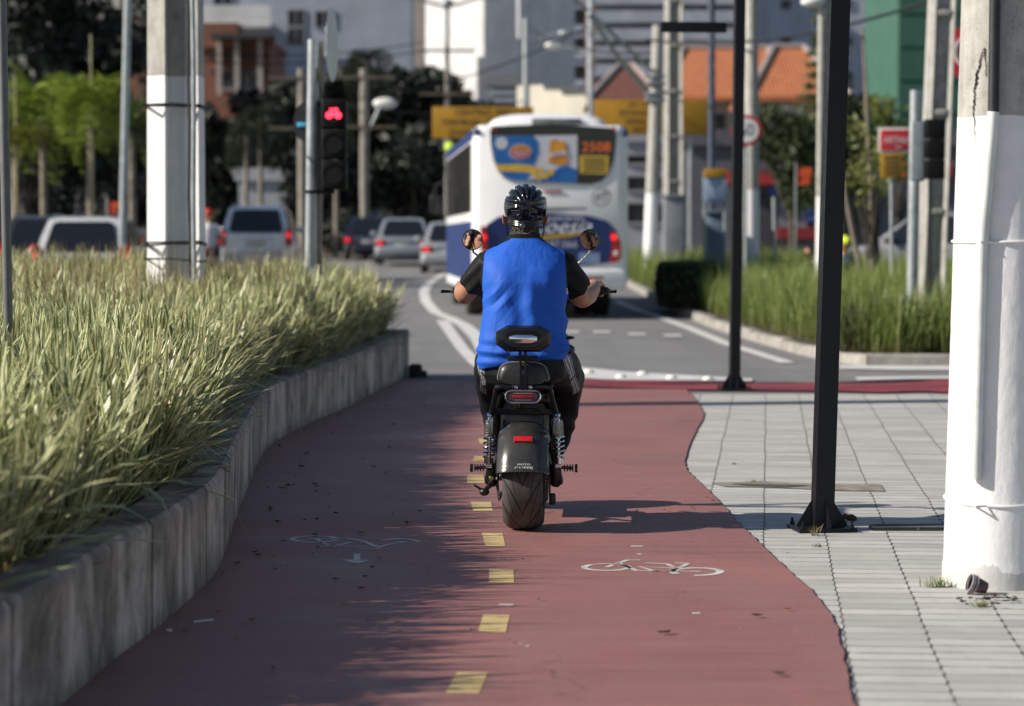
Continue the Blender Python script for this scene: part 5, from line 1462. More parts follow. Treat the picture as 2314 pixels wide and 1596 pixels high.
c_ = k.mix(k.math('GREATER_THAN', sa_.outputs['Fac'], 0.0), (.010, .011, .014), (.36, .37, .39)); k.color(c_); k.rough(.6); k.b.inputs['Specular IOR Level'].default_value = .2
k.bump(k.noise(k.coords(), 30, 4, .6), .35, .004)
pm.materials.append(k.m); trousers = link_mesh('trousers', pm, person)
# small pouch and its flap at the right hip
mb = MB(); mb.ell((.205, .03, .815), (.026, .04, .022), 14, 10); mb.ell((.20, .04, .868), (.030, .05, .009), 14, 8); mb.build('hip_pouch', M_PLEATHER, person)

# hair: rough shell on the back of the skull and nape
h_ = MB()
ra = random.Random(5)
h_.ell(HC + Vector((0, -.014, .018)), (.0815, .098, .090), 30, 20)
h_.ell(HC + Vector((0, -.052, -.060)), (.064, .064, .050), 24, 14)
hm = remeshed(h_, .004, 2)
for v_ in hm.vertices:
    p = v_.co; v_.co = p + (p - HC).normalized() * (.003 * noise.noise(p * 90) + .003 * noise.noise(p * 45))
bmh = bmesh.new(); bmh.from_mesh(hm)
bmesh.ops.delete(bmh, geom=[v for v in bmh.verts if v.co.y > HC.y + .045 or (v.co.y > HC.y - .015 and v.co.z < HC.z - .03) or v.co.z > HC.z + .07], context='VERTS')
bmh.to_mesh(hm); bmh.free()
k = NT('hair'); c_ = k.ramp(k.noise(k.coords((1, 1, .35)), 160, 4, .6), [(.35, (.010, .008, .007)), (.6, (.045, .036, .03)), (.8, (.16, .13, .11))]); k.color(c_); k.rough(.4); k.bump(k.noise(k.coords((1, 1, .4)), 120, 4), .9, .006)
hm.materials.append(k.m); hair = link_mesh('hair', hm, person)
mb = MB()       # loose curls at the nape
for q in range(420):
    a = ra.uniform(-1.15, 1.15); zz_ = ra.uniform(-.098, -.005)
    rx, ry = (.066, .104) if zz_ < -.04 else (.079, .094)
    p = HC + Vector((rx * math.sin(a), -.012 - ry * math.cos(a), zz_)); o_ = Vector((math.sin(a), -math.cos(a), 0))
    tdir = Vector((math.cos(a), math.sin(a), 0)) * ra.uniform(-1, 1)
    mb.tube([p - o_ * .004, p + o_ * .006 + Vector((0, 0, -.006)) + tdir * .004, p + o_ * .007 + Vector((0, 0, -.016)) + tdir * .010, p + o_ * .003 + Vector((0, 0, -.021)) + tdir * .013], [.0022, .002, .0016, .0007], 5)
mb.build('curls', k.m, hair)

# helmet: ribbed shell with vents
HZ = Vector((0.0, .205, 1.462)); A_, B_, C_ = .0985, .138, .108
mb = MB(); nu, nvv = 220, 130; grid = []
def smooth(a, b_, x): t = max(0, min(1, (x - a) / (b_ - a))); return t * t * (3 - 2 * t)
vents = [(-.10, -.36, .145, .23, 0.0, 0), (-.62, -.20, .25, .15, .18, 0), (-.60, -.60, .27, .105, -.28, 0), (.42, -.20, .26, .15, -.16, 0), (.44, -.62, .28, .12, .28, 0), (.80, -.30, .10, .2, 0, 0)]
yaw = R(6)
for j in range(nvv + 1):
    row = []
    for i in range(nu):
        th = 2 * PI * i / nu
        ph0 = -R(26 + 18 * math.cos(th) + 6 * math.cos(2 * th))
        ph = ph0 + (PI / 2 - ph0) * j / nvv
        n_ = Vector((math.cos(ph) * math.sin(th), -math.cos(ph) * math.cos(th), math.sin(ph)))    # th = 0 is the back
        xs_, zs_, back = n_.x, n_.z, -n_.y
        d = 0.0
        # ridges running front to back over the crown
        ang = math.atan2(n_.x, max(.05, n_.z))
        w1 = smooth(.18, .42, n_.z)
        saw = (math.degrees(ang) / 23.0 + .5) % 1.0
        val = abs(saw - .5) * 2
        d -= w1 * .0105 * smooth(.45, .95, val) 
        d += w1 * .002 * (saw - .5)
        # ledge between crown and rear vents
        if back > .1: d += .0035 * math.exp(-((n_.z - (.16 + .18 * abs(n_.x + .1))) / .06) ** 2) - .0035 * math.exp(-((n_.z - (.02 + .18 * abs(n_.x + .1))) / .06) ** 2)
        if back > 0.0:
            for vx, vz, hw, hh, sk, _ in vents:
                lx_, lz_ = xs_ - vx, zs_ - vz - sk * (xs_ - vx)
                q = max(abs(lx_) / hw, abs(lz_) / hh)
                d -= .017 * (1 - smooth(.78, 1.0, q))
                d += .0022 * math.exp(-((q - 1.08) / .07) ** 2)
        else:
            saw2 = (th / (2 * PI) * 14) % 1.0
            if -.35 < n_.z < .25: d -= .012 * smooth(.5, .9, abs(saw2 - .5) * 2)
        # shell flares slightly then tucks under at the rim
        e_ = 1.0 - .10 * smooth(-.55, -1.0, n_.z) 
        p = Vector((A_ * n_.x * e_, B_ * n_.y * e_, C_ * n_.z)) + n_ * d
        row.append(HZ + Matrix.Rotation(yaw, 3, 'Z') @ p)
    grid.append(row)
# closed at the crown, open below
mb.loft(grid[:-1], cap=False)
vs0 = len(mb.v); topc = sum(grid[-2], Vector()) / nu
mb.v.append(topc); base0 = (len(grid) - 2) * nu
for i in range(nu): mb.f.append((base0 + i, base0 + (i + 1) % nu, vs0)); mb.m.append(0)
k = NT('helmet_shell'); co = k.coords(); k.color(k.ramp(k.noise(co, 8, 3), [(.3, (.006, .007, .011)), (.7, (.010, .012, .022))])); k.rough(.10); k.b.inputs['Coat Weight'].default_value = .3; k.b.inputs['Coat Roughness'].default_value = .03
helmet = mb.build('helmet', k.m, person, ang=50)
mb = MB(); mb.ell(HZ + Vector((0, 0, -.004)), (A_ * .86, B_ * .90, C_ * .84), 30, 18); 
bmq = mb.mesh('liner', mat('foam_black', (.008, .008, .009), .8, var=0)); bmh = bmesh.new(); bmh.from_mesh(bmq)
bmesh.ops.delete(bmh, geom=[v for v in bmh.verts if v.co.z < HZ.z - .035], context='VERTS'); bmh.to_mesh(bmq); bmh.free(); link_mesh('liner', bmq, helmet)
mb = MB(); pts = [HZ + Vector((.075 * math.sin(a), -.012 - .108 * math.cos(a), -.082 + .012 * abs(math.sin(a)))) for a in [R(-85 + 170 * q / 20) for q in range(21)]]
for z0_ in (-.008, 0, .008): mb.tube([p + Vector((0, 0, z0_)) for p in pts], .0065, 8)
mb.build('cradle', M_PLASTIC, helmet)
mb = MB(); dc = HZ + Vector((-.008, -.122, -.088)); mb.lathe([(0, .010), (.010, .010), (.0125, .008), (.014, 0), (.014, -.004)], (0, -1, 0), dc, 28)
for q in range(8):
    a = 2 * PI * q / 8; mb.box(dc + Vector((.0115 * math.cos(a), -.009, .0115 * math.sin(a))), (.002, .003, .002))
mb.build('adjustment_dial', mat('dial_grey', (.05, .055, .06), .3, var=0), helmet)
for s_ in (-1, 1):
    mb = MB(); mb.tube([HZ + Vector((s_ * .086, -.02, -.075)), HZ + Vector((s_ * .086, .0, -.11)), HZ + Vector((s_ * .076, .03, -.145)), HZ + Vector((s_ * .05, .07, -.165)), HZ + Vector((0, .085, -.17))], .0028, 6)
    mb.build('strap', M_PLASTIC, helmet)
# ============================================================ THE BUS
M_BUSW = mat('bus_white', (0.84, 0.85, 0.86), 0.35, var=0.04, scale=1.5, coat=.15)
M_BUSB = mat('bus_blue', (0.010, 0.032, 0.15), 0.45, var=0.12, scale=2)
M_GLASS = mat('dark_glass', (0.012, 0.014, 0.018), 0.08, var=0.0, coat=.3)
M_RED2 = mat('red_lamp', (0.42, 0.012, 0.02), 0.2, var=0.15, scale=8, coat=.4)
M_BUMP = mat('grey_bumper', (0.45, 0.47, 0.50), 0.4, var=0.1)
BY = 43.6; BX = X(1245, BY)
bus = thing('bus', 'white and blue city bus with an advert on its rear window, ahead of the rider', 'bus', (BX, BY, 0), R(3.6))
BW, BL = 2.56, 11.6
def bz(v): return Z(v, BY)
zb_, zt_ = 0.55, bz(283)
def bus_ring(y, hw, z0, z1, top_in=.14, n=6, bot=.05):
    r_ = []
    for q in range(n + 1):
        a = PI / 2 * q / n; r_.append(Vector((hw - top_in * (1 - math.cos(a)), y, z1 - .30 + .30 * math.sin(a))))
    for q in range(n + 1):
        a = PI / 2 * (n - q) / n; r_.append(Vector((-hw + top_in * (1 - math.cos(a)), y, z1 - .30 + .30 * math.sin(a))))
    r_ += [Vector((-hw, y, z0 + .9)), Vector((-hw, y, z0 + bot)), Vector((-hw + bot, y, z0)), Vector((hw - bot, y, z0)), Vector((hw, y, z0 + bot)), Vector((hw, y, z0 + .9))]
    return r_
hw = BW / 2
mb = MB(); mb.loft([bus_ring(.0, hw - .10, zb_ + .08, zt_ - .10), bus_ring(.05, hw - .04, zb_ + .03, zt_ - .04), bus_ring(.16, hw, zb_, zt_), bus_ring(3, hw, zb_ - .1, zt_ + .02), bus_ring(8, hw, zb_ - .15, zt_ + .02), bus_ring(BL - .3, hw, zb_ - .15, zt_), bus_ring(BL, hw - .12, zb_, zt_ - .12)])
body_ = mb.build('body', M_BUSW, bus, ang=40)
# rear window: wide at the top, rounded narrowing foot
def flat_poly(name, pts, y, m, parent, th=.012):
    mb = MB(); mb.prism([Vector((x_, y, z_)) for x_, z_ in pts], (0, -th, 0)); return mb.build(name, m, parent, ang=20)
def rx(u): return (u - 1245) * BY / FPX
def rcurve(pts): return [(rx(u), bz(v)) for u, v in pts]
win = [(1107, 300), (1112, 287), (1250, 281), (1385, 290), (1392, 300), (1391, 330), (1386, 365), (1375, 395), (1358, 411), (1335, 417), (1245, 415), (1160, 411), (1138, 404), (1123, 385), (1114, 360), (1109, 330)]
rw = flat_poly('rear_window', rcurve(win), -.002, M_GLASS, bus, .015)
# advert film: blue field, white field, shapes; no real brand
ad = [((1114, 310), (1206, 309), (1216, 340), (1212, 375), (1200, 409), (1160, 407), (1140, 400), (1127, 382), (1118, 350))]
M_ADB = mat('ad_blue', (0.02, 0.16, 0.50), .4, var=.1, scale=3); M_ADW = mat('ad_white', (.66, .66, .72), .4, var=.05); M_ADO = mat('ad_orange', (.75, .30, .03), .4, var=.15, scale=6)
M_ADY = mat('ad_yellow', (.78, .50, .06), .4, var=.1); M_ADR = mat('ad_red', (.50, .03, .05), .4, var=.1); M_LB = mat('ad_lightblue', (.12, .38, .75), .4, var=.1)
adv = flat_poly('advert', rcurve([(1112, 309), (1206, 308), (1304, 306), (1304, 415), (1245, 414), (1160, 410), (1139, 403), (1124, 384), (1116, 355)]), -.018, M_ADW, rw, .004)
flat_poly('blue_field', rcurve([(1112, 310), (1205, 308), (1216, 322), (1217, 345), (1208, 372), (1195, 398), (1188, 409), (1160, 408), (1140, 401), (1125, 383), (1117, 355)]), -.0235, M_ADB, adv, .003)
flat_poly('blue_swoosh', rcurve([(1188, 409), (1215, 405), (1240, 398), (1260, 380), (1280, 374), (1303, 384), (1303, 414), (1245, 413), (1190, 411)]), -.0235, M_ADB, adv, .003)
flat_poly('white_dot', rcurve([(1133 + 14 * math.cos(a), 325 + 14 * math.sin(a)) for a in [2 * PI * q / 20 for q in range(20)]]), -.027, M_ADW, adv, .003)
bpts = []
for q in range(24):
    a = 2 * PI * q / 24; r1 = 1.0 if q % 2 else .86; bpts.append((1176 + 31 * r1 * math.cos(a), 345 + 22 * r1 * math.sin(a)))
flat_poly('burst', rcurve(bpts), -.027, M_LB, adv, .003)
flat_poly('burst', rcurve([(1176 + 25 * math.cos(a), 346 + 15 * math.sin(a) - 3) for a in [2 * PI * q / 20 for q in range(20)]]), -.0305, M_ADO, adv, .003)
flat_poly('burst', rcurve([(1174 + 24 * math.cos(a), 349 + 11 * math.sin(a)) for a in [2 * PI * q / 20 for q in range(20)]]), -.034, mat('ad_pink', (.62, .10, .12), .4, var=.1), adv, .003)
text_mesh('CREST', .13, M_ADW, adv, (rx(1174), -.039, bz(349)), sx=.9)
flat_poly('yellow_banner', rcurve([(1119, 373), (1175, 372), (1212, 377), (1212, 392), (1170, 389), (1124, 388)]), -.027, M_ADY, adv, .003)
for u, v in ((1208, 396), (1222, 385), (1232, 398), (1245, 390), (1218, 402)):
    flat_poly('yellow_shape', rcurve([(u + 7 * math.cos(a), v + 8 * math.sin(a)) for a in [2 * PI * q / 7 for q in range(7)]]), -.0305, M_ADY, adv, .003)
flat_poly('pack', rcurve([(1243, 319), (1251, 316), (1280, 323), (1282, 370), (1272, 374), (1238, 369)]), -.027, M_ADO, adv, .003)
flat_poly('pack', rcurve([(1247, 322), (1275, 327), (1277, 345), (1262, 352), (1246, 345)]), -.0305, mat('ad_amber', (.8, .38, .04), .4, var=.1), adv, .003)
flat_poly('pack', rcurve([(1241, 346), (1279, 341), (1278, 351), (1240, 356)]), -.034, M_ADW, adv, .003)
text_mesh('PACK', .07, M_ADR, adv, (rx(1260), -.0385, bz(348.5)))
text_mesh('2508', .22, mat('led_orange', (.85, .16, .03), .4, var=0, emis=.12), bus, (rx(1347), -.020, bz(334)), sx=1.1, name='route_display')
yp = flat_poly('yellow_notice', rcurve([(1310, 352), (1375, 353), (1374, 394), (1310, 392)]), -.018, M_ADY, bus, .004)
mb = MB()
for q in range(5): mb.box((rx(1343), -.0235, bz(359 + 7 * q)), (.40 - .05 * (q % 2), .003, .022))
mb.build('lettering', M_SIGNBLK, yp)
for u in (1117, 1387): flat_poly('marker_lamp', rcurve([(u - 4, 288), (u + 4, 288), (u + 4, 297), (u - 4, 297)]), -.02, M_RED2, bus, .02)
# lower blue panel with rounded shoulders, tail lamps, swoosh and lettering
blue = flat_poly('rear_panel', rcurve([(1088, 592), (1090, 540), (1100, 508), (1125, 491), (1160, 484), (1245, 483), (1330, 488), (1372, 500), (1392, 520), (1399, 548), (1396, 580), (1378, 594), (1330, 600), (1245, 602), (1140, 600)]), -.002, M_BUSB, bus, .015)
flat_poly('swoosh', rcurve([(1150, 536), (1245, 530), (1310, 524), (1345, 522), (1290, 536), (1200, 545), (1150, 545)]), -.018, M_ADY if False else mat('swoosh_gold', (.50, .30, .05), .4, var=.1), blue, .004)
text_mesh('Coesia', .33, M_BUSW, blue, (rx(1262), -.024, bz(513)), shear=.45, sx=1.15)
text_mesh('TRANSPORTES', .09, M_BUSW, blue, (rx(1262), -.024, bz(495)), shear=.3, sx=1.3)
text_mesh('RJ 187.066', .17, mat('fleet_number', (.5, .55, .65), .5, var=0), blue, (rx(1254), -.024, bz(553)))
flat_poly('patch', rcurve([(1308, 571), (1356, 571), (1356, 596), (1308, 596)]), -.018, mat('patch_blue', (.22, .32, .50), .5, var=.1), blue, .004)
text_mesh('63', .20, mat('bus_grey_mark', (.20, .20, .22), .5, var=0), bus, (rx(1358), -.024, bz(446)))
mb = MB(); mb.lathe([(.135, -.004), (.155, -.004), (.155, .004), (.135, .004)], (0, 1, 0), (rx(1358), -.014, bz(446)), 32); mb.build('number_ring', mat('bus_grey_mark', (.20, .20, .22), .5, var=0), bus)
for sgn, pts in ((-1, [(1086, 512), (1098, 512), (1101, 540), (1100, 584), (1088, 590), (1085, 550)]), (1, [(1378, 520), (1392, 530), (1403, 548), (1404, 580), (1396, 592), (1376, 594), (1384, 560)])):
    l_ = flat_poly('tail_lamp', rcurve(pts), -.012, M_RED2, bus, .03)
    c_ = rcurve([((1093 if sgn < 0 else 1393), 573)])[0]
    mb = MB(); mb.lathe([(0, 0), (.05, 0), (.045, .02), (0, .025)], (0, -1, 0), (c_[0], -.042, c_[1]), 16); mb.build('reverse_lamp', mat('clear_lamp', (.6, .55, .5), .2, var=0), l_)
    c_ = rcurve([((1093 if sgn < 0 else 1388), 537)])[0]
    mb = MB(); mb.lathe([(0, 0), (.05, 0), (.045, .02), (0, .025)], (0, -1, 0), (c_[0], -.042, c_[1]), 16); mb.build('brake_lamp', mat('lit_brake', (.9, .02, .02), .3, var=0, emis=.7), l_)
mb = MB(); 
for q in range(12): mb.box((rx(1210 + 10 * q), -.008, bz(472)), (.045, .02, .04))
mb.build('vent_slots', M_SIGNBLK, bus)
mb = MB(); mb.box((rx(1248), -.008, bz(433)), (.30, .02, .035), .005); mb.build('marker_lamp', M_RED2, bus)
mb = MB(); mb.box((0, .10, bz(630)), (BW - .06, .28, .34), .07); mb.build('bumper', M_BUSW, bus)
mb = MB(); mb.box((rx(1340), -.045, bz(628)), (.34, .02, .05), .01); mb.build('reflector', mat('reflector_dark', (.25, .03, .05), .3, var=0), bus)
# side glass band and blue skirt, both sides
for s_ in (-1, 1):
    mb = MB(); y0 = .55
    mb.bb((s_ * (hw - .005), y0, zt_ - 1.42), (s_ * (hw + .012), BL - .4, zt_ - .28)); sg_ = mb.build('side_window', M_GLASS, bus)
    mb = MB()
    for q in range(9): mb.bb((s_ * (hw + .012), y0 + q * 1.3, zt_ - 1.42), (s_ * (hw + .020), y0 + q * 1.3 + .06, zt_ - .28))
    mb.build('window_post', M_SIGNBLK, sg_)
    mb = MB(); mb.bb((s_ * (hw - .004), .45, .62), (s_ * (hw + .010), BL - .3, 1.62)); mb.build('side_panel', M_BUSB, bus)
    mb = MB(); mb.bb((s_ * (hw - .002), .25, zt_ - .24), (s_ * (hw + .010), BL - .3, zt_ - .08)); mb.build('roof_stripe', M_BUSB, bus)
    mb = MB(); mb.ell((s_ * (hw - .07), .10, zt_ - .12), (.07, .12, .07), 12, 8); mb.build('marker_lamp', M_BUSB, bus)
    # wheels
    for y_ in (3.1, 8.8):
        mb = MB(); mb.lathe([(.20, -.14), (.46, -.15), (.50, -.11), (.50, .11), (.46, .15), (.20, .14)], (1, 0, 0), (s_ * (hw - .18), y_, .50), 36); wl_ = mb.build('tyre', M_RUBBER, bus)
        mb = MB(); mb.lathe([(0, .06), (.26, .06), (.30, .10), (.30, -.10), (0, -.10)], (s_, 0, 0), (s_ * (hw - .18), y_, .50), 24); mb.build('rim', M_STEEL, wl_)
    mb = MB(); mb.lathe([(.20, -.14), (.46, -.15), (.50, -.11), (.50, .11), (.46, .15), (.20, .14)], (1, 0, 0), (s_ * (hw - .52), 3.1, .50), 36); mb.build('tyre', M_RUBBER, bus)
mb = MB(); mb.box((0, 3.1, .52), (1.5, .5, .34), .08); mb.box((0, 1.6, .55), (1.9, 2.2, .24), .05); mb.build('axle', M_PLASTIC, bus)
# roof air-conditioning hump
mb = MB(); rings = []
for y_, w_, h_ in ((.35, .80, .02), (.42, .90, .14), (.65, .98, .26), (2.6, .98, .26), (3.2, .9, .05)):
    ring = []
    for q in range(13):
        a = PI * q / 12; ring.append(Vector((w_ * math.copysign(abs(math.cos(a)) ** .6, math.cos(a)), y_, zt_ - .05 + h_ * max(.001, math.sin(a)) ** .7)))
    ring += [Vector((-w_, y_, zt_ - .12)), Vector((w_, y_, zt_ - .12))]
    rings.append(ring)
mb.loft(rings); hump = mb.build('roof_unit', M_BUSW, bus)
mb = MB(); mb.box((.12, .40, zt_ + .06), (.82, .12, .12), .02); mb.build('grille', mat('ac_grey', (.16, .17, .18), .6, var=.2), hump)
mb = MB(); mb.tube([(-hw - .02, BL - .2, 2.5), (-hw - .22, BL + .05, 2.45), (-hw - .25, BL, 2.2)], .02, 8); mb.box((-hw - .25, BL, 2.05), (.16, .12, .4), .04); mb.build('wing_mirror', M_PLASTIC, bus)
mb = MB(); mb.ell((-hw + .05, BL - .8, zt_ + .0), (.12, .16, .12), 12, 8); mb.build('roof_lamp', mat('lime', (.45, .60, .05), .5, var=0), bus)

# ============================================================ CARS
def car(label, u, Y, col, L=4.1, Wd=1.74, H=1.5, rz=0.0, style='suv', brake=True, zoff=0.0, group='cars in the traffic ahead'):
    c = thing('car', label, 'car', (X(u, Y), Y, rise(Y) + zoff), rz, group)
    m = mat('car_%d' % u, col, .3, .25 if max(col) > .2 else .4, var=.05, scale=2, coat=.6)
    hw = Wd / 2; bel = H * .60
    def ring(y, w_, z0, z1, r_=.10, n=5):
        out = []
        for (cx, cz, a0) in ((w_ - r_, z1 - r_, 0), (-w_ + r_, z1 - r_, 90), (-w_ + r_, z0 + r_, 180), (w_ - r_, z0 + r_, 270)):
            for q in range(n): a = R(a0 + 90 * q / (n - 1)); out.append(Vector((cx + r_ * math.cos(a), y, cz + r_ * math.sin(a))))
        return out
    if style == 'sedan': prof = [(0, .9, .34, bel - .10), (.06, .96, .28, bel - .02), (.5, 1, .22, bel + .02), (1.2, 1, .2, bel), (3.1, 1, .2, bel - .02), (L - .5, .96, .22, bel - .16), (L, .84, .30, bel - .35)]
    else: prof = [(0, .92, .36, bel - .02), (.07, .97, .28, bel), (.5, 1, .22, bel + .02), (2.4, 1, .2, bel), (L - 1.0, 1, .2, bel - .04), (L - .3, .96, .22, bel - .18), (L, .84, .32, bel - .34)]
    mb = MB(); mb.loft([ring(y, hw * w_, a, b_) for y, w_, a, b_ in prof]); bd = mb.build('body', m, c, ang=40)
    # greenhouse: glass tub with painted roof and pillars
    if style == 'sedan': gh = [(.55, .66), (1.35, 1.0), (2.3, 1.0), (3.1, .60)]; y0, y1, yt0, yt1 = .50, 3.2, 1.15, 2.35
    elif style == 'hatch': y0, y1, yt0, yt1 = .10, 3.05, .50, 2.3
    else: y0, y1, yt0, yt1 = .08, 3.1, .36, 2.35
    bl, tp = hw * .93, hw * (.70 if style != 'suv' else .74); zt = H - .045
    A = [Vector((-bl, y0, bel - .04)), Vector((bl, y0, bel - .04)), Vector((bl, y1, bel - .06)), Vector((-bl, y1, bel - .06))]
    T = [Vector((-tp, yt0, zt)), Vector((tp, yt0, zt)), Vector((tp, yt1, zt)), Vector((-tp, yt1, zt))]
    def sq(P4, k_=.0, z=None):
        out = []
        for i in range(4):
            a, b_, d = P4[i], P4[(i + 1) % 4], P4[i - 1]
            out += [a.lerp(d, .05), a.lerp(a.lerp(b_, .5).lerp(a.lerp(d, .5), .5), .02), a.lerp(b_, .08)]
        return out
    mb = MB(); mb.loft([sq(A), sq([A[i].lerp(T[i], .5) + Vector((math.copysign(.02, A[i].x), 0, 0)) for i in range(4)]), sq(T), sq([t - Vector((math.copysign(.10, t.x), math.copysign(.12, t.y - 1.3), -.03)) for t in T]), sq([t - Vector((math.copysign(.26, t.x), math.copysign(.32, t.y - 1.3), -.05)) for t in T])]); cb_ = mb.build('cabin', m, c, ang=40)
    # rear glass: dark pane set proud of the cabin with rounded corners
    def pane(name, q00, q10, q11, q01, inset, out_n, parent, mm=M_GLASS, rr=.12):
        pts = []
        ctr = [(inset, inset), (1 - inset, inset), (1 - inset, 1 - inset), (inset, 1 - inset)]
        for (sx_, sy_), a0 in zip(ctr, (180, 270, 0, 90)):
            cx_ = sx_ + (rr * .6 if sx_ < .5 else -rr * .6); cy_ = sy_ + (rr if sy_ < .5 else -rr)
            for q in range(5):
                a = R(a0 + 90 * q / 4); pts.append((cx_ + rr * .6 * math.cos(a), cy_ + rr * math.sin(a)))
        V = [q00.lerp(q10, s_).lerp(q01.lerp(q11, s_), t_) + out_n for s_, t_ in pts]
        mb = MB(); mb.prism(V, -out_n * .8); return mb.build(name, mm, parent, smooth=False)
    nb = (A[1] - A[0]).cross(T[0] - A[0]).normalized(); nb = nb if nb.y < 0 else -nb
    pane('rear_window', A[0], A[1], T[1], T[0], .09, nb * .03, c)
    for s_, i0, i1 in ((-1, 0, 3), (1, 1, 2)):
        nn = Vector((s_, 0, .25)).normalized()
        pane('side_window', A[i0], A[i1], T[i1], T[i0], .07, nn * .045, c)
    # tail lamps
    for s_ in (-1, 1):
        mb = MB()
        if style == 'sedan': mb.box((s_ * hw * .78, .02, bel - .20), (.34, .16, .18), .05)
        elif style == 'hatch': mb.box((s_ * hw * .90, .06, bel - .06), (.20, .22, .42), .06)
        else: mb.box((s_ * hw * .90, .05, bel - .10), (.18, .20, .44), .06)
        tl_ = mb.build('tail_lamp', M_RED2, c)
        if brake: mb = MB(); mb.ell((s_ * hw * (.78 if style == 'sedan' else .9), -.055, bel - (.20 if style == 'sedan' else .04)), (.055, .02, .07), 12, 8); mb.build('brake_lamp', mat('lit_brake', (.9, .02, .02), .3, var=0, emis=.7), tl_)
    mb = MB(); mb.box((0, .02, .46), (Wd * .9, .24, .26), .07); mb.build('bumper', m if style != 'suv' else M_BUMP, c)
    mb = MB(); mb.box((0, -.02 if style != 'sedan' else .0, bel - .26), (.44, .03, .14), .005); mb.build('number_plate', mat('plate_grey', (.45, .45, .43), .5, var=.1), c)
    mb = MB(); mb.box((0, -.015, bel - .13), (Wd * .52, .03, .035), .01); mb.build('chrome_trim', M_CHROME, c)
    if style != 'sedan':
        for s_ in (-1, 1): mb = MB(); mb.tube([(s_ * tp * .92, yt0 + .1, H + .0), (s_ * tp * .92, yt0 + .3, H + .035), (s_ * tp * .92, yt1 - .2, H + .035), (s_ * tp * .92, yt1, H)], .018, 8); mb.build('roof_rail', M_STEEL, c)
    for s_ in (-1, 1):
        mb = MB(); mb.box((s_ * (hw + .10), 2.75, bel + .10), (.2, .12, .15), .05); mb.build('wing_mirror', m, c)
        for y_ in (.78, L - .85):
            mb = MB(); mb.lathe([(.18, -.09), (.30, -.10), (.33, -.07), (.33, .07), (.30, .10), (.18, .09)], (1, 0, 0), (s_ * (hw - .10), y_, .33), 28); w_ = mb.build('tyre', M_RUBBER, c)
            mb = MB(); mb.lathe([(0, .06), (.18, .06), (.21, .10), (.21, -.04), (0, -.04)], (s_, 0, 0), (s_ * (hw - .10), y_, .33), 20); mb.build('rim', M_STEEL, w_)
    return c
SILVER = (.70, .74, .80)
car('white estate car with a wide dark rear window, waiting beyond the planter grass', 183, 46.5, (.74, .74, .74), Wd=1.78, H=1.62, style='hatch', rz=R(2), zoff=.10)
car('dark grey car half hidden behind the white estate car at the far left', 92, 51.5, (.05, .055, .06), Wd=1.76, H=1.66, style='hatch', rz=R(2), zoff=.08)
car('silver off-roader with a black rear window between pole and bicycle signal', 578, 66, SILVER, Wd=1.82, H=1.72, rz=R(1.5), zoff=.18)
car('grey saloon car with red tail lamps, just left of the bus', 910, 82, (.30, .33, .38), Wd=1.76, H=1.47, style='sedan', rz=R(1), zoff=.04, L=4.4)
car('dark blue car partly hidden beside the grey saloon', 832, 90, (.025, .03, .06), Wd=1.74, H=1.5, style='sedan', rz=R(1), zoff=.0, L=4.3)
car('pale grey car squeezed between the grey saloon and the bus', 1020, 74, (.40, .42, .45), Wd=1.74, H=1.45, style='sedan', rz=R(1), zoff=.0, L=4.3)
car('dark car seen in the gap between bus and round pole', 1432, 96, (.05, .06, .09), Wd=1.8, H=1.9, rz=R(1), zoff=.0, brake=False)
sidecar = car('silver grey car parked side-on behind the street name sign', 2345, 52, (.27, .27, .29), Wd=1.76, H=1.5, style='sedan', rz=R(68), zoff=.30, L=4.4, brake=False, group=None)

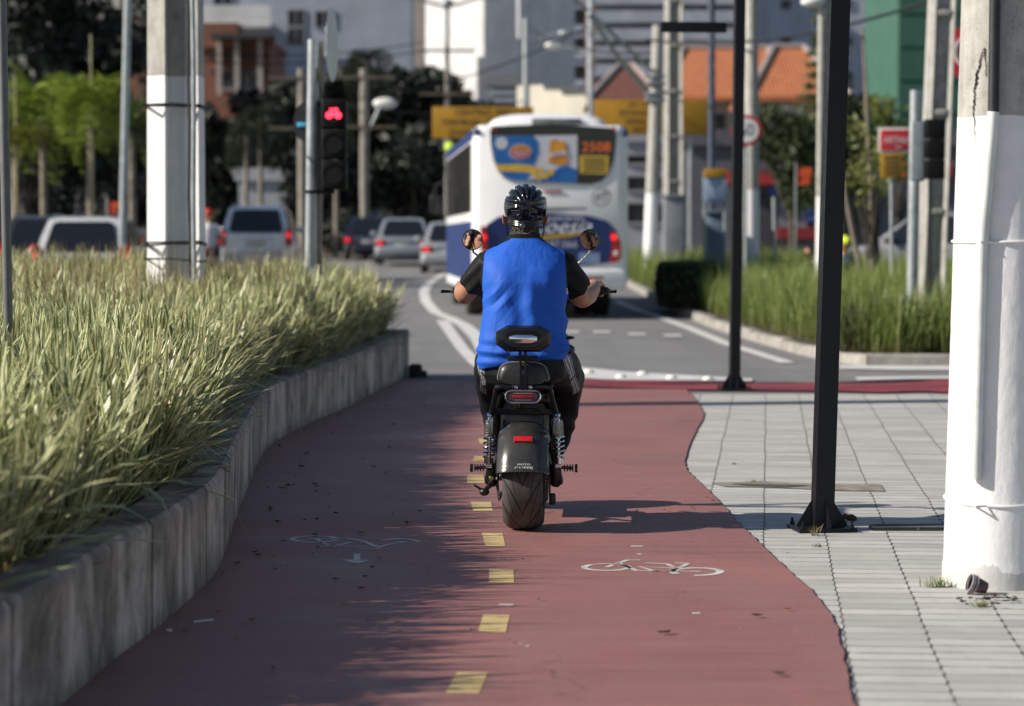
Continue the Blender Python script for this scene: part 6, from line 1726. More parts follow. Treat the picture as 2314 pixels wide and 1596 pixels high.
# ============================================================ BACKGROUND PEOPLE AND SMALL ITEMS
def small_person(label, u, Y, z0, shirt_c, trouser_c, hat_c=None, sitting=True, lean=.0, rz=0.0, zs=1.0):
    p = thing('person', label, 'person', (X(u, Y), Y, z0), rz)
    b = MB(); hz = .78
    b.ell((0, .04, 1.50), (.085, .10, .125), 20, 14); b.ell((0, .13, 1.49), (.018, .02, .03), 8, 6)
    for s_ in (-1, 1): b.ell((s_ * .088, .03, 1.49), (.012, .022, .034), 10, 8)
    b.tube([(0, .02, 1.28), (0, .03, 1.44)], [.06, .055], 12)
    b.tube([(0, 0, hz), (0, -.02, 1.0), (0, .0, 1.2), (0, .01, 1.30)], [.14, .15, .16, .09], 18)
    for s_ in (-1, 1):
        b.tube([(s_ * .12, .0, 1.25), (s_ * .20, .0, 1.20), (s_ * .27, .06, 1.02), (s_ * .30, .25, .96), (s_ * .30, .42, 1.0)], [.06, .058, .048, .04, .032], 12)
        b.ell((s_ * .30, .46, 1.0), (.035, .05, .03), 12, 8)
        for q in range(4): b.tube([(s_ * .30 + .016 * (q - 1.5), .48, 1.01), (s_ * .30 + .017 * (q - 1.5), .52, 1.005), (s_ * .30 + .017 * (q - 1.5), .53, .98)], [.009, .009, .007], 6)
        b.tube([(s_ * .27, .46, 1.0), (s_ * .262, .50, .985)], [.010, .008], 6)
        b.tube([(s_ * .09, .0, hz), (s_ * .15, .40, hz - .04), (s_ * .15, .46, hz - .40), (s_ * .13, .44, .16)], [.09, .075, .055, .04], 14)
        b.tube([(s_ * .13, .40, .10), (s_ * .13, .58, .08)], [.045, .035], 10)
    me = remeshed(b, .014, 2); me.materials.append(M_SKIN); bo_ = link_mesh('body', me, p)
    b = MB(); b.tube([(0, 0, hz), (0, -.02, 1.0), (0, .0, 1.2), (0, .01, 1.31)], [.17, .175, .185, .10], 18)
    for s_ in (-1, 1): b.tube([(s_ * .12, .0, 1.25), (s_ * .20, .0, 1.20), (s_ * .255, .04, 1.07)], [.07, .07, .064], 12)
    me = remeshed(b, .014, 2); me.materials.append(mat('shirt_%d' % u, shirt_c, .8, var=.15, scale=8)); link_mesh('shirt', me, p)
    b = MB()
    for s_ in (-1, 1): b.tube([(s_ * .08, -.02, hz), (s_ * .15, .40, hz - .04), (s_ * .15, .46, hz - .40), (s_ * .13, .44, .2)], [.125, .092, .07, .055], 14)
    me = remeshed(b, .016, 2); me.materials.append(mat('trouser_%d' % u, trouser_c, .8, var=.15)); link_mesh('trousers', me, p)
    b = MB()
    if hat_c: b.ell((0, .03, 1.55), (.115, .135, .105), 20, 12); b.tube([(0, .12, 1.55), (0, .20, 1.54)], [.07, .05], 10)
    else: b.ell((0, .015, 1.54), (.095, .108, .10), 20, 12)
    b.build('helmet' if hat_c else 'hair', mat('hat_%d' % u, hat_c or (.02, .015, .012), .35, var=.1), p)
    return p
def small_moto(label, u, Y, z0, c, rz=0.0):
    t = thing('motorcycle', label, 'motorcycle', (X(u, Y), Y, z0), rz)
    for y_ in (-.35, .95):
        mb = MB(); mb.lathe([(.22, -.05), (.29, -.055), (.31, 0), (.29, .055), (.22, .05)], (1, 0, 0), (0, y_, .31), 28); mb.build('tyre', M_RUBBER, t)
    mb = MB(); mb.box((0, .0, .70), (.28, .8, .14), .06); mb.build('seat', M_PLASTIC, t)
    mb = MB(); mb.ell((0, .45, .72), (.17, .30, .17), 18, 10); mb.box((0, -.38, .66), (.22, .34, .18), .06); mb.build('fairing', mat('moto_%d' % u, c, .3, var=.1), t)
    mb = MB(); mb.ell((0, -.56, .68), (.07, .02, .04), 12, 8); mb.build('tail_lamp', M_RED2, t)
    mb = MB(); mb.tube([(-.36, .42, 1.0), (-.2, .52, 1.02), (.2, .52, 1.02), (.36, .42, 1.0)], .016, 8); mb.tube([(0, .52, 1.0), (0, .92, .3)], .035, 10); mb.tube([(0, -.35, .31), (0, .3, .4), (0, .9, .35)], .04, 8); mb.build('frame', M_BLACK, t)
    return t
zr = rise(60)
small_moto('dark motorcycle beside the silver off-roader', 474, 60, zr + .2, (.02, .02, .03))
small_person('motorcyclist in a white shirt and red helmet behind the left white pole', 472, 60, zr + .2, (.62, .62, .68), (.05, .06, .12), (.50, .03, .02))
small_moto('red motorcycle on the far side of the white estate car', 318, 62, zr - .33, (.4, .02, .02))
small_person('rider in a bright red helmet behind the white estate car', 318, 62, zr - .45, (.05, .05, .07), (.02, .02, .03), (.60, .04, .02))
small_person('person in navy and red shirt bending forward behind the thin lamp pole', 1830, 46.5, -.42, (.03, .035, .09), (.10, .03, .04), None, rz=R(150))
small_person('person in yellow cap crouching just right of the near black post', 1906, 46, -.26, (.06, .09, .16), (.05, .05, .07), (.60, .72, .04), rz=R(200))
for i, (u, v, Y, s_) in enumerate([(257, 470, 56, 1.0), (1816, 398, 58, 1.4)]):
    t = thing('bunting_flag', ['small orange pennant on a stick above the white estate car', 'red pennant hanging from a stick in front of the dark shop'][i], 'pennant', (X(u, Y), Y, 0))
    w_ = .13 * s_; z = Z(v, Y)
    mb = MB(); mb.loft([[Vector((-w_ + .02 * math.sin(q), .01 * math.cos(q * 2), z + .16 * s_ - q * .06 * s_)), Vector((w_ - .03 * q * .5, .015 * math.sin(q * 2), z + .12 * s_ - q * .05 * s_))] for q in range(6)], cap=False, ring_closed=False)
    mb.build('cloth', mat('flag_%d' % i, (.75, .10, .03), .7, var=.1), t)
    mb = MB(); mb.tube([(-w_, 0, 0), (-w_, 0, z + .2 * s_)], .02, 8); mb.build('stick', M_GALV, t)

# ============================================================ SMALL THINGS ON THE GROUND
# crushed ribbed cup against the foot of the white pole
p = G(2216, 1347)
t = thing('crushed_cup', 'small brown and white plastic cup lying against the foot of the white pole', 'cup', (p.x, p.y, .035), R(12))
mb = MB(); prof = []
for q in range(15): prof.append((.020 + .0009 * q + (.0012 if q % 2 else 0), .004 * q))
prof += [(.034, .058), (.034, .062), (.030, .060)]
mb.lathe(prof, (-.93, .05, .32), (.022, 0, -.006), 28); mb.lathe([(0, 0), (.020, 0)], (-.93, .05, .32), (.022, 0, -.006), 28); mb.build('cup_wall', mat('cup_brown', (.13, .07, .075), .5, var=.3, scale=30), t)
mb = MB()
for hh in (.044, .056, .064): mb.lathe([(.031, hh), (.0355, hh + .001), (.0355, hh + .005), (.031, hh + .006)], (-.93, .05, .32), (.022, 0, -.006), 28)
mb.build('rim', mat('cup_rim', (.42, .38, .42), .45, var=.2, scale=40), t)
# brown lump behind the near post
p = G(1919, 1180)
mb = MB(); ra = random.Random(2)
for (dx, dz, r_) in ((-.015, .02, .014), (.012, .014, .018), (.02, .012, .014), (-.005, .014, .012)): mb.ell((dx, ra.uniform(-.01, .01), dz), (r_ * 1.2, r_, r_ * .9), 12, 8)
me_ = remeshed(mb, .003, 1)
for v_ in me_.vertices: v_.co += v_.normal * .003 * noise.noise(v_.co * 120)
me_.materials.append(mat('brown_clod', (.11, .045, .02), .8, var=.3, scale=60)); o = link_mesh('clod', me_); o.location = (p.x, p.y, .006)
tag(o, 'small brown clod lying behind the gusseted foot of the near black post', 'clod')
# thin white straw
a_, b_ = G(437, 1418), G(483, 1413); mb = MB(); mb.tube([Vector((0, 0, .019)), Vector((b_.x - a_.x, b_.y - a_.y, .019))], .0035, 8)
o = mb.build('straw', M_WHITE, loc=(a_.x, a_.y, 0)); tag(o, 'thin white straw lying on the shaded side of the cycle path', 'straw')
a_ = G(382, 1439); mb = MB(); mb.ell((0, 0, .021), (.011, .008, .007), 10, 6); o = mb.build('paper_scrap', M_WHITE, loc=(a_.x, a_.y, 0)); tag(o, 'tiny white scrap at the foot of the planter wall by its open joint', 'scrap')
# dry leaves, too many to count
ra = random.Random(12); mb = MB()
def leaf(mb, x, y, z, L_, rz_, mi):
    Mx = Matrix.Translation((x, y, z)) @ Matrix.Rotation(rz_, 4, 'Z') @ Matrix.Rotation(ra.uniform(-.5, .5), 4, 'X')
    pts = []; n_ = 6
    cur = ra.uniform(.1, .5)
    for i in range(n_ + 1):
        t_ = i / n_; w_ = math.sin(PI * t_ ** .8) * L_ * .24 + .0006; zz_ = cur * L_ * (t_ - .5) ** 2 * 1.4
        pts.append((Vector((L_ * (t_ - .5), -w_, zz_ + w_ * .5)), Vector((L_ * (t_ - .5), 0, zz_)), Vector((L_ * (t_ - .5), w_, zz_ + w_ * .5))))
    b0 = []
    for a, b_, c in pts: b0 += [Mx @ a, Mx @ b_, Mx @ c]
    fs = []
    for i in range(n_): fs += [(3 * i, 3 * i + 1, 3 * i + 4, 3 * i + 3), (3 * i + 1, 3 * i + 2, 3 * i + 5, 3 * i + 4)]
    mb.add(b0, fs, mi)
for q in range(95):
    Y_ = ra.choice([ra.uniform(7.6, 24), ra.uniform(8, 17)]); d = abs(ra.gauss(0, .38)) + .03
    if q > 82: d = ra.uniform(.3, 3.2)
    x_ = wall_x(Y_) + d
    if x_ > 2.6: continue
    leaf(mb, x_, Y_, .021, ra.uniform(.018, .048), ra.uniform(0, 6.28), ra.choice([0, 0, 0, 1, 1, 2]))
for u, v, L_, mi in ((1778, 1391, .035, 3), (1712, 1406, .045, 0), (1182, 1276, .022, 0), (1183, 1213, .02, 2), (1505, 1163, .03, 2), (1600, 1134, .03, 3), (1612, 1142, .03, 2), (1440, 1165, .025, 0), (1430, 1190, .02, 2), (1690, 1210, .022, 0), (2225, 1368, .05, 0), (2250, 1362, .05, 0), (2195, 1358, .05, 0), (1780, 1262, .02, 2)):
    p = G(u, v); leaf(mb, p.x, p.y, .022, L_, ra.uniform(0, 6.28), mi)
for q in range(26):
    p = G(ra.uniform(2150, 2310), ra.uniform(1352, 1372)); leaf(mb, p.x, p.y, .014, ra.uniform(.015, .04), ra.uniform(0, 6.28), 0)
o = mb.build('dry_leaves', [mat('leaf_dark', (.05, .03, .018), .8, var=.2), mat('leaf_brown', (.16, .08, .035), .8, var=.2), mat('leaf_tan', (.36, .22, .09), .8, var=.2), mat('leaf_orange', (.5, .22, .05), .8, var=.1)])
tag(o, 'scattered small dry leaves littering the cycle path along the planter wall', 'dry leaves', kind='stuff')
# little weeds
def weed(label, u, v, n_, hgt, spread, m=None):
    p = G(u, v); r = np.random.default_rng(int(u)); 
    o = blades('weed_tuft', np.stack([r.normal(0, spread, n_), r.normal(0, spread * .5, n_), np.full(n_, .006)], 1), r.uniform(.5, 1, n_) * hgt, r.uniform(.2, 1.0, n_), r.uniform(.2, 1.0, n_), r.uniform(0, 2 * PI, n_), r.uniform(.002, .0045, n_), m or M_WEED, rows=4, seed=int(v))
    o.location = (p.x, p.y, 0); tag(o, label, 'weed')
M_WEED = leaf_mat('weed_green', [(0.0, (0.10, 0.14, 0.03)), (1.0, (0.20, 0.28, 0.06))], [(.5, 0), (1, .6)], (.3, .3, .1))
weed('grass tuft growing at the left foot of the white pole', 2118, 1331, 90, .055, .022)
weed('small green tuft in the pavers in front of the white pole', 2216, 1376, 60, .04, .016)
weed('dry tuft in the joint right in front of the near black post', 1841, 1214, 26, .07, .010, M_SEED)
weed('tiny green weed in the pavers just below the near black post', 1847, 1240, 22, .035, .008)
weed('small weed on the mortar strip across the pavers', 1700, 1094, 30, .035, .02)
# scrub at the kerb gap on the right
p = P(2040, 780, 28.5); n_ = 900; r = np.random.default_rng(77)
o = blades('scrub', np.stack([r.normal(0, .28, n_), r.normal(.25, .12, n_), np.full(n_, .08)], 1), r.uniform(.35, .8, n_), r.uniform(.0, .5, n_), r.uniform(.2, 1.3, n_), r.uniform(0, 2 * PI, n_), r.uniform(.015, .035, n_), leaf_mat('scrub_leaf', [(0, (.05, .06, .02)), (1, (.10, .13, .05))], [(.5, 0), (1, .6)], (.2, .18, .1)), rows=5, seed=3)
o.location = (p.x, 28.6, 0); tag(o, 'darker straggly clump at the gap in the kerb beside the white pole', 'plant')

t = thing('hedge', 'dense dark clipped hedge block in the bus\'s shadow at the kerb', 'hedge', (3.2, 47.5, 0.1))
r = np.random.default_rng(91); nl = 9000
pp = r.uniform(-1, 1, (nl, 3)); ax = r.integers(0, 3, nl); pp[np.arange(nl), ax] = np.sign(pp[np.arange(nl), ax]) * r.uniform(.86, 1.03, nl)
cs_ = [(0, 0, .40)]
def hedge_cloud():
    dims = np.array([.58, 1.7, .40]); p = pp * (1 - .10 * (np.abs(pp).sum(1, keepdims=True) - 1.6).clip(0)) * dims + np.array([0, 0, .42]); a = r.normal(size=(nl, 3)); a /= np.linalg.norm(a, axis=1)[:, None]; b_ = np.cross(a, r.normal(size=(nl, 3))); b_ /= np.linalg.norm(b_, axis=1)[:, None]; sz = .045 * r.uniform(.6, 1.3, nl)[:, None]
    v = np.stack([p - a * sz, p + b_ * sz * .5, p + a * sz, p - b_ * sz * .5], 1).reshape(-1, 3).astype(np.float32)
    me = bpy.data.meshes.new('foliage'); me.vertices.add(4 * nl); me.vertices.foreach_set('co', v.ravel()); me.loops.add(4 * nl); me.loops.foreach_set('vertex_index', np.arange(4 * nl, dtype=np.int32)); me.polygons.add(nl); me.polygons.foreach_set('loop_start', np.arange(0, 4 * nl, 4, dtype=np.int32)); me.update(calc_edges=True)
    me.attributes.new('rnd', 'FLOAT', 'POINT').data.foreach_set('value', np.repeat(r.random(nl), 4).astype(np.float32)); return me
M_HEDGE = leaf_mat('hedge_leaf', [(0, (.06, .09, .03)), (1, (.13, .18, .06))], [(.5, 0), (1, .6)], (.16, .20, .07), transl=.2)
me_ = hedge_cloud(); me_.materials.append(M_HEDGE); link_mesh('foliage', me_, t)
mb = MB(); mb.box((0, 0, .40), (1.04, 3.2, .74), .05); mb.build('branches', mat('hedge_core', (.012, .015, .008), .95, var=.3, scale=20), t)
# ============================================================ BUILDINGS
def wallmat(name, c, c2=None, sc=.6): return mat(name, c, .85, var=.10, scale=sc, c2=c2, bump=.2, bscale=8)
M_WIN = mat('window_dark', (0.022, 0.026, 0.035), .2, var=.1, scale=.8)
M_FRAME = mat('window_frame', (.30, .30, .32), .6, var=.05)
_winme = {}
def window(parent, x, y, z, w_, h_, rz=0.0, sill=True):
    key = (round(w_, 2), round(h_, 2), sill)
    if key not in _winme:
        a = MB(); t_ = .08
        a.box((0, -.03, h_ / 2), (w_, .10, t_)); a.box((0, -.03, -h_ / 2), (w_, .10, t_)); a.box((-w_ / 2, -.03, 0), (t_, .10, h_)); a.box((w_ / 2, -.03, 0), (t_, .10, h_)); a.box((0, -.03, 0), (t_ * .7, .06, h_))
        if sill: a.box((0, -.08, -h_ / 2 - .07), (w_ + .25, .22, .08))
        b_ = MB(); b_.box((0, -.012, 0), (w_ - .04, .02, h_ - .04))
        _winme[key] = (a.mesh('window', M_FRAME), b_.mesh('pane', M_WIN))
    o = link_mesh('window', _winme[key][0], parent); o.location = (x, y, z); o.rotation_euler = (0, 0, rz)
    link_mesh('pane', _winme[key][1], o)
    return o
def block(name, label, u0, u1, Y, H, depth, m, rz=0.0, cat='building', group=None, x0=None, x1=None, parapet=.5):
    xa, xb = (X(u0, Y), X(u1, Y)) if x0 is None else (x0, x1)
    t = thing(name, label, cat, ((xa + xb) / 2, Y, 0), rz, group); w_ = (xb - xa)
    mb = MB(); mb.box((0, depth / 2, H / 2), (w_, depth, H)); mb.build('wall', m, t, smooth=False)
    mb = MB(); mb.box((0, depth / 2, H + parapet / 2), (w_ + .3, depth + .3, parapet)); mb.build('parapet', m, t, smooth=False)
    return t, w_
def zY(v, Y): return Z(v, Y)
W_PALE = wallmat('render_pale_blue', (.40, .44, .52)); W_WHITE = wallmat('render_white', (.72, .72, .72)); W_GREY = wallmat('render_grey', (.24, .26, .31)); W_CREAM = wallmat('render_cream', (.66, .62, .52))
W_BRICK = wallmat('terracotta_wall', (.23, .10, .065), sc=.5); W_GREEN = wallmat('green_wall', (.04, .125, .09)); W_BEIGE = wallmat('render_beige', (.42, .37, .33)); W_DARK = wallmat('dark_wall', (.05, .052, .06))
# pale block behind the left trees
t, w_ = block('apartment_building', 'pale apartment block glimpsed through the tall trees at the top left', -420, 470, 215, 30, 14, wallmat('render_offwhite', (.50, .49, .46)))
for q in range(9):
    for r_ in range(5): window(t, -w_ / 2 + 2.5 + q * 3.2, 0, 6 + r_ * 3.2, 1.5, 1.4)
# blue-white apartment with the two dark windows
t, w_ = block('apartment_building', 'bluish white apartment block with tall dark windows above the bicycle signal', 455, 930, 170, 19.4, 5.5, W_PALE)
xo = t.location.x
for u0, u1, v0, v1 in ((652, 690, 25, 62), (652, 690, 66, 104), (714, 756, 28, 66), (485, 530, -10, 16), (560, 600, 100, 130), (560, 600, 150, 180)):
    window(t, X((u0 + u1) / 2, 170) - xo, 0, Z((v0 + v1) / 2, 170), (u1 - u0) * 170 / FPX, (v1 - v0) * 170 / FPX, sill=False)
mb = MB(); mb.box((-w_ / 2 + 2.3, -.6, Z(62, 170)), (4.6, 1.2, .28)); mb.box((-w_ / 2 + 2.3, -1.1, Z(38, 170)), (4.6, .1, 1.1)); mb.build('balcony', W_WHITE, t, smooth=False)
mb = MB(); mb.box((-w_ / 2 + 2.6, -.4, Z(150, 170)), (4.8, .8, .3)); mb.build('ledge', W_WHITE, t, smooth=False)
# beige sliver, then the bright white flank turned towards the sun
block('apartment_building', 'narrow beige building edge left of the bright white wall', 915, 985, 206, 32, 8, W_BEIGE)
t = thing('apartment_building', 'bright white windowless building flank above the bus, partly in shadow', 'building', (X(1173, 183), 183, 0))
L_ = X(1173, 183) - X(962, 189); mb = MB()
mb.prism([Vector((0, 0, 0)), Vector((4, 8, 0)), Vector((4, 16, 0)), Vector((-L_, 16, 0)), Vector((-L_ - .0, 6.4, 0))][::-1], (0, 0, 30)); mb.build('wall', W_WHITE, t, smooth=False)
mb = MB(); mb.prism([Vector((-.2, -.15, 0)), Vector((-L_ - .1, 6.3, 0)), Vector((-L_ - .1, 6.1, 0)), Vector((-.2, -.40, 0))], (0, 0, .25)); mb.build('ledge', W_WHITE, t, smooth=False).location = (0, 0, 6.4)
# unseen stepped block added behind the bluish one, parallel to the white flank: roofline shaped to throw the stepped shadow
ev = Vector((X(1173, 183) - X(962, 189), -6.4, 0)); p0 = Vector((X(962, 189), 189.4, 0)); D_ = 14.0; tz = math.tan(SUN_EL) * D_
off = Vector((TOSUN.x, TOSUN.y, 0)).normalized() * D_
t = thing('apartment_building', 'unseen stepped-roof block added behind the bluish apartment block to shade the white flank', 'building', p0 + off)
mb = MB(); nb_ = Vector((-.7, -.7, 0)) * 3.0
for s0, s1, zt2 in ((.56, .63, 14.0), (.63, .76, 24.0), (.76, .84, 15.4), (.84, .90, 16.0), (.90, 1.25, 14.4)):
    a, b_ = ev * s0, ev * s1; mb.prism([a, b_, b_ + nb_, a + nb_], (0, 0, zt2 + tz))
mb.build('wall', W_WHITE, t, smooth=False)
# dark balconied tower
Y = 250; t, w_ = block('apartment_building', 'dark grey apartment tower with deep balconies, right of the bright white wall', 1176, 1335, Y, 42, 14, W_GREY)
bv = [(-35, 0), (21, 0), (84, 0), (146, 0), (206, 0)]
for i, (v, _) in enumerate(bv):
    z = Z(v, Y)
    mb = MB(); mb.box((0, -1.0, z), (w_, 2.0, .5)); mb.box((0, -1.95, z + .45), (w_, .1, .9)); mb.build('balcony', wallmat('balcony_grey', (.33, .35, .41)), t, smooth=False)
    for q in range(3): window(t, -w_ / 2 + 1.1 + q * 2.2, 0, z - 1.25, 1.7, 1.9, sill=False)
mb = MB(); mb.box((w_ / 2 - .35, -1.6, 20), (.5, 1.0, 40)); mb.build('corner_pier', W_BRICK, t, smooth=False)
t, w_ = block('apartment_building', 'pale grey apartment block with striped balconies behind the orange roofs', 1335, 1740, 235, 40, 14, wallmat('render_bluegrey', (.33, .36, .43)))
for i, v in enumerate((-30, 12, 52, 92, 132, 172)):
    z = Z(v, 235)
    mb = MB(); mb.box((0, -.7, z), (w_, 1.4, .35)); mb.box((0, -1.35, z + .5), (w_ * .96, .08, .8)); mb.build('balcony', wallmat('balcony_pale', (.45, .48, .55)), t, smooth=False)
    for q in range(5): window(t, -w_ / 2 + 1.6 + q * 3.1, 0, z - .9, 2.2, 1.0, sill=False)
mb = MB(); mb.box((-w_ / 2 + .2, -1.0, 20), (.35, .5, 40)); mb.build('drain_pier', W_BRICK, t, smooth=False)
t, w_ = block('apartment_building', 'blue grey building with small square windows, left of the green building', 1735, 2035, 190, 34, 14, wallmat('render_lavender', (.37, .40, .49)))
for q in range(4):
    for r_ in range(7): window(t, -w_ / 2 + 1.2 + q * 2.2, 0, 5 + r_ * 2.6, .7, .7, sill=False)
mb = MB(); mb.box((w_ / 2 - 1.6, -.1, 17), (1.4, .2, 34)); mb.build('pilaster', W_GREY, t, smooth=False)
t, w_ = block('office_building', 'plain green clad building behind the ladder-like pole at the right', 2027, 2420, 125, 24, 12, W_GREEN)
for v in (30, 105, 180, 255): 
    mb = MB(); mb.box((0, -.02, Z(v, 125)), (w_, .06, .12)); mb.build('panel_seam', wallmat('green_dark', (.035, .13, .09)), t, smooth=False)
# cream stepped gable wall, turned a little to the sun
Y = 128; t = thing('shed', 'cream low building with a stepped parapet seen just over the bus roof', 'building', (X(1260, Y), Y, 0), -R(38))
sx_ = 1 / math.cos(R(38))
def xx(u): return (u - 1260) * Y / FPX * sx_
st = [(1168, 560), (1168, 192), (1226, 192), (1231, 205), (1266, 206), (1272, 218), (1344, 221), (1344, 560)]
mb = MB(); mb.prism([Vector((xx(u), 0, Z(v, Y) if v < 560 else 0)) for u, v in st][::-1], (0, 3, 0)); mb.build('wall', W_CREAM, t, smooth=False)
t, w_ = block('shed', 'grey low building end beside the cream stepped wall', 1106, 1176, 134, Z(196, 134), 3, wallmat('roof_grey', (.22, .24, .26)))
for v in (212, 228): mb = MB(); mb.box((0, -.1, Z(v, 134)), (w_, .2, .18)); mb.build('ledge', W_PALE, t, smooth=False)
# tiled roofs
k = NT('roof_tiles'); co = k.coords((1, 1, 1)); 
c_ = k.ramp(k.noise(co, 1.6, 6, .7), [(.3, (.40, .12, .045)), (.7, (.56, .20, .075))]); wv = k.n('ShaderNodeTexWave'); wv.inputs['Scale'].default_value = 2.2; wv.inputs['Distortion'].default_value = 1.0; k.l(co, wv.inputs['Vector'])
c_ = k.mix(k.ramp(wv.outputs['Fac'], [(.15, .65), (.5, 0)]), c_, (.25, .09, .05)); k.color(c_); k.rough(.85); k.bump(wv.outputs['Fac'], .6, .05); M_TILE = k.m
def house(label, u0, u1, Y, ve, vr, depth, ur0, ur1, wall_m):
    t = thing('house', label, 'house', (X((u0 + u1) / 2, Y), Y, 0)); xo = t.location.x
    ze, zr_ = Z(ve, Y), Z(vr, Y + depth / 2); xa, xb = X(u0, Y) - xo, X(u1, Y) - xo
    mb = MB(); mb.box(((xa + xb) / 2, depth / 2, ze / 2), (xb - xa - .8, depth - .8, ze)); mb.build('wall', wall_m, t, smooth=False)
    A = [Vector((xa, -.4, ze)), Vector((xb, -.4, ze)), Vector((xb, depth + .4, ze)), Vector((xa, depth + .4, ze))]; r0, r1 = Vector((X(ur0, Y + depth / 2) - xo, depth / 2, zr_)), Vector((X(ur1, Y + depth / 2) - xo, depth / 2, zr_))
    d_ = Vector((0, 0, -.18)); mb = MB()
    mb.add([*A, r0, r1, *[p + d_ for p in A]], [(0, 1, 5, 4), (2, 3, 4, 5), (1, 2, 5), (3, 0, 4), (9, 8, 7, 6), (0, 6, 7, 1), (1, 7, 8, 2), (2, 8, 9, 3), (3, 9, 6, 0)]); rf = mb.build('roof', M_TILE, t, smooth=False)
    mb = MB(); 
    for a, b_ in ((r0, r1), (A[0], r0), (A[1], r1)): mb.tube([a + Vector((0, 0, .03)), b_ + Vector((0, 0, .03))], .14, 8)
    mb.build('ridge', wallmat('ridge_grey', (.30, .26, .25)), rf)
    for q in range(3): window(t, xa + (xb - xa) * (.22 + .28 * q), .4, ze - 1.2, 1.1, 1.0)
    return t
house('orange tiled house standing behind the overhead board and ladder-like pole', 1478, 1745, 118, 222, 112, 10, 1545, 1735, W_CREAM)
hs = house('house with hipped roof, coloured dark red for shade, just right of the bus roof', 1330, 1500, 112, 226, 150, 8, 1400, 1430, W_BEIGE)
M_SHADETILE = mat('shaded_roof_tiles', (.16, .06, .045), .85, var=.2, scale=3)  # darker tile colour so this roof looks turned away from the sun
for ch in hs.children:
    if ch.name.startswith('roof'): ch.data.materials[0] = M_SHADETILE
house('orange tiled house with cream upper wall between far black post and thin pole', 1690, 1918, 106, 220, 110, 9, 1748, 1815, W_CREAM)
# terracotta building, left
Y = 150; t, w_ = block('brick_building', 'terracotta building with a dark flat roof behind the trees, right of the left white pole', 430, 612, Y, Z(104, Y), 10, W_BRICK, parapet=.35)
xo = t.location.x
mb = MB(); mb.bb((X(432, Y) - xo, -.4, Z(110, Y)), (X(541, Y) - xo, 3, Z(55, Y))); mb.build('stair_tower', W_BRICK, t, smooth=False)
mb = MB(); mb.box((X(555, Y) - xo, -.6, Z(96, Y) + .2), (3.4, 2.4, .25)); mb.build('canopy', W_DARK, t, smooth=False)
for v in (130, 165): mb = MB(); mb.box((X(545, Y) - xo, -.25, Z(v, Y)), (3.2, .5, .12)); mb.build('ledge', W_DARK, t, smooth=False)
for u in (500, 540, 592): mb = MB(); mb.box((X(u, Y) - xo, -.5, Z(150, Y)), (.28, .3, 3.4)); mb.build('pillar', W_BEIGE, t, smooth=False)
for q in range(3): window(t, X(515 + 30 * q, Y) - xo, 0, Z(185, Y), .6, .9)
block('brick_building', 'long terracotta wall seen through the trees left of the white pole', 205, 345, 158, Z(62, 158), 8, W_BRICK)
# low dark frontage behind the cars, pale walls among trunks
t, w_ = block('shop_building', 'low dark building frontage in deep shade behind the left cars', -150, 700, 118, 5.2, 8, W_DARK)
for q in range(7): window(t, -w_ / 2 + 1.6 + q * 2.4, 0, 2.4, 1.6, 1.6)
block('garden_wall', 'pale boarded wall behind the white estate car', 232, 345, 96, 2.7, .3, wallmat('wall_slate', (.20, .22, .25)), cat='wall')
block('garden_wall', 'pale wall piece behind the trunks above the silver off-roader', 540, 648, 104, 3.6, .3, wallmat('wall_palegrey', (.42, .44, .48)), cat='wall')
block('garden_wall', 'bluish wall piece between signal post and bus', 842, 935, 110, 3.4, .3, wallmat('wall_blue', (.12, .15, .22)), cat='wall')
block('shop_building', 'dark low building at the road end left of the bus', 690, 1110, 124, 6.5, 8, W_DARK)
# shops on the right
t, w_ = block('shop_building', 'row of low shops with red awnings and blue signs behind the island grass', 1545, 2330, 84, Z(330, 84), 8, wallmat('shop_grey', (.11, .115, .14)))
xo = t.location.x
def part(name, u0, u1, v0, v1, d, m, y=0.0): mb = MB(); mb.box((X((u0 + u1) / 2, 84) - xo, y - d / 2, Z((v0 + v1) / 2, 84)), ((u1 - u0) * 84 / FPX, d, (v1 - v0) * 84 / FPX)); return mb.build(name, m, t, smooth=False)
SR = mat('awning_red', (.42, .03, .03), .6, var=.15, scale=1); SB = mat('sign_blue', (.03, .09, .36), .5, var=.1)
part('fascia', 1640, 1745, 390, 418, .5, SR); part('awning', 1785, 1832, 385, 416, .8, SR); part('awning', 1890, 1945, 398, 420, .5, SR); part('awning', 2040, 2140, 370, 400, .8, SR)
part('sign_panel', 1735, 1800, 424, 440, .3, SB); part('sign_panel', 1795, 1840, 424, 448, .35, SB); part('sign_panel', 1820, 1840, 452, 500, .3, SB)
part('shutter', 1760, 1822, 446, 520, .12, wallmat('shutter_grey', (.20, .21, .25))); part('plinth', 1755, 1842, 514, 540, .4, mat('plinth_red', (.25, .02, .025), .6, var=.1)); part('door', 1700, 1742, 440, 560, .08, W_DARK); part('shop_window', 1860, 1980, 440, 545, .08, M_WIN)
t, w_ = block('shop_building', 'pale low building with dark window band right of the bus', 1405, 1560, 92, Z(322, 92), 8, wallmat('shop_pale', (.34, .36, .41)))
for v0, v1 in ((350, 372), (398, 432), (458, 505)):
    window(t, 0, 0, Z((v0 + v1) / 2, 92), w_ * .9, (v1 - v0) * 92 / FPX, sill=False)
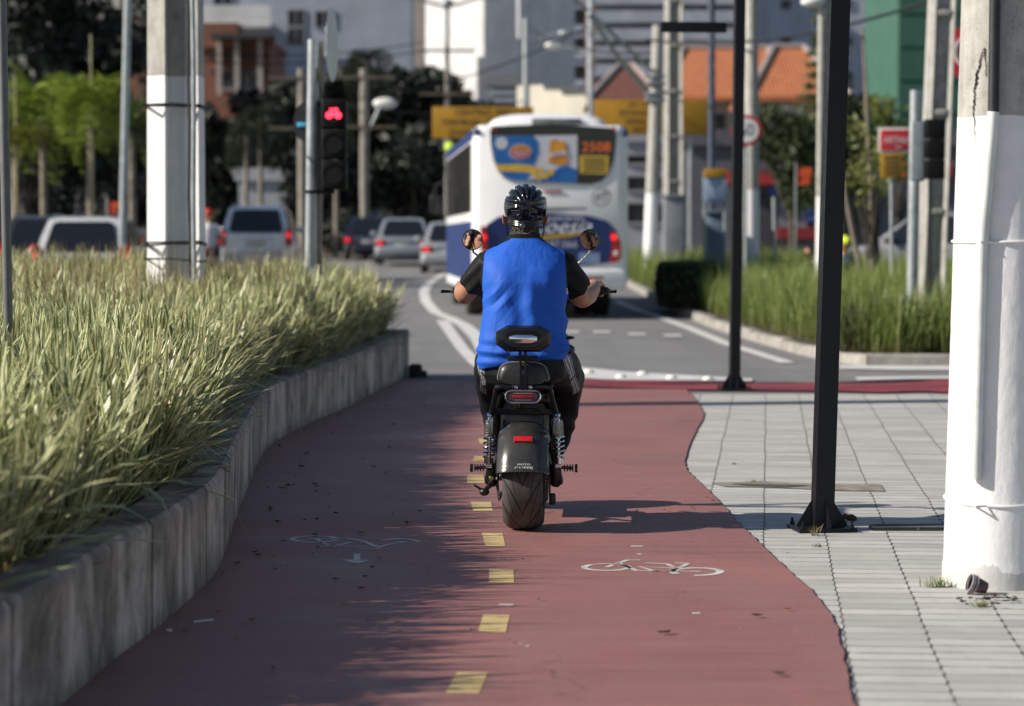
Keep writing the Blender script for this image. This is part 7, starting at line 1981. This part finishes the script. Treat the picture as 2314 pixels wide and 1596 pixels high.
# ============================================================ TREES
def foliage_mat(name, c0, c1, transl=.25):
    k = NT(name); a = k.n('ShaderNodeAttribute', attribute_name='rnd')
    c_ = k.ramp(a.outputs['Fac'], [(0, c0), (1, c1)]); k.color(c_); k.rough(.55)
    tr = k.n('ShaderNodeBsdfTranslucent'); k.l(c_, tr.inputs['Color']); mx = k.n('ShaderNodeMixShader'); mx.inputs[0].default_value = transl
    k.l(k.b.outputs[0], mx.inputs[1]); k.l(tr.outputs[0], mx.inputs[2]); k.l(mx.outputs[0], k.out.inputs[0]); return k.m
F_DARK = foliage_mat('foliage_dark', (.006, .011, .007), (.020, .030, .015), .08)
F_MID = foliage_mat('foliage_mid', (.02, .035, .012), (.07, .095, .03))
F_PALM = foliage_mat('foliage_palm', (.09, .15, .015), (.34, .42, .06), .35)
F_YPALM = foliage_mat('foliage_yellow_palm', (.10, .11, .015), (.26, .26, .04), .3); F_MPALM = foliage_mat('foliage_mid_palm', (.03, .06, .012), (.12, .17, .03), .3)
F_DPALM = foliage_mat('foliage_dark_palm', (.012, .022, .012), (.04, .055, .022), .15)
F_YEL = foliage_mat('foliage_yellow', (.10, .13, .03), (.26, .27, .07), .35)
M_BARK = mat('bark', (.10, .085, .07), .9, var=.3, scale=4, bump=.6, bscale=12); M_PBARK = mat('palm_bark', (.30, .26, .21), .9, var=.25, scale=3, bump=.4, bscale=10)
def leaf_cloud(name, centers, radii, n, size, m, parent, seed):
    r = np.random.default_rng(seed); C_ = np.array(centers); Rr = np.array(radii)
    wgt = Rr[:, 0] * Rr[:, 1] * Rr[:, 2]; idx = r.choice(len(C_), n, p=wgt / wgt.sum())
    d = r.normal(size=(n, 3)); d /= np.linalg.norm(d, axis=1)[:, None]; rad = r.random(n) ** .38
    p = C_[idx] + d * rad[:, None] * Rr[idx]
    a = r.normal(size=(n, 3)); a /= np.linalg.norm(a, axis=1)[:, None]; b_ = np.cross(a, r.normal(size=(n, 3))); b_ /= np.linalg.norm(b_, axis=1)[:, None]
    s = size * r.uniform(.5, 1.3, n)[:, None]
    v = np.stack([p - a * s, p + b_ * s * .42 - a * s * .1, p + a * s, p - b_ * s * .42 + a * s * .1], 1).reshape(-1, 3).astype(np.float32)
    me = bpy.data.meshes.new(name); me.vertices.add(4 * n); me.vertices.foreach_set('co', v.ravel()); me.loops.add(4 * n); me.loops.foreach_set('vertex_index', np.arange(4 * n, dtype=np.int32)); me.polygons.add(n); me.polygons.foreach_set('loop_start', np.arange(0, 4 * n, 4, dtype=np.int32)); me.update(calc_edges=True)
    me.attributes.new('rnd', 'FLOAT', 'POINT').data.foreach_set('value', np.repeat(r.random(n), 4).astype(np.float32)); me.materials.append(m)
    return link_mesh(name, me, parent)
def tree(label, u, Y, H, cr, n=2600, m=None, seed=1, size=.30, trunk_r=.22, low=.30, group='trees behind the traffic', squash=.8, cat='tree'):
    ra = random.Random(seed); t = thing('tree', label, cat, (X(u, Y), Y, rise(Y) * .9), 0, group)
    cs, rs = [], []
    nb = 9
    mb = MB(); top = Vector((ra.uniform(-.3, .3), 0, H * .62)); mb.tube([(0, 0, -.2), (ra.uniform(-.15, .15), 0, H * .25), top], [trunk_r, trunk_r * .75, trunk_r * .45], 10)
    for i in range(nb):
        a = ra.uniform(0, 2 * PI); rr = cr * ra.uniform(.25, .72); z = H * (low + (1 - low) * ra.uniform(.12, .86)); c_ = Vector((rr * math.cos(a), rr * math.sin(a), z)); cs.append(c_)
        s_ = cr * ra.uniform(.34, .52); rs.append((s_, s_, s_ * squash))
        mb.tube([(0, 0, H * ra.uniform(.2, .4)), c_ * .5 + Vector((0, 0, H * .15)), c_], [trunk_r * .4, trunk_r * .25, trunk_r * .08], 6)
    mb.build('trunk', M_BARK, t)
    cs.append(Vector((0, 0, H * .72))); rs.append((cr * .6, cr * .6, H * .2))
    leaf_cloud('crown', cs, rs, n, size, m or F_DARK, t, seed)
    return t
def palm(label, u, Y, hz, L_, nf=15, m=None, seed=1, tr=.09, group=None, droop=2.9, stake=False, t0=.6, kink=2.3, lfl=.17):
    ra = random.Random(seed); t = thing('palm_tree', label, 'palm tree', (X(u, Y), Y, rise(Y) * .9), 0, group)
    mb = MB(); mb.tube([(0, 0, -.2), (ra.uniform(-.06, .06), 0, hz * .5), (0, 0, hz)], [tr * 1.15, tr, tr * .8], 12)
    tk = mb.build('trunk', M_PBARK, t)
    r = np.random.default_rng(seed); B, LL, T0, T1, AZ, WW = [], [], [], [], [], []
    mb = MB()
    for f in range(nf):
        az = 2 * PI * f / nf + ra.uniform(-.2, .2); th = ra.uniform(.03, t0); p = Vector((0, 0, hz)); l = L_ * ra.uniform(.7, 1.08); kk_ = kink * ra.uniform(.75, 1.5); spine = [p.copy()]; nseg = 14
        for i in range(nseg):
            th2 = min(3.0, th + droop * min(1.0, (i / nseg) * kk_) ** 1.1); p = p + Vector((math.sin(th2) * math.cos(az), math.sin(th2) * math.sin(az), math.cos(th2))) * l / nseg; spine.append(p.copy())
        mb.tube(spine, [.018 * (1 - .06 * i) for i in range(nseg + 1)], 5)
        for i in range(2, nseg):
            for k_ in range(3):
                for s_ in (-1, 1):
                    q = spine[i].lerp(spine[i + 1], k_ / 4); B.append(q); LL.append(lfl * 2 * math.sin(PI * (.12 + .85 * i / nseg)) + .05); T0.append(ra.uniform(.9, 1.4)); T1.append(ra.uniform(.7, 1.3)); AZ.append(az + s_ * ra.uniform(.9, 1.35)); WW.append(.018 * L_)
    fo = mb.build('fronds', m or F_PALM, t)
    lf = blades('leaflets', np.array([tuple(b_) for b_ in B]), np.array(LL), np.array(T0), np.array(T1), np.array(AZ), np.array(WW), m or F_PALM, rows=4, seed=seed, tilt=.8); lf.parent = fo
    if stake: mb = MB(); mb.tube([(.04, -.12, 0), (.02, -.12, hz + 1.6)], .022, 6); mb.build('stake', mat('bamboo', (.40, .36, .20), .7, var=.1), t)
    return t
# big dark trees, upper left and along the centre
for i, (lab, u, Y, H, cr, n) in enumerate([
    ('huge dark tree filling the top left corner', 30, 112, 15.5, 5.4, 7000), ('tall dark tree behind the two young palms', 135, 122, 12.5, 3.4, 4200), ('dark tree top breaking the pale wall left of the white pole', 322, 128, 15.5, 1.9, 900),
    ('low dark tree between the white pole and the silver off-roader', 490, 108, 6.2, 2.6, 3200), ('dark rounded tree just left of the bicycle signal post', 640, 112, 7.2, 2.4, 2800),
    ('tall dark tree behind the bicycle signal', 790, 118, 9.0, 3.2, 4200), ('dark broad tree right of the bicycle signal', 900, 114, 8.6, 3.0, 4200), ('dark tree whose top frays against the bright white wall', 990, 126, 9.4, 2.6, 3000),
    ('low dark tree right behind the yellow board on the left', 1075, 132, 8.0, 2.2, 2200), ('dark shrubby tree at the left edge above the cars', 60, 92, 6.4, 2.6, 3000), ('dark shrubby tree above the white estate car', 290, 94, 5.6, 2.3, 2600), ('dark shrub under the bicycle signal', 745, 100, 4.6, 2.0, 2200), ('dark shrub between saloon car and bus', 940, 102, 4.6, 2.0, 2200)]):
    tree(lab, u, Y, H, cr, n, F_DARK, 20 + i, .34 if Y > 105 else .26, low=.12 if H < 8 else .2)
tree('shaded tree with orange blooms between far black post and thin pole', 1790, 72, 4.7, 1.5, 1700, F_MID, 51, .16, .12, group=None)
tree('dark bushy tree above the shop behind the near black post', 1900, 76, 5.2, 1.6, 1900, F_MID, 52, .17, .12, group=None)
mb = MB(); 
t = tree('thin twin-stemmed young tree with sparse yellow green leaves', 1968, 44, 3.4, .75, 420, F_YEL, 53, .075, .05, low=.60, group=None)
mb = MB(); mb.tube([(-.05, -.02, -.1), (-.22, 0, 1.0), (-.42, 0, 2.0), (-.5, 0, 2.6)], [.05, .045, .035, .02], 8); mb.tube([(.0, -.02, -.1), (.03, 0, 1.5), (-.06, 0, 3.0), (-.16, 0, 4.8)], [.05, .045, .035, .02], 8); mb.build('stem', mat('stem_grey', (.25, .21, .17), .85, var=.2), t)
tree('yellow green tree in front of the green building', 2030, 66, 4.8, 1.1, 800, F_YEL, 54, .12, .07, low=.45, group=None)
# tiered conifer
t = thing('conifer', 'tiered conifer rising behind the near black post', 'tree', (X(1868, 74), 74, 0))
mb = MB(); mb.tube([(0, 0, 0), (0, 0, 8.6)], [.14, .03], 10); mb.build('trunk', M_BARK, t)
cs, rs = [], []; ra = random.Random(8)
for i in range(16):
    z = 4.0 + i * .30; L2 = .92 * (1 - (i / 19)) + .1
    for q in range(7): a = 2 * PI * q / 7 + i * .5; cs.append((L2 * .62 * math.cos(a), L2 * .62 * math.sin(a), z + .08)); rs.append((L2 * .40, L2 * .40, .07))
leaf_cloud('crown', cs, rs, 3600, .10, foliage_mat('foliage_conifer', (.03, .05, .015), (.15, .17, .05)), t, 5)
# palms
palm('small yellowish palm with a stake at the far left edge, behind the leaning post', 38, 62, 3.35, 1.2, 16, F_YPALM, 3, stake=True, kink=1.0, t0=1.3, droop=2.6, lfl=.2)
palm('broad bright green palm with arching crown, widest of the row at the left', 98, 65, 4.1, 2.5, 30, F_PALM, 6, kink=1.1, t0=1.45, droop=2.6, lfl=.30)
palm('narrow green palm with a tall bamboo stake, left of the pale lamp post', 209, 62, 4.3, 1.8, 24, F_PALM, 4, stake=True, kink=1.3, t0=1.3, droop=2.8, lfl=.28)
palm('darker green palm spreading behind the pale lamp post', 300, 67, 3.75, 1.9, 24, F_MPALM, 5, kink=1.0, t0=1.3, droop=2.5, lfl=.22)
for i, (lab, u, Y, hz, L_) in enumerate([('dark palm above the terracotta building corner', 590, 100, 5.2, 2.8), ('tall dark palm rising above the trees right of the bicycle signal', 830, 112, 8.0, 3.0), ('dark palm low behind the silver off-roader', 560, 92, 4.3, 2.4), ('dark palm left of the utility pole with the lamp', 760, 96, 5.0, 2.4)]):
    palm(lab, u, Y, hz, L_, 14, F_DPALM, 30 + i)
